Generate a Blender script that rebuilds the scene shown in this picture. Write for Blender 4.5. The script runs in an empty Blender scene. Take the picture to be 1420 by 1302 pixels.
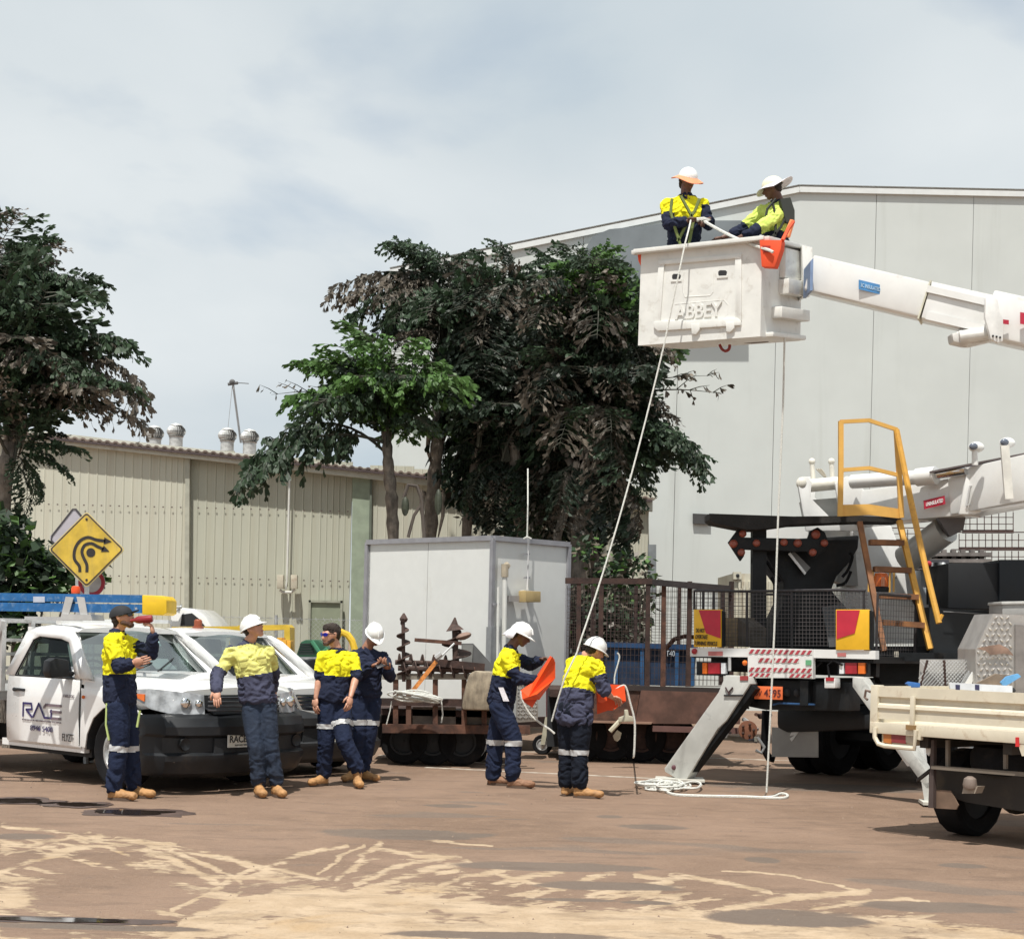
import bpy, bmesh, math, random
from mathutils import Vector, Matrix, noise
R_ = math.radians
C = bpy.context.scene.collection
rnd = random.Random(7)

# ------------------------------------------------------------------ camera, light
F = 2300.0; CX, HY = 710.0, 885.0; ROLL = R_(1.4); EYE = Vector((0, 0, 1.6))
cr, sr = math.cos(ROLL), math.sin(ROLL)
cam = bpy.data.cameras.new('camera'); camo = bpy.data.objects.new('camera', cam); C.objects.link(camo)
m = Matrix(((cr, -sr, 0, 0), (0, 0, -1, 0), (sr, cr, 0, 1.6), (0, 0, 0, 1)))
camo.matrix_world = m
cam.sensor_width = 36; cam.lens = 36 * F / 1420; cam.shift_y = (HY - 651) / 1420; cam.shift_x = 0
cam.clip_start = 0.1; cam.clip_end = 3000
bpy.context.scene.camera = camo

SHX, SHY = 0.14, 0.42           # shadow displacement per metre of height
sd = Vector((SHX, SHY, -1)).normalized()
sl = bpy.data.lights.new('sun', 'SUN'); sl.energy = 3.9; sl.angle = R_(0.9); sl.color = (1, 0.965, 0.9)
so = bpy.data.objects.new('sun', sl); C.objects.link(so); so.rotation_euler = sd.to_track_quat('-Z', 'Y').to_euler()
so.location = (0, 0, 60)
SUN_EL = math.asin(-sd.z); SUN_AZ = math.atan2(-sd.x, -sd.y)

world = bpy.data.worlds.new('World'); bpy.context.scene.world = world; world.use_nodes = True
nt = world.node_tree; nt.nodes.clear(); N = nt.nodes.new; Lk = nt.links.new
sky = N('ShaderNodeTexSky'); sky.sky_type = 'NISHITA'; sky.sun_disc = False
sky.sun_elevation = SUN_EL; sky.sun_rotation = SUN_AZ; sky.air_density = 1.2; sky.dust_density = 2.0
tc = N('ShaderNodeTexCoord'); sp = N('ShaderNodeSeparateXYZ'); Lk(tc.outputs['Generated'], sp.inputs[0])
def MA(op, a, b=None, c=None, clamp=False, tree=None):
    t = tree or nt
    n = t.nodes.new('ShaderNodeMath'); n.operation = op; n.use_clamp = clamp
    for i, v in enumerate((a, b, c)):
        if v is None: continue
        if isinstance(v, (int, float)): n.inputs[i].default_value = v
        else: t.links.new(v, n.inputs[i])
    return n.outputs[0]
zz = MA('ADD', MA('MAXIMUM', sp.outputs[2], 0.0), 0.22)
cmb = N('ShaderNodeCombineXYZ')
Lk(MA('DIVIDE', sp.outputs[0], zz), cmb.inputs[0]); Lk(MA('DIVIDE', sp.outputs[1], zz), cmb.inputs[1])
def wnoise(scale, detail, dist, off, rough=0.5):
    mp = N('ShaderNodeMapping'); Lk(cmb.outputs[0], mp.inputs[0]); mp.inputs['Location'].default_value = off
    n = N('ShaderNodeTexNoise'); n.inputs['Scale'].default_value = scale; n.inputs['Detail'].default_value = detail
    n.inputs['Roughness'].default_value = rough
    n.inputs['Distortion'].default_value = dist; Lk(mp.outputs[0], n.inputs['Vector']); return n.outputs['Fac']
def ramp(tree, src, stops):
    r = tree.nodes.new('ShaderNodeValToRGB'); tree.links.new(src, r.inputs[0])
    e = r.color_ramp.elements
    while len(e) < len(stops): e.new(0.5)
    for i, (p, c) in enumerate(stops): e[i].position = p; e[i].color = tuple(c) + (1,) if len(c) == 3 else c
    return r.outputs['Color']
def wmix(f, a, b):
    x = N('ShaderNodeMix'); x.data_type = 'RGBA'
    if isinstance(f, (int, float)): x.inputs[0].default_value = f
    else: Lk(f, x.inputs[0])
    for k, v in ((6, a), (7, b)):
        if isinstance(v, tuple): x.inputs[k].default_value = v + (1,)
        else: Lk(v, x.inputs[k])
    return x.outputs[2]
n1 = wnoise(0.75, 7, 0.35, (3.1, 1.7, 0), 0.45); n2 = wnoise(1.6, 8, 0.3, (0.4, 5.2, 0), 0.5)
big = MA('ADD', MA('MULTIPLY', n1, 0.7), MA('MULTIPLY', n2, 0.3))
# clouds: shaded blue grey to bright white; radiances are divided by the background strength
S = 0.1
cloudcol = ramp(nt, big, [(0.34, (0.41 / S / 10, 0.475 / S / 10, 0.52 / S / 10)), (0.48, (0.51 / S / 10, 0.555 / S / 10, 0.58 / S / 10)), (0.66, (0.63 / S / 10, 0.66 / S / 10, 0.67 / S / 10))])
vm = N('ShaderNodeVectorMath'); vm.operation = 'SCALE'; Lk(cloudcol, vm.inputs[0]); vm.inputs[3].default_value = 10
# thin spots show blue lower down
cover = MA('MULTIPLY_ADD', MA('SUBTRACT', n2, 0.40), 3.0, 0.8, clamp=True)
skyc = wmix(cover, sky.outputs[0], vm.outputs[0])
bg = N('ShaderNodeBackground'); bg.inputs[1].default_value = S; Lk(skyc, bg.inputs[0])
wo = N('ShaderNodeOutputWorld'); Lk(bg.outputs[0], wo.inputs[0])
vs = bpy.context.scene.view_settings
vs.view_transform = 'Standard'; vs.look = 'None'; vs.gamma = 1; vs.use_curve_mapping = False; vs.exposure = 0.42
bpy.context.scene.cycles.max_bounces = 6
bpy.context.scene.cycles.transparent_max_bounces = 12

# ------------------------------------------------------------------ where a picture point lies in the place
def ray(px, py):
    u = px - CX; v = HY - py
    return Vector(((u * cr - v * sr) / F, 1.0, (u * sr + v * cr) / F))
def P(px, py, Y): return EYE + ray(px, py) * Y
def G(px, py):
    d = ray(px, py); return EYE + d * (-1.6 / d.z)
def GX(px, Y, z=0.0):          # world point at picture column px (taken near its height z), depth Y
    v = (z - 1.6) / Y * F
    u = (px - CX)
    # solve for py so that the world height is z
    vv = (v - u * sr) / cr
    return EYE + ray(px, HY - vv) * Y
def PL(px, py, pl):
    p0, n = pl; d = ray(px, py); return EYE + d * ((p0 - EYE).dot(n) / d.dot(n))
def FR(Y): return (Vector((0, Y, 0)), Vector((0, 1, 0)))

# ------------------------------------------------------------------ materials
MATS = {}
def mix_node(t, f, a, b, mode='MIX'):
    x = t.nodes.new('ShaderNodeMix'); x.data_type = 'RGBA'; x.blend_type = mode
    if isinstance(f, (int, float)): x.inputs[0].default_value = f
    else: t.links.new(f, x.inputs[0])
    for k, v in ((6, a), (7, b)):
        if isinstance(v, tuple): x.inputs[k].default_value = v + (1,)
        else: t.links.new(v, x.inputs[k])
    return x.outputs[2]
def tnoise(t, vec, scale, detail=4, dist=0, rough=0.55):
    n = t.nodes.new('ShaderNodeTexNoise'); t.links.new(vec, n.inputs['Vector'])
    n.inputs['Scale'].default_value = scale; n.inputs['Detail'].default_value = detail
    n.inputs['Distortion'].default_value = dist; n.inputs['Roughness'].default_value = rough
    return n.outputs['Fac']
def mapr(t, src, a, b, c=0.0, d=1.0):
    n = t.nodes.new('ShaderNodeMapRange'); n.interpolation_type = 'SMOOTHSTEP'; t.links.new(src, n.inputs[0])
    for i, v in enumerate((a, b, c, d)): n.inputs[i + 1].default_value = v
    return n.outputs[0]
def M(name, col, rough=0.6, metal=0.0, var=0.12, scale=6, dirt=None, dirt_amt=0.5, dscale=3, bump=0.0, bscale=60, stretch=None, spec=0.5, coat=0.0, trans=0.0, emis=None, perobj=0.0):
    if name in MATS: return MATS[name]
    m = bpy.data.materials.new(name); m.use_nodes = True; t = m.node_tree
    b = t.nodes['Principled BSDF']; MATS[name] = m
    tc = t.nodes.new('ShaderNodeTexCoord'); vec = tc.outputs['Object']
    if stretch:
        mp = t.nodes.new('ShaderNodeMapping'); mp.inputs['Scale'].default_value = stretch; t.links.new(vec, mp.inputs[0]); vec2 = mp.outputs[0]
    else: vec2 = vec
    n = tnoise(t, vec, scale, 5)
    lo = tuple(c * (1 - var) for c in col); hi = tuple(min(1, c * (1 + var)) for c in col)
    c = mix_node(t, mapr(t, n, 0.3, 0.7), lo, hi)
    if dirt:
        dn = tnoise(t, vec2, dscale, 7, 0.3, 0.65)
        c = mix_node(t, mapr(t, dn, 0.62 - 0.25 * dirt_amt, 0.75, 0, 0.3 + 0.6 * dirt_amt), c, dirt)
    if perobj:
        oi = t.nodes.new('ShaderNodeObjectInfo')
        hs = t.nodes.new('ShaderNodeHueSaturation'); t.links.new(c, hs.inputs['Color'])
        t.links.new(MA('MULTIPLY_ADD', oi.outputs['Random'], perobj, 1 - perobj / 2, tree=t), hs.inputs['Value']); c = hs.outputs[0]
    t.links.new(c, b.inputs['Base Color'])
    rn = MA('MULTIPLY_ADD', n, 0.2, rough - 0.1, clamp=True, tree=t); t.links.new(rn, b.inputs['Roughness'])
    b.inputs['Metallic'].default_value = metal; b.inputs['Specular IOR Level'].default_value = spec
    b.inputs['Coat Weight'].default_value = coat; b.inputs['Coat Roughness'].default_value = 0.08
    b.inputs['Transmission Weight'].default_value = trans
    if emis: b.inputs['Emission Color'].default_value = emis + (1,); b.inputs['Emission Strength'].default_value = 1
    if bump:
        bn = t.nodes.new('ShaderNodeBump'); bn.inputs['Strength'].default_value = min(1, bump); bn.inputs['Distance'].default_value = 0.01 * max(1, bump)
        t.links.new(tnoise(t, vec2, bscale, 6), bn.inputs['Height']); t.links.new(bn.outputs[0], b.inputs['Normal'])
    return m
white_paint = M('white_paint', (0.74, 0.74, 0.72), 0.32, var=0.03, dirt=(0.42, 0.38, 0.32), dirt_amt=0.12, dscale=5, coat=0.5)
van_white = M('van_white', (0.80, 0.80, 0.79), 0.3, var=0.02, dirt=(0.5, 0.45, 0.38), dirt_amt=0.05, dscale=4, coat=0.8)
fibre = M('fibreglass', (0.71, 0.71, 0.675), 0.42, var=0.05, dirt=(0.38, 0.34, 0.28), dirt_amt=0.3, dscale=7, bump=0.1, bscale=25)
black_steel = M('black_steel', (0.007, 0.0085, 0.010), 0.5, var=0.4, dirt=(0.03, 0.025, 0.022), dirt_amt=0.4, bump=0.2, spec=.3)
black_plastic = M('black_plastic', (0.012, 0.0135, 0.016), 0.5, var=0.2, dirt=(0.05, 0.04, 0.033), dirt_amt=0.2, spec=.4)
rubber = M('rubber', (0.009, 0.009, 0.010), 0.9, var=0.3, spec=.2, dirt=(0.04, 0.03, 0.024), dirt_amt=0.3, bump=0.4, bscale=90)
rust = M('rust', (0.10, 0.045, 0.028), 0.85, var=0.45, scale=9, dirt=(0.035, 0.025, 0.025), dirt_amt=0.7, bump=0.5)
rust_dark = M('rust_dark', (0.05, 0.026, 0.02), 0.85, var=0.4, scale=9, dirt=(0.02, 0.015, 0.015), dirt_amt=0.7, bump=0.5)
galv = M('galvanised', (0.55, 0.56, 0.56), 0.45, 0.7, var=0.15, scale=20, dirt=(0.3, 0.28, 0.25), dirt_amt=0.4)
alu = M('aluminium', (0.62, 0.62, 0.61), 0.4, 0.6, var=0.08, dirt=(0.35, 0.32, 0.3), dirt_amt=0.3)
chrome = M('chrome', (0.75, 0.75, 0.75), 0.12, 1.0, var=0.03)
yellow_steel = M('yellow_steel', (0.62, 0.33, 0.05), 0.5, var=0.12, dirt=(0.25, 0.11, 0.04), dirt_amt=0.55, dscale=6)
yellow_plate = M('yellow_plate', (0.80, 0.45, 0.02), 0.45, var=0.06, dirt=(0.3, 0.2, 0.08), dirt_amt=0.2)
red_plate = M('red_plate', (0.50, 0.02, 0.045), 0.5, var=0.08, dirt=(0.25, 0.08, 0.07), dirt_amt=0.2)
cream_paint = M('cream_paint', (0.64, 0.58, 0.455), 0.45, var=0.05, dirt=(0.3, 0.17, 0.08), dirt_amt=0.35, dscale=6)
orange_pl = M('orange_plastic', (0.85, 0.09, 0.015), 0.45, var=0.06, dirt=(0.5, 0.06, 0.02), dirt_amt=0.3)
amber = M('amber_lens', (0.75, 0.16, 0.02), 0.25, var=0.1)
red_lens = M('red_lens', (0.35, 0.02, 0.03), 0.3, var=0.2)
clear_lens = M('clear_lens', (0.74, 0.76, 0.78), 0.12, 0.0, var=0.15, scale=40, coat=1)
rope_m = M('rope_white', (0.68, 0.68, 0.63), 0.8, var=0.15, scale=60, bump=1.0, bscale=150)
blue_paint = M('blue_paint', (0.012, 0.05, 0.13), 0.55, var=0.3, dirt=(0.03, 0.05, 0.09), dirt_amt=0.5)
ink = M('ink_black', (0.02, 0.02, 0.022), 0.6, var=0.1)
ink_navy = M('ink_navy', (0.03, 0.02, 0.12), 0.5, var=0.1)
ink_grey = M('ink_grey', (0.16, 0.12, 0.14), 0.5, var=0.1)
glass = bpy.data.materials.new('window_glass'); glass.use_nodes = True
def _g():
    t = glass.node_tree; t.nodes.clear()
    o = t.nodes.new('ShaderNodeOutputMaterial'); mx = t.nodes.new('ShaderNodeMixShader')
    tr = t.nodes.new('ShaderNodeBsdfTransparent'); tr.inputs[0].default_value = (0.36, 0.43, 0.41, 1)
    gl = t.nodes.new('ShaderNodeBsdfGlossy'); gl.inputs['Roughness'].default_value = 0.03; gl.inputs[0].default_value = (0.9, 0.95, 0.95, 1)
    fr = t.nodes.new('ShaderNodeFresnel'); fr.inputs[0].default_value = 1.5
    t.links.new(MA('MULTIPLY_ADD', fr.outputs[0], 0.28, 0.01, tree=t), mx.inputs[0]); t.links.new(tr.outputs[0], mx.inputs[1]); t.links.new(gl.outputs[0], mx.inputs[2]); t.links.new(mx.outputs[0], o.inputs[0])
_g()

# ------------------------------------------------------------------ objects
OFF = {}
def thing(name, label, cat, loc=(0, 0, 0), group=None, rotz=None):
    o = bpy.data.objects.new(name, None); C.objects.link(o); o.location = loc; o.empty_display_size = 0.2
    o['label'] = label; o['category'] = cat
    if group: o['group'] = group
    if rotz is not None: o.rotation_euler = (0, 0, rotz); OFF[o.name] = Vector((0, 0, 0))
    else: OFF[o.name] = Vector(loc)
    return o
def tag(o, label, cat, group=None):
    o['label'] = label; o['category'] = cat
    if group: o['group'] = group
    return o
class MB:
    def __init__(s): s.v = []; s.f = []; s.m = []; s.mats = []
    def _mi(s, mat):
        if mat is None: return 0
        if mat not in s.mats: s.mats.append(mat)
        return s.mats.index(mat)
    def add(s, vs, fs, mat=None):
        b = len(s.v); s.v += [Vector(x) for x in vs]; mi = s._mi(mat)
        for f in fs: s.f.append(tuple(b + i for i in f)); s.m.append(mi)
        return s
    def box(s, lo, hi, mat=None, T=None):
        x0, y0, z0 = lo; x1, y1, z1 = hi
        vs = [(x0, y0, z0), (x1, y0, z0), (x1, y1, z0), (x0, y1, z0), (x0, y0, z1), (x1, y0, z1), (x1, y1, z1), (x0, y1, z1)]
        if T: vs = [T(*q) for q in vs] if callable(T) else [T @ Vector(q) for q in vs]
        return s.add(vs, [(0, 3, 2, 1), (4, 5, 6, 7), (0, 1, 5, 4), (1, 2, 6, 5), (2, 3, 7, 6), (3, 0, 4, 7)], mat)
    def prism(s, poly, d, mat=None):
        d = Vector(d); poly = [Vector(p) for p in poly]; n = len(poly)
        vs = poly + [p + d for p in poly]
        fs = [tuple(range(n - 1, -1, -1)), tuple(range(n, 2 * n))] + [(i, (i + 1) % n, n + (i + 1) % n, n + i) for i in range(n)]
        return s.add(vs, fs, mat)
    def tube(s, pts, r, seg=8, mat=None, closed=False):
        pts = [Vector(p) for p in pts]; n = len(pts)
        if isinstance(r, (int, float)): r = [r] * n
        prev = None; vs = []; fs = []
        for i, p in enumerate(pts):
            if closed: d = pts[(i + 1) % n] - pts[i - 1]
            else: d = pts[min(i + 1, n - 1)] - pts[max(i - 1, 0)]
            if d.length < 1e-9: d = Vector((0, 0, 1))
            d.normalize()
            if prev is None:
                a = Vector((0, 0, 1)) if abs(d.z) < 0.9 else Vector((1, 0, 0)); u = d.cross(a).normalized()
            else:
                u = prev - d * prev.dot(d)
                u = u.normalized() if u.length > 1e-6 else d.orthogonal().normalized()
            prev = u; w = d.cross(u)
            for k in range(seg):
                a = 2 * math.pi * (k + 0.5) / seg; vs.append(p + (u * math.cos(a) + w * math.sin(a)) * r[i])
        for i in range(n if closed else n - 1):
            j = (i + 1) % n
            for k in range(seg):
                fs.append((i * seg + k, i * seg + (k + 1) % seg, j * seg + (k + 1) % seg, j * seg + k))
        if not closed: fs += [tuple(range(seg - 1, -1, -1)), tuple((n - 1) * seg + k for k in range(seg))]
        return s.add(vs, fs, mat)
    def beam(s, a, b, w, h, mat=None, up=(0, 0, 1), h2=None, w2=None):
        a = Vector(a); b = Vector(b); d = (b - a).normalized(); up = Vector(up)
        sx = d.cross(up).normalized(); u = sx.cross(d); h2 = h2 or h; w2 = w2 or w
        vs = []
        for p, ww, hh in ((a, w, h), (b, w2, h2)):
            for i, j in ((-1, -1), (1, -1), (1, 1), (-1, 1)): vs.append(p + sx * (i * ww / 2) + u * (j * hh / 2))
        return s.add(vs, [(0, 1, 2, 3), (7, 6, 5, 4), (0, 4, 5, 1), (1, 5, 6, 2), (2, 6, 7, 3), (3, 7, 4, 0)], mat)
    def lathe(s, prof, c=(0, 0, 0), seg=16, mat=None, T=None, ax=None):
        c = Vector(c); vs = []; fs = []; n = len(prof)
        for r, z in prof:
            for k in range(seg):
                a = 2 * math.pi * k / seg; q = Vector((r * math.cos(a), r * math.sin(a), z))
                if ax is not None: q = ax @ q
                vs.append(c + q)
        for i in range(n - 1):
            for k in range(seg): fs.append((i * seg + k, i * seg + (k + 1) % seg, (i + 1) * seg + (k + 1) % seg, (i + 1) * seg + k))
        fs += [tuple(range(seg - 1, -1, -1)), tuple((n - 1) * seg + k for k in range(seg))]
        return s.add(vs, fs, mat)
    def ball(s, c, r, seg=12, rings=8, mat=None, ax=None):
        if isinstance(r, (int, float)): r = (r, r, r)
        pr = []
        c = Vector(c); vs = []; fs = []
        for i in range(rings + 1):
            th = math.pi * i / rings; th = max(0.02, min(math.pi - 0.02, th))
            for k in range(seg):
                a = 2 * math.pi * k / seg
                q = Vector((r[0] * math.sin(th) * math.cos(a), r[1] * math.sin(th) * math.sin(a), r[2] * math.cos(th)))
                vs.append(c + (ax @ q if ax is not None else q))
        for i in range(rings):
            for k in range(seg): fs.append((i * seg + k, (i + 1) * seg + k, (i + 1) * seg + (k + 1) % seg, i * seg + (k + 1) % seg))
        fs += [tuple(range(seg)), tuple(rings * seg + k for k in range(seg - 1, -1, -1))]
        return s.add(vs, fs, mat)
    def build(s, name, mat=None, parent=None, smooth=False, bevel=0.0, loc=None, kind=None, sharp=35):
        root = parent
        while root is not None and root.parent is not None: root = root.parent
        off = OFF[root.name] if root is not None else (Vector(loc) if loc is not None else (s.v[0].copy() if s.v else Vector()))
        if root is None and loc is None:
            lo = Vector([min(v[i] for v in s.v) for i in range(3)]); hi = Vector([max(v[i] for v in s.v) for i in range(3)])
            off = (lo + hi) / 2; off.z = lo.z
        me = bpy.data.meshes.new(name)
        me.from_pydata([v - off for v in s.v], [], s.f)
        for mm in (s.mats or [mat]): me.materials.append(mm)
        if s.mats: me.polygons.foreach_set('material_index', s.m)
        bm = bmesh.new(); bm.from_mesh(me)
        bmesh.ops.recalc_face_normals(bm, faces=bm.faces)
        if bevel: 
            ed = [e for e in bm.edges if len(e.link_faces) == 2 and e.calc_face_angle(0) > 0.5]
            bmesh.ops.bevel(bm, geom=ed, offset=bevel, segments=2, affect='EDGES', profile=0.6)
        bm.to_mesh(me); bm.free()
        if smooth or bevel:
            me.polygons.foreach_set('use_smooth', [True] * len(me.polygons))
            me.set_sharp_from_angle(angle=R_(sharp))
        o = bpy.data.objects.new(name, me); C.objects.link(o)
        if parent is not None: o.parent = parent
        else: o.location = off
        if kind: o['kind'] = kind
        return o
def struct(name, mb, mat=None, **k): return mb.build(name, mat, None, kind='structure', **k)
def share(src, name, parent, loc, rot=None, scale=None, mat=None):
    o = bpy.data.objects.new(name, src.data); C.objects.link(o); o.parent = parent; o.location = loc
    if rot is not None: o.rotation_euler = rot
    if scale is not None: o.scale = scale
    return o
def text_mesh(txt, size, thick=0.002, align='CENTER', shear=0.0, bold=0.0):
    cu = bpy.data.curves.new('t', 'FONT'); cu.body = txt; cu.size = size; cu.extrude = thick; cu.align_x = align; cu.align_y = 'CENTER'; cu.shear = shear; cu.offset = bold
    cu.resolution_u = 3
    o = bpy.data.objects.new('t', cu); C.objects.link(o)
    dg = bpy.context.evaluated_depsgraph_get(); me = bpy.data.meshes.new_from_object(o.evaluated_get(dg))
    bpy.data.objects.remove(o); bpy.data.curves.remove(cu); return me
def lettering(txt, c, xdir, updir, width, height, mat, parent, name='lettering', thick=0.002, shear=0.0, bold=0.0):
    """flat print: text fitted into width x height, centred at c (world), lying in plane xdir/updir"""
    me = text_mesh(txt, 1.0, thick, 'LEFT', shear, bold)
    xs = [v.co.x for v in me.vertices]; ys = [v.co.y for v in me.vertices]
    x0, x1, y0, y1 = min(xs), max(xs), min(ys), max(ys)
    sx = width / (x1 - x0); sy = height / (y1 - y0)
    X = Vector(xdir).normalized(); U = Vector(updir).normalized(); Nn = X.cross(U)
    mb = MB(); 
    vs = [Vector(c) + X * ((v.co.x - (x0 + x1) / 2) * sx) + U * ((v.co.y - (y0 + y1) / 2) * sy) + Nn * v.co.z for v in me.vertices]
    mb.add(vs, [tuple(p.vertices) for p in me.polygons]); bpy.data.meshes.remove(me)
    return mb.build(name, mat, parent)
def plate(pxs, pl, thick, mat=None, mb=None):
    """prism whose face is the outline given in picture points on a real plane; thickness goes away from the camera"""
    mb = mb or MB(); pts = [PL(x, y, pl) for x, y in pxs]; n = pl[1].normalized()
    if (pts[0] - EYE).dot(n) < 0: n = -n
    return mb.prism(pts, n * thick, mat)
def rodp(pxs, pl, r, mat=None, mb=None, seg=6, d=0.0):
    mb = mb or MB(); n = pl[1].normalized()
    if (pl[0] - EYE).dot(n) < 0: n = -n
    return mb.tube([PL(x, y, pl) + n * d for x, y in pxs], r, seg, mat)
# ------------------------------------------------------------------ ground
def ground_mat():
    m = bpy.data.materials.new('dusty_asphalt'); m.use_nodes = True; t = m.node_tree; b = t.nodes['Principled BSDF']
    g = t.nodes.new('ShaderNodeNewGeometry'); pos = g.outputs['Position']
    sp = t.nodes.new('ShaderNodeSeparateXYZ'); t.links.new(pos, sp.inputs[0]); X, Y = sp.outputs[0], sp.outputs[1]
    def mp(sc, lo=(0, 0, 0)):
        n = t.nodes.new('ShaderNodeMapping'); n.inputs['Scale'].default_value = sc; n.inputs['Location'].default_value = lo; t.links.new(pos, n.inputs[0]); return n.outputs[0]
    a = lambda op, x, y=None, z=None, c=False: MA(op, x, y, z, c, t)
    n_big = tnoise(t, mp((0.5, 0.5, 1)), 0.8, 5, 0.4); n_mid = tnoise(t, pos, 3.2, 7, 0.3, 0.65); n_fine = tnoise(t, pos, 40, 6, 0, 0.75)
    n_patch = tnoise(t, mp((0.45, 1.0, 1), (3, 1, 0)), 0.9, 2, 0.6)
    base = mix_node(t, mapr(t, n_big, 0.3, 0.7), (0.185, 0.118, 0.08), (0.26, 0.172, 0.122))
    base = mix_node(t, mapr(t, n_mid, 0.45, 0.75, 0, 0.5), base, (0.32, 0.215, 0.15))
    base = mix_node(t, mapr(t, n_mid, 0.40, 0.25, 0, 0.5), base, (0.14, 0.10, 0.085))
    # worn grey patches where the dust is gone
    pm = mapr(t, n_patch, 0.62, 0.66)
    base = mix_node(t, a('MULTIPLY', pm, 0.55), base, (0.135, 0.115, 0.10))
    base = mix_node(t, mapr(t, n_fine, 0.35, 0.7, 0, 0.55), base, mix_node(t, 0.5, base, (0.36, 0.27, 0.2)))
    spk = tnoise(t, pos, 160, 2, 0, 0.5)
    base = mix_node(t, mapr(t, spk, 0.66, 0.74, 0, 0.5), base, (0.45, 0.38, 0.3))
    base = mix_node(t, mapr(t, spk, 0.36, 0.28, 0, 0.5), base, (0.06, 0.045, 0.04))
    # --- pale washed-out sand in the foreground with curved tyre tracks
    at = t.nodes.new('ShaderNodeAttribute'); at.attribute_name = 'sand'; sa = at.outputs['Fac']
    grain = tnoise(t, mp((1, 1.6, 1), (2, 5, 0)), 7, 9, 0.3, 0.72)
    sm = mapr(t, a('ADD', sa, a('MULTIPLY', a('SUBTRACT', grain, 0.5), 1.3)), 0.36, 0.62)
    sm = a('MULTIPLY', sm, mapr(t, sa, 0.02, 0.12)); sm = a('MULTIPLY', sm, mapr(t, n_fine, 0.2, 0.55, 0.6, 1.0))
    fol = mapr(t, n_mid, 0.3, 0.7)
    sand = mix_node(t, fol, (0.47, 0.345, 0.22), (0.64, 0.50, 0.35))
    clay = mapr(t, tnoise(t, mp((1, 1, 1), (9, 9, 0)), 0.9, 4, 0.5), 0.60, 0.70)
    sand = mix_node(t, a('MULTIPLY', clay, 0.6), sand, (0.55, 0.37, 0.19))
    sand = mix_node(t, mapr(t, n_fine, 0.3, 0.65, 0, 0.35), sand, (0.44, 0.31, 0.20))
    ep = None
    for (px, py, rx, ry) in ((1090, 1273, 135, 13), (842, 1229, 120, 7), (1300, 1258, 120, 9), (1055, 1193, 27, 5), (905, 1147, 56, 4), (760, 1202, 170, 7), (560, 1157, 140, 8), (625, 1117, 40, 3), (845, 1132, 22, 2.5), (700, 1298, 190, 7), (1150, 1092, 180, 6), (1335, 1201, 34, 4), (790, 1248, 70, 2.5), (130, 1286, 190, 5), (30, 1160, 55, 5), (900, 1252, 40, 3)):
        w = G(px, py); ax = abs(G(px + rx, py).x - w.x); ay = abs(G(px, py - ry).y - G(px, py + ry).y) / 2
        ux = a('DIVIDE', a('SUBTRACT', X, w.x), ax); uy = a('DIVIDE', a('SUBTRACT', Y, w.y), ay)
        r2 = a('ADD', a('ADD', a('MULTIPLY', ux, ux), a('MULTIPLY', uy, uy)), a('MULTIPLY', n_mid, 1.5))
        e = mapr(t, r2, 1.7, 1.3); ep = e if ep is None else a('MAXIMUM', ep, e)
    sm = a('MULTIPLY', sm, a('SUBTRACT', 1.0, ep)); base = mix_node(t, a('MULTIPLY', ep, 0.65), base, mix_node(t, n_fine, (0.105, 0.088, 0.074), (0.16, 0.138, 0.118)))
    col = mix_node(t, a('MULTIPLY', sm, 0.9, None, True), base, sand)
    # yellowish line of clay crossing the tracks
    t.links.new(col, b.inputs['Base Color'])
    blot = tnoise(t, mp((0.6, 1.5, 1), (4, 8, 0)), 2.4, 9, 0.6, 0.72); col = mix_node(t, mapr(t, blot, 0.50, 0.62, 0, 0.45), col, mix_node(t, 0.6, col, (0.10, 0.07, 0.055)))
    t.links.new(col, b.inputs['Base Color']); t.links.new(mapr(t, n_mid, 0.3, 0.7, 0.72, 0.95), b.inputs['Roughness']); b.inputs['Specular IOR Level'].default_value = 0.25
    bu = t.nodes.new('ShaderNodeBump'); bu.inputs['Strength'].default_value = 0.7; bu.inputs['Distance'].default_value = 0.02
    hh = a('ADD', a('MULTIPLY', n_fine, 0.6), a('ADD', a('MULTIPLY', sm, 0.5), a('MULTIPLY', spk, 0.4)))
    t.links.new(hh, bu.inputs['Height']); t.links.new(bu.outputs[0], b.inputs['Normal'])
    return m
gb = MB()
xs = [-900, -200, -60] + [-20 + i * 0.5 for i in range(81)] + [60, 200, 900]; ys = [-400, -60, 0] + [3 + i * 0.4 for i in range(75)] + [45, 90, 300, 1500]
nx = len(xs)
vs = []
for y in ys:
    for x in xs:
        vs.append((x, y, 0.0))
fs = [(j * nx + i, j * nx + i + 1, (j + 1) * nx + i + 1, (j + 1) * nx + i) for j in range(len(ys) - 1) for i in range(nx - 1)]
gb.add(vs, fs); MATS['ground'] = ground_mat(); struct('ground', gb, MATS['ground'], loc=(0, 0, 0), smooth=True)

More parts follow.
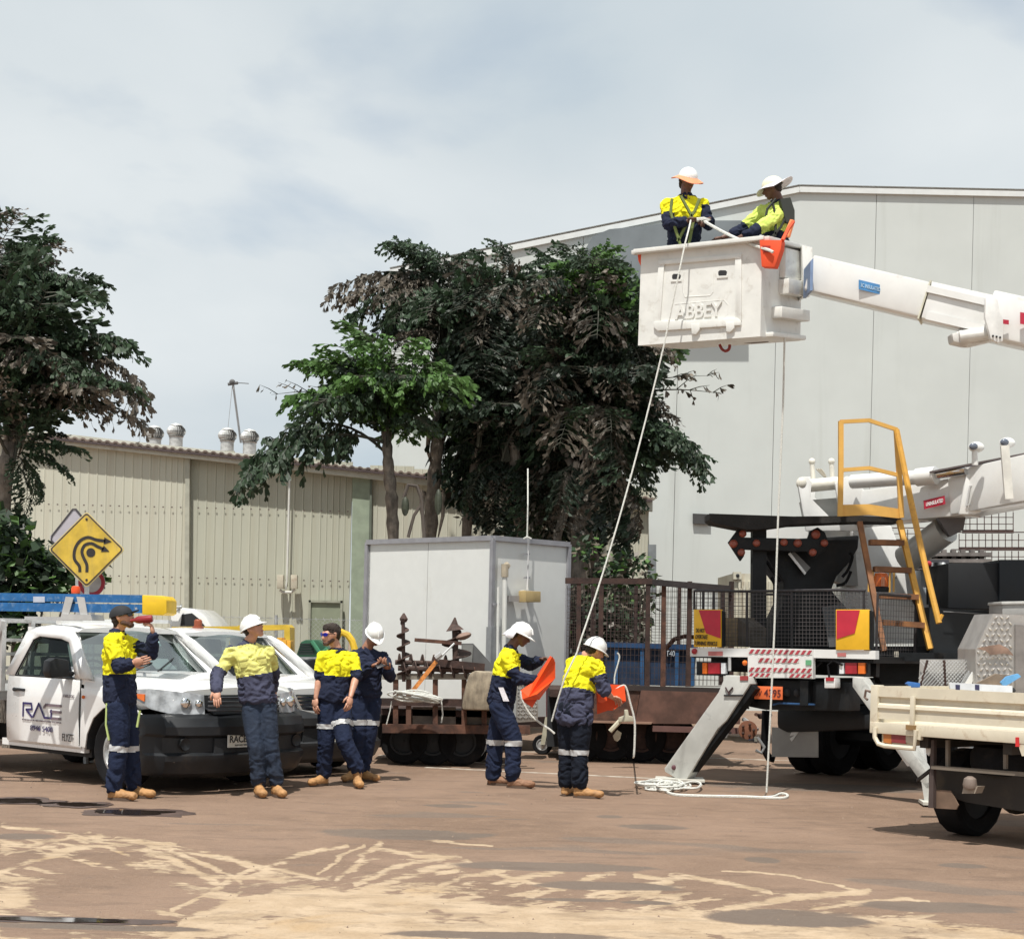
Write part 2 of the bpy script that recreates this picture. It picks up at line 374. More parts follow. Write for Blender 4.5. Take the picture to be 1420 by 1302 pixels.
# washed-out sand spread by tyres: a thin sheet whose 'sand' attribute holds where it lies thick
import numpy as np
rs_ = np.random.RandomState(4)
def fbm(x, y, sx, sy, oct=5):
    out = 0; am = 1; tot = 0
    for o in range(oct):
        g = rs_.rand(64, 64); gx = (x / sx * 2 ** o) % 63; gy = (y / sy * 2 ** o) % 63; ix = gx.astype(int); iy = gy.astype(int); fx = gx - ix; fy = gy - iy
        fx = fx * fx * (3 - 2 * fx); fy = fy * fy * (3 - 2 * fy)
        out = out + am * ((g[iy, ix] * (1 - fx) + g[iy, ix + 1] * fx) * (1 - fy) + (g[iy + 1, ix] * (1 - fx) + g[iy + 1, ix + 1] * fx) * fy); tot += am; am *= .55
    return out / tot
gxn, gyn = 1000, 330
Xw, Yw = np.meshgrid(np.linspace(-5, 5, gxn), np.linspace(8.3, 14.6, gyn)); u0 = Xw / Yw * F; v0 = -1.6 / Yw * F
PXs = CX + u0 * cr + v0 * sr; PYs = HY - (v0 * cr - u0 * sr)
wx = PXs + 26 * (fbm(Xw, Yw, .5, .5) - .5); wy = PYs + 11 * (fbm(Xw + 3, Yw, .45, .6) - .5)
mask = np.zeros_like(PXs)
STR = [([(0, 1144), (60, 1150), (100, 1155), (160, 1163), (230, 1174), (300, 1187), (370, 1203), (440, 1219)], 3.4), ([(0, 1168), (40, 1170), (90, 1165), (130, 1154)], 3), ([(0, 1212), (40, 1195), (90, 1180), (150, 1170)], 5.5),
       ([(0, 1186), (60, 1172), (120, 1158)], 2.5), ([(115, 1160), (180, 1176), (230, 1190), (270, 1208), (300, 1226)], 6), ([(150, 1163), (240, 1170), (320, 1190), (380, 1212)], 4), ([(190, 1168), (250, 1184), (300, 1204), (330, 1222)], 3.5), ([(100, 1162), (150, 1178), (190, 1190), (215, 1205)], 3),
       ([(245, 1262), (300, 1229), (350, 1205), (420, 1186), (480, 1172)], 3.2), ([(470, 1218), (500, 1192), (526, 1171)], 5), ([(440, 1210), (470, 1190), (505, 1172)], 2.6), ([(500, 1225), (540, 1203), (600, 1190), (615, 1188)], 4), ([(480, 1245), (560, 1215), (645, 1195)], 5), ([(560, 1250), (640, 1218), (720, 1204)], 4.5), ([(620, 1255), (700, 1224), (790, 1208)], 4.5), ([(700, 1256), (780, 1230), (850, 1212)], 4.5), ([(740, 1262), (840, 1238), (930, 1222)], 5),
       ([(515, 1175), (560, 1184), (640, 1188)], 3), ([(690, 1213), (740, 1226), (780, 1235)], 2.2), ([(540, 1158), (580, 1163), (650, 1172), (680, 1174)], 1.6), ([(930, 1212), (1000, 1224), (1070, 1240)], 3.5), ([(1000, 1262), (1100, 1246), (1205, 1236)], 4.5), ([(880, 1215), (960, 1218)], 3), ([(1120, 1262), (1200, 1250), (1260, 1246), (1290, 1250)], 2.5), ([(1000, 1208), (1100, 1216), (1190, 1234)], 1.4)]
for pts, w in STR:
    for (xa, ya), (xb, yb) in zip(pts, pts[1:]):
        dx, dy = xb - xa, yb - ya; tt = np.clip(((wx - xa) * dx + (wy - ya) * dy) / (dx * dx + dy * dy), 0, 1)
        d = np.hypot(wx - xa - tt * dx, wy - ya - tt * dy); mask = np.maximum(mask, np.clip(1.05 - .42 * (d / w) ** 1.4, 0, 1) * .74)
top = np.interp(wx, [-50, 50, 235, 260, 330, 430, 520, 640, 780, 960, 1100, 1180, 1320, 1420, 1600], [1290, 1296, 1292, 1262, 1236, 1220, 1226, 1238, 1250, 1252, 1254, 1262, 1270, 1288, 1300])
mask = np.maximum(mask, np.clip((wy - top) / 14, 0, 1) * .80)
mask = np.maximum(mask, np.clip(1.3 - np.hypot((wx - 12) / 46, (wy - 1244) / 30), 0, 1) * .75)
streak = fbm(PXs + PYs * .9, PYs - PXs * .22, 46, 9); l2 = np.interp(wx, [-50, 0, 120, 300, 420, 530, 640, 760, 900, 1000, 1200, 1420], [1140, 1146, 1152, 1184, 1196, 1170, 1184, 1205, 1212, 1225, 1240, 1285])
s2 = fbm(PXs - PYs * 1.4, PYs + PXs * .16, 60, 6, 6); s3 = np.where(PXs < 330, fbm(PXs, PYs - PXs * .18, 70, 7, 6), s2)
hole = np.clip(1.25 - np.hypot((wx - 150) / 105, (wy - 1240) / 34), 0, 1)
mask = np.maximum(mask, np.clip((wy - l2) / 16, 0, 1) * np.clip((s3 - .46) * 3.2 + .25, 0, .62) * (1 - hole))
mask = mask * (.62 + .62 * streak)
mask = mask - .45 * np.clip(fbm(Xw + 9, Yw, .35, .5) - .56, 0, 1) * 4
mask = np.clip(mask, 0, 1).astype(np.float32)
me = bpy.data.meshes.new('sand_wash'); co = np.stack([Xw, Yw, np.full_like(Xw, .004)], -1).astype(np.float32).reshape(-1)
idx = (np.arange(gyn - 1)[:, None] * gxn + np.arange(gxn - 1)[None, :]).reshape(-1); q = np.stack([idx, idx + 1, idx + 1 + gxn, idx + gxn], -1).astype(np.int32)
me.vertices.add(gxn * gyn); me.vertices.foreach_set('co', co); me.loops.add(q.size); me.loops.foreach_set('vertex_index', q.reshape(-1)); me.polygons.add(len(q)); me.polygons.foreach_set('loop_start', np.arange(0, q.size, 4, dtype=np.int32)); me.update(calc_edges=True)
me.attributes.new('sand', 'FLOAT', 'POINT').data.foreach_set('value', mask.reshape(-1)); me.materials.append(MATS['ground'])
so_ = bpy.data.objects.new('sand_wash', me); C.objects.link(so_); so_['kind'] = 'structure'
# faded painted bay lines
line_m = M('line_paint', (0.5, 0.45, 0.38), 0.8, var=0.2, dirt=(0.2, 0.14, 0.1), dirt_amt=1.0, dscale=5)
for i, (a, b, w) in enumerate([((590, 1064), (960, 1082), 0.09), ((690, 1041), (1130, 1056), 0.09), ((525, 1047), (700, 1060), 0.07)]):
    A = G(*a); B = G(*b); mb = MB(); mb.beam(A + Vector((0, 0, 0.001)), B + Vector((0, 0, 0.001)), w, 0.008)
    struct('painted_line', mb, line_m)

# puddles of dark water
pud = bpy.data.materials.new('puddle_water'); pud.use_nodes = True
pb = pud.node_tree.nodes['Principled BSDF']; pb.inputs['Base Color'].default_value = (0.03, 0.022, 0.018, 1); pb.inputs['Roughness'].default_value = 0.04
wet = M('wet_earth', (0.085, 0.055, 0.045), 0.45, var=0.25, scale=5, bump=0.3)
def blob(cx, cy, rx, ry, seed, n=40):
    out = []
    for k in range(n):
        a = 2 * math.pi * k / n; q = 1 + 0.45 * noise.noise(Vector((math.cos(a) * 1.6 + seed, math.sin(a) * 1.6, seed))) + 0.2 * noise.noise(Vector((math.cos(a) * 5, math.sin(a) * 5, seed)))
        out.append((cx + rx * q * math.cos(a), cy + ry * q * math.sin(a)))
    return out
for (x, y, rx, ry, sd_) in [(20, 1111, 45, 3, 1), (110, 1116, 36, 2.5, 2), (185, 1127, 60, 3.4, 3), (90, 1277, 120, 2.6, 4)]:
    w = G(x, y); ax = abs(G(x + rx, y).x - w.x); ay = abs(G(x, y - ry).y - w.y)
    mb = MB(); mb.add([(p[0], p[1], 0.006) for p in blob(w.x, w.y, ax * 1.5, ay * 1.7, sd_ + 9)], [tuple(range(40))]); struct('damp_patch', mb, wet)
    mb = MB(); mb.add([(p[0], p[1], 0.010) for p in blob(w.x, w.y, ax, ay, sd_)], [tuple(range(40))]); struct('puddle', mb, pud)
# loose stones and litter of grit
gm = M('grit', (0.22, 0.16, 0.12), 0.9, var=0.4, scale=30)
mb = MB()
for i in range(1400):
    y = 8.5 + 12 * rnd.random() ** 1.3; x = (rnd.random() - 0.5) * y * 0.7; r = 0.003 + 0.010 * rnd.random() ** 3
    a = [rnd.uniform(0.6, 1.4) * r for _ in range(5)]
    mb.add([(x - a[0], y, 0), (x, y - a[1], 0), (x + a[2], y, 0), (x, y + a[3], 0), (x, y, a[4])], [(0, 1, 4), (1, 2, 4), (2, 3, 4), (3, 0, 4)])
o = mb.build('grit', gm, kind='stuff'); tag(o, 'loose grit and small stones scattered over the brown asphalt', 'grit')

# ------------------------------------------------------------------ big pale warehouse
YW = 40.0
wall_m = M('pale_cladding', (0.545, 0.575, 0.555), 0.55, var=0.03, scale=0.8, dirt=(0.43, 0.45, 0.42), dirt_amt=0.35, dscale=0.8, stretch=(1.6, 1, 0.12), bump=0.05, bscale=3, perobj=0.035)
WH = thing('warehouse', 'tall pale grey metal warehouse with low gable filling the background', 'warehouse', GX(1050, YW))
apex = P(1108, 264, YW); lft = P(540, 379, YW); rgt = P(1700, 276, YW)
def roofz(x):
    if x < apex.x: return lft.z + (apex.z - lft.z) * (x - lft.x) / (apex.x - lft.x)
    return apex.z + (rgt.z - apex.z) * (x - apex.x) / (rgt.x - apex.x)
pw = P(1345, 500, YW).x - P(1210, 500, YW).x
x = P(1210, 500, YW).x - pw * 5
k = 0
while x < rgt.x:
    a, b = x + 0.006, x + pw - 0.006
    xs_ = [a, b] if not (a < apex.x < b) else [a, apex.x, b]
    poly = [(a, YW, 0), (b, YW, 0)] + [(q, YW, roofz(q)) for q in reversed(xs_)]
    MB().prism(poly, (0, 0.08, 0)).build('wall_panel', wall_m, WH); x += pw
mb = MB(); mb.box((lft.x, YW + 0.1, 0), (rgt.x, YW + 0.25, lft.z - .2)); mb.prism([(lft.x, YW + 0.1, lft.z - .2), (rgt.x, YW + 0.1, lft.z - .2), (rgt.x, YW + 0.1, rgt.z - .1), (apex.x, YW + .1, apex.z - .1)], (0, .15, 0)); mb.build('backing_wall', M('seam_grey', (0.5, 0.52, 0.51), 0.7), WH)
trim_m = M('roof_trim', (0.66, 0.68, 0.67), 0.5, var=0.04)
mb = MB(); mb.beam(lft + Vector((0, -0.04, 0)), apex + Vector((0, -0.04, 0)), 0.08, 0.13, mat=None, up=(0, 0, 1)); mb.beam(apex + Vector((0, -0.04, 0)), rgt + Vector((0, -0.04, 0)), 0.08, 0.13)
mb.build('barge_flashing', trim_m, WH)
mb = MB(); mb.add([lft + Vector((0, 0, .14)), apex + Vector((0, 0, .14)), apex + Vector((0, 30, .14)), lft + Vector((0, 30, .14)), rgt + Vector((0, 0, .14)), rgt + Vector((0, 30, .14))], [(0, 1, 2, 3), (1, 4, 5, 2)])
mb.build('roof', M('roof_sheet', (0.5, 0.52, 0.52), 0.5), WH)
mb = MB(); mb.box((lft.x, YW + .25, 0), (lft.x + .2, YW + 30, lft.z)); mb.build('side_wall', wall_m, WH)
# dark grey curved hood on the wall behind the platform
hood = [(806, 420), (812, 345), (822, 328), (845, 318), (900, 313), (960, 306), (1028, 306), (1034, 318), (1034, 420)]
plate(hood, (Vector((0, YW - .55, 0)), Vector((0, 1, 0))), .5).build('exhaust_hood', M('hood_grey', (0.16, 0.185, 0.2), 0.6, var=0.15, scale=1), WH)
mb = MB(); plate([(961, 712), (985, 713), (985, 727), (961, 726)], FR(YW - .1), .08, mb=mb); mb.build('wall_vent', M('vent_dark', (0.05, 0.05, 0.05), .7), WH)
for sx in (1098,):
    mb = MB(); mb.beam(P(sx, 266, YW - .06), P(sx, 300, YW - .06), .05, .05); 

# ------------------------------------------------------------------ corrugated shed on the left
YS = 31.0
SH = thing('metal_shed', 'long low beige corrugated metal shed with rusty edged skillion roof', 'shed', GX(260, YS))
rib_a = M('beige_sheet', (0.52, 0.515, 0.425), 0.6, var=0.05, scale=2, dirt=(0.42, 0.38, 0.29), dirt_amt=0.3, dscale=1.5, stretch=(3, 1, 0.4), perobj=0.03)
rib_b = M('green_beige_sheet', (0.46, 0.465, 0.38), 0.6, var=0.05, scale=2, dirt=(0.38, 0.36, 0.27), dirt_amt=0.35, dscale=1.5, stretch=(3, 1, 0.4), perobj=0.03)
def corr_sheet(n, pitch, name, mat, parent, loc, sz):
    mb = MB(); vs = []; prof = []
    for i in range(n):
        x0 = i * pitch; prof += [(x0, 0), (x0 + pitch * 0.78, 0), (x0 + pitch * 0.87, -0.010), (x0 + pitch * 0.92, -0.010)]
    prof.append((n * pitch, 0))
    for (x, y) in prof: vs += [(x, y, 0), (x, y, 1)]
    fs = [(2 * i, 2 * i + 2, 2 * i + 3, 2 * i + 1) for i in range(len(prof) - 1)]
    root = parent
    me = bpy.data.meshes.new(name); me.from_pydata(vs, [], fs); me.materials.append(mat)
    return me
def roof_line(px):    # picture row of the underside of the fascia
    return 612 + (px - 50) * (658 - 612) / (590 - 50)
pitch = 0.165; nr = 5
me_a = corr_sheet(nr, pitch, 'sheet_a', rib_a, SH, None, 1); me_b = corr_sheet(nr, pitch, 'sheet_b', rib_b, SH, None, 1)
def run_sheets(px0, px1, me, yy, xoff=0):
    x = P(px0, 700, yy).x; x1 = P(px1, 700, yy).x
    while x < x1 - 0.05:
        w = min(nr * pitch, x1 - x)
        px = CX + x / yy * F; top = P(px, roof_line(px) - 6, yy).z
        o = bpy.data.objects.new('wall_sheet', me); C.objects.link(o); o.parent = SH
        o.location = Vector((x, yy, 0)) - SH.location; o.scale = (w / (nr * pitch), 1, top); x += w
run_sheets(-330, 262, me_a, YS); run_sheets(263, 488, me_b, YS + .12); run_sheets(512, 900, me_a, YS + 0.02)
MB().prism([P(257, 634, YS - .04), P(263, 634, YS - .04), GX(260.5, YS - .04), GX(254.5, YS - .04)], (0, .15, 0)).build('corner_flashing', M('flash', (0.40, 0.40, 0.33), .5), SH)
MB().prism([P(489, 654, YS - .02), P(513, 656, YS - .02), GX(508, YS - .02), GX(484, YS - .02)], (0, .12, 0)).build('green_post', M('sage_post', (0.29, 0.345, 0.26), .6, var=.1), SH)
MB().prism([P(513, 655, YS - .06), P(516, 655, YS - .06), GX(512, YS - .06), GX(509, YS - .06)], (0, .1, 0)).build('post_edge', M('flash2', (0.12, 0.14, 0.11), .6), SH)
fas = M('fascia_cream', (0.58, 0.58, 0.50), .55, var=.05, dirt=(0.30, 0.28, 0.22), dirt_amt=.5, dscale=2)
def roofpt(px, py, y): return P(px, py, y)
OV = 0.15
for (a, b, t0, t1) in [((-330, 566), (47, 597), 0, 0), ((47, 597), (330, 628), 0, 0), ((330, 628), (590, 658), 0, 0), ((590, 658), (905, 694), 0, 0)]:
    mb = MB(); mb.prism([P(a[0], a[1], YS - OV), P(b[0], b[1], YS - OV), P(b[0], b[1] + 15, YS - OV), P(a[0], a[1] + 15, YS - OV)], (0, .05, 0))
    mb.build('fascia', fas, SH)
    mb = MB(); mb.prism([P(a[0], a[1] + 15, YS - OV + .05), P(b[0], b[1] + 15, YS - OV + .05), P(b[0], b[1] + 13, YS - OV + .05), P(a[0], a[1] + 13, YS - OV + .05)], (0, OV, 0)); mb.build('soffit', fas, SH)
# corrugated roof with brown scalloped edge
rf = MB(); A = P(-330, 563, YS - OV - .06); B = P(905, 691, YS - OV - .06); Ln = (B - A).length; D = (B - A) / Ln
n = int(Ln / 0.038); v0 = []; 
for i in range(n + 1):
    p = A + D * (Ln * i / n) + Vector((0, 0, 0.03 * (1 if (i % 4) in (1, 2) else 0))); v0.append(p)
vs = v0 + [p + Vector((0, 14, 0.35)) for p in v0] + [p - Vector((0, 0, 0.035)) for p in v0]
nn = n + 1
rf.add(vs, [(i, i + 1, nn + i + 1, nn + i) for i in range(n)] + [(2 * nn + i, 2 * nn + i + 1, i + 1, i) for i in range(n)])
rf.build('roof', M('rusty_roof', (0.16, 0.12, 0.10), .8, var=.3, scale=2, dirt=(0.30, 0.26, 0.22), dirt_amt=.5), SH)
rf = MB(); rf.beam(A + Vector((0, 0.0, -0.05)), B + Vector((0, 0.0, -0.05)), .04, .04); rf.build('roof_edge', M('roof_edge', (0.07, 0.05, 0.05), .8), SH)
# screw rows
scm = M('screw', (0.12, 0.09, 0.08), .7)
mb = MB()
for row in (700, 797):
    px = -30.0
    while px < 485:
        yy = YS - .045 if px < 262 else YS + .08
        c = P(px, row + (px - 100) * 0.024, yy - .003); mb.box(c - Vector((.014, .004, .012)), c + Vector((.014, .004, .012))); px += 12.2
mb.build('screws', scm, SH, kind='stuff')
# small door, conduit and meter boxes
plate([(430, 834), (473, 835), (471, 962), (428, 962)], FR(YS + .02), .06).build('door', M('sage_door', (0.25, 0.28, 0.2), .6, var=.06), SH)
mb = MB()
for q in ([(428, 832), (475, 833), (475, 836), (428, 835)], [(428, 832), (431, 832), (429, 962), (426, 962)], [(472, 832), (475, 832), (473, 962), (470, 962)]): plate(q, FR(YS - .02), .05, mb=mb)
mb.build('door_frame', M('flash3', (0.33, 0.34, 0.27), .6), SH)
pvc = M('pvc_pipe', (0.68, 0.68, 0.64), .45, var=.05, dirt=(0.45, 0.40, 0.3), dirt_amt=.35)
rodp([(402, 648), (398, 806), (396, 817)], FR(YS - .03), .022, mb=(cb := MB())); cb.build('conduit', pvc, SH, smooth=True)
rodp([(388, 818), (392, 821), (404, 821), (409, 817)], FR(YS - .06), .025, mb=(cb := MB())); cb.build('conduit', pvc, SH, smooth=True)
for x in (384, 403): plate([(x, 797), (x + 9, 797), (x + 9, 816), (x, 816)], FR(YS - .16), .14).build('meter_box', M('meter', (.52, .48, .38), .6, dirt=(.25, .12, .06), dirt_amt=.5), SH, bevel=.01)
# turbine vents on the roof
tb = M('turbine_metal', (0.62, 0.62, 0.60), .4, .35, var=.15, scale=20)
for px, py, lab in ((214, 604, 'leftmost of the four silver turbine vents on the shed roof'), (244, 601, 'second turbine vent from the left, largest of the four on the roof'),
                    (315, 607, 'third turbine vent from the left, just left of the antenna'), (346, 609, 'rightmost of the four turbine vents, right of the antenna')):
    yv = YS + 1.2; b = P(px, py + 13, yv); V = thing('turbine_vent', lab, 'roof vent', b - Vector((0, 0, .25)), 'silver turbine vents on the shed roof')
    MB().lathe([(0.13, -0.25), (0.13, 0.1), (0.15, 0.12)], b, 18).build('throat', tb, V, smooth=True)
    mb = MB()
    for k in range(22):
        a0 = 2 * math.pi * k / 22; pts = []
        for i in range(7):
            th = math.pi * (0.12 + 0.72 * i / 6); rr = 0.175 * math.sin(th) + 0.01; z = 0.23 - 0.13 * math.cos(math.pi - th) - .01; tw = a0 + 0.25 * math.sin(th)
            pts.append((b + Vector((rr * math.cos(tw), rr * math.sin(tw), z)), b + Vector(((rr - .03) * math.cos(tw + .25), (rr - .03) * math.sin(tw + .25), z))))
        for i in range(6): mb.add([pts[i][0], pts[i + 1][0], pts[i + 1][1], pts[i][1]], [(0, 1, 2, 3)])
    mb.build('vanes', tb, V); MB().lathe([(.12, .33), (.10, .36), (.02, .375)], b, 18).build('cap', tb, V, smooth=True)
    MB().ball(b + Vector((0, 0, .22)), (.13, .13, .11)).build('core', M('vent_core', (0.14, .14, .14), .7), V, smooth=True)
# antenna
yv = YS + 1.5; A0 = thing('antenna', 'thin guyed mast with small antenna head above the shed roof', 'antenna', P(334, 612, yv))
mb = MB(); mb.tube([P(334, 614, yv), P(323, 532, yv)], .022, 6); mb.tube([P(315, 605, yv), P(322, 536, yv)], .006, 4); mb.tube([P(334, 614, yv), P(324, 540, yv - .5)], .006, 4); mb.build('mast', M('mast', (.3, .3, .3), .6), A0)
mb = MB(); mb.tube([P(316, 533, yv), P(330, 531, yv)], .03, 6); mb.tube([P(330, 531, yv), P(345, 532, yv)], .01, 4); mb.ball(P(322, 530, yv), .06, 8, 6); mb.build('head', M('mast_head', (.12, .12, .12), .6), A0)
# cream lean-to seen between the palms and the warehouse
CS = thing('cream_outbuilding', 'small cream ribbed outbuilding glimpsed between palms and warehouse', 'outbuilding', GX(870, 36))
plate([(840, 692), (899, 692), (903, 900), (836, 900)], FR(36), .1).build('wall', rib_a, CS)
mb = MB(); 
for i in range(9): plate([(842 + i * 6.5, 694), (843.5 + i * 6.5, 694), (846 + i * 6.5, 880), (844.5 + i * 6.5, 880)], FR(35.96), .04, mb=mb)
mb.build('ribs', rib_a, CS)
plate([(836, 676), (911, 676), (911, 690), (836, 690)], FR(35.4), .8).build('eave', M('eave_white', (.62, .62, .55), .5), CS)
plate([(899, 755), (910, 755), (910, 830), (899, 830)], FR(35.8), .3).build('grey_post', M('slate_post', (.2, .22, .23), .6), CS)

# ------------------------------------------------------------------ chain link fence
FN = thing('chain_link_fence', 'grey chain link fence with steel posts in front of the shed', 'fence', GX(380, 27))
yf = 27.0; x0 = P(235, 860, yf).x; x1 = P(512, 860, yf).x; zt = P(380, 857, yf).z
mb = MB(); h = zt; st = .075; x = x0 - h
while x < x1:
    for s_ in (0, 1):
        a, b = (x, x + h) if s_ == 0 else (x + h, x); za, zb = 0.05, h
        pa = Vector((a, yf + .004 * s_, za)); pb_ = Vector((b, yf + .004 * s_, zb))
        if min(a, b) < x0:
            lo, hi_ = (pa, pb_) if a < b else (pb_, pa); tt = (x0 - lo.x) / (hi_.x - lo.x); q = lo.lerp(hi_, tt)
            pa, pb_ = q, hi_
        if max(pa.x, pb_.x) > x1:
            lo, hi_ = (pa, pb_) if pa.x < pb_.x else (pb_, pa); tt = (x1 - lo.x) / (hi_.x - lo.x); pa, pb_ = lo, lo.lerp(hi_, tt)
        mb.tube([pa, pb_], .0016, 3)
    x += st
mb.build('wire_mesh', galv, FN, kind='stuff')
mb = MB(); mb.tube([(x0, yf, zt), (x1, yf, zt)], .004, 5)
for i in range(26): xx = x0 + (x1 - x0) * i / 26; mb.tube([(xx, yf, zt + .03), (xx + .03, yf, zt - .03)], .004, 3)
mb.build('barbed_wire', galv, FN)
for px in (238, 383, 511): MB().tube([GX(px, yf), GX(px, yf, zt + .05)], .025, 8).build('post', galv, FN)

# low scrub and dark ground mass along the back, seen through gaps
# ------------------------------------------------------------------ palms with bipinnate fishtail fronds
def leaf_mat(name, col, var=.35, trans=.35):
    m = bpy.data.materials.new(name); m.use_nodes = True; t = m.node_tree; b = t.nodes['Principled BSDF']
    g = t.nodes.new('ShaderNodeNewGeometry'); oi = t.nodes.new('ShaderNodeObjectInfo')
    n = tnoise(t, g.outputs['Position'], 1.7, 3); r = MA('ADD', MA('MULTIPLY', g.outputs['Random Per Island'], .5, tree=t), MA('MULTIPLY', n, .6, tree=t), tree=t)
    c = mix_node(t, mapr(t, r, .2, .8), tuple(x * (1 - var) for x in col), tuple(x * (1 + var) for x in col))
    hs = t.nodes.new('ShaderNodeHueSaturation'); t.links.new(c, hs.inputs['Color']); t.links.new(MA('MULTIPLY_ADD', oi.outputs['Random'], .5, .75, tree=t), hs.inputs['Value'])
    t.links.new(hs.outputs[0], b.inputs['Base Color']); b.inputs['Roughness'].default_value = .5; b.inputs['Specular IOR Level'].default_value = .4
    tr = t.nodes.new('ShaderNodeBsdfTranslucent'); t.links.new(hs.outputs[0], tr.inputs[0]); mx = t.nodes.new('ShaderNodeMixShader'); mx.inputs[0].default_value = trans * .6
    out = t.nodes['Material Output']; t.links.new(b.outputs[0], mx.inputs[1]); t.links.new(tr.outputs[0], mx.inputs[2]); t.links.new(mx.outputs[0], out.inputs[0])
    return m
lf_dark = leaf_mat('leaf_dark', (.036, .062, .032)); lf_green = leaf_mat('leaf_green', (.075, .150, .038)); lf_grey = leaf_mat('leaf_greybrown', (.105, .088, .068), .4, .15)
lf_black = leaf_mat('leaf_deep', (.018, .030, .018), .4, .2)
stem_m = M('palm_stem', (.045, .045, .03), .7, var=.3)
def frond_mesh(seed, arch, leafmat, dense=1.0, width=.34, lsz=.075, droop=.5):
    """frond in unit length: chord along +x, arching up in +z"""
    r = random.Random(seed); vs = []; fs = []; mi = []
    def seg(a, b, ra, rb):
        d = (b - a).normalized(); u = d.orthogonal().normalized(); w = d.cross(u); k0 = len(vs)
        for p, rr in ((a, ra), (b, rb)):
            for k in range(3): q = 2 * math.pi * k / 3; vs.append(p + (u * math.cos(q) + w * math.sin(q)) * rr)
        for k in range(3): fs.append((k0 + k, k0 + (k + 1) % 3, k0 + 3 + (k + 1) % 3, k0 + 3 + k)); mi.append(1)
    def cv(t): return Vector((t, 0.03 * math.sin(5 * t + seed), arch * 4 * t * (1 - t) ** 1.15))
    for i in range(12): seg(cv(i / 12), cv((i + 1) / 12), .012 * (1 - i / 13), .012 * (1 - (i + 1) / 13))
    def leaf(p, d, L):
        # fishtail leaflet: narrow base, wide ragged tip
        side = d.cross(Vector((r.uniform(-.6, .6), r.uniform(-1, 1), r.uniform(-.4, .8)))).normalized()
        w = L * r.uniform(.20, .34); tip = p + d * L; k0 = len(vs)
        nrm = d.cross(side) * (L * r.uniform(-.15, .15))
        vs.extend([p, p + d * L * .55 + side * w * .75 + nrm, tip + side * w - d * L * .12, tip + d * L * r.uniform(-.02, .12) + side * w * .35, tip - d * L * .16 + side * 0.0, tip + d * L * r.uniform(-.1, .1) - side * w * .5, tip - side * w * .9 - d * L * .22, p + d * L * .5 - side * w * .7 + nrm])
        fs.extend([(k0, k0 + 1, k0 + 7), (k0 + 1, k0 + 2, k0 + 3, k0 + 4), (k0 + 1, k0 + 4, k0 + 7), (k0 + 4, k0 + 5, k0 + 6, k0 + 7)]); mi.extend([0] * 4)
    npn = int(20 * dense)
    for i in range(npn):
        t = .16 + .84 * (i + r.random() * .6) / npn
        for sdd in (-1, 1):
            p = cv(min(t, 1)); fw = r.uniform(.25, .6)
            wl = width * math.sin(math.pi * min(1, (t - .04) * .92)) ** .6 * r.uniform(.75, 1.1)
            dr = droop * r.uniform(.5, 1.5)
            d = Vector((fw, sdd, r.uniform(-.1, .35))).normalized()
            def pc(s): return p + d * wl * s + Vector((0, 0, -dr * wl * s * s))
            seg(p, pc(.5), .004, .003); seg(pc(.5), pc(1), .003, .001)
            nl = max(3, int(13 * dense * wl / .3))
            for j in range(nl):
                s = .15 + .9 * (j + r.random()) / nl
                q = pc(min(s, 1)); dd = (d * .7 + Vector((r.uniform(-.5, .7), r.uniform(-.4, .4), -r.uniform(.3, 1.5)))).normalized()
                leaf(q, dd, lsz * r.uniform(.6, 1.25))
    me = bpy.data.meshes.new('frond'); me.from_pydata(vs, [], fs); me.materials.append(leafmat); me.materials.append(stem_m); me.polygons.foreach_set('material_index', mi)
    return me
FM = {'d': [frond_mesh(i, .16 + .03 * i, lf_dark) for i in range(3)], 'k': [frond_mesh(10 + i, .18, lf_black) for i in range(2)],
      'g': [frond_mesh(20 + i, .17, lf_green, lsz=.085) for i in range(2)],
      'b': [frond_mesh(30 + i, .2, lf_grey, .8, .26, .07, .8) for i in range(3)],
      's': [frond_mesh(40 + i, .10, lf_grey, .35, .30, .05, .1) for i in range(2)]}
def add_frond(tree, base, tip, kind, archf=1.0, wid=1.0):
    me = rnd.choice(FM[kind]); d = tip - base; L = d.length
    if L < .2: return
    x = d.normalized(); up = Vector((0, 0, 1)); y = up.cross(x)
    if y.length < .15: y = Vector((0, 1, 0)).cross(x) if False else Vector((rnd.uniform(-1, 1), rnd.uniform(-1, 1), 0)); y = y - x * y.dot(x)
    y.normalize(); z = x.cross(y)
    o = bpy.data.objects.new('frond', me); C.objects.link(o); o.parent = tree
    mm = Matrix((x, y * wid, z * archf)).transposed().to_4x4() @ Matrix.Scale(L, 4)
    mm.translation = base - OFF[tree.name]
    # keep it a clean loc/rot/scale
    rot = Matrix((x, y, z)).transposed(); o.rotation_euler = rot.to_euler(); o.scale = (L, L * wid, L * archf); o.location = base - OFF[tree.name]
    return o
bark = M('palm_bark', (.21, .18, .15), .9, var=.4, scale=8, dirt=(.07, .06, .05), dirt_amt=.8, dscale=5, stretch=(2, 2, .5), bump=2.0, bscale=20)
fibre_m = M('palm_fibre', (.36, .31, .26), .95, var=.4, scale=12, dirt=(.08, .06, .05), dirt_amt=.8, dscale=6, stretch=(3, 3, .4), bump=2.0, bscale=25)
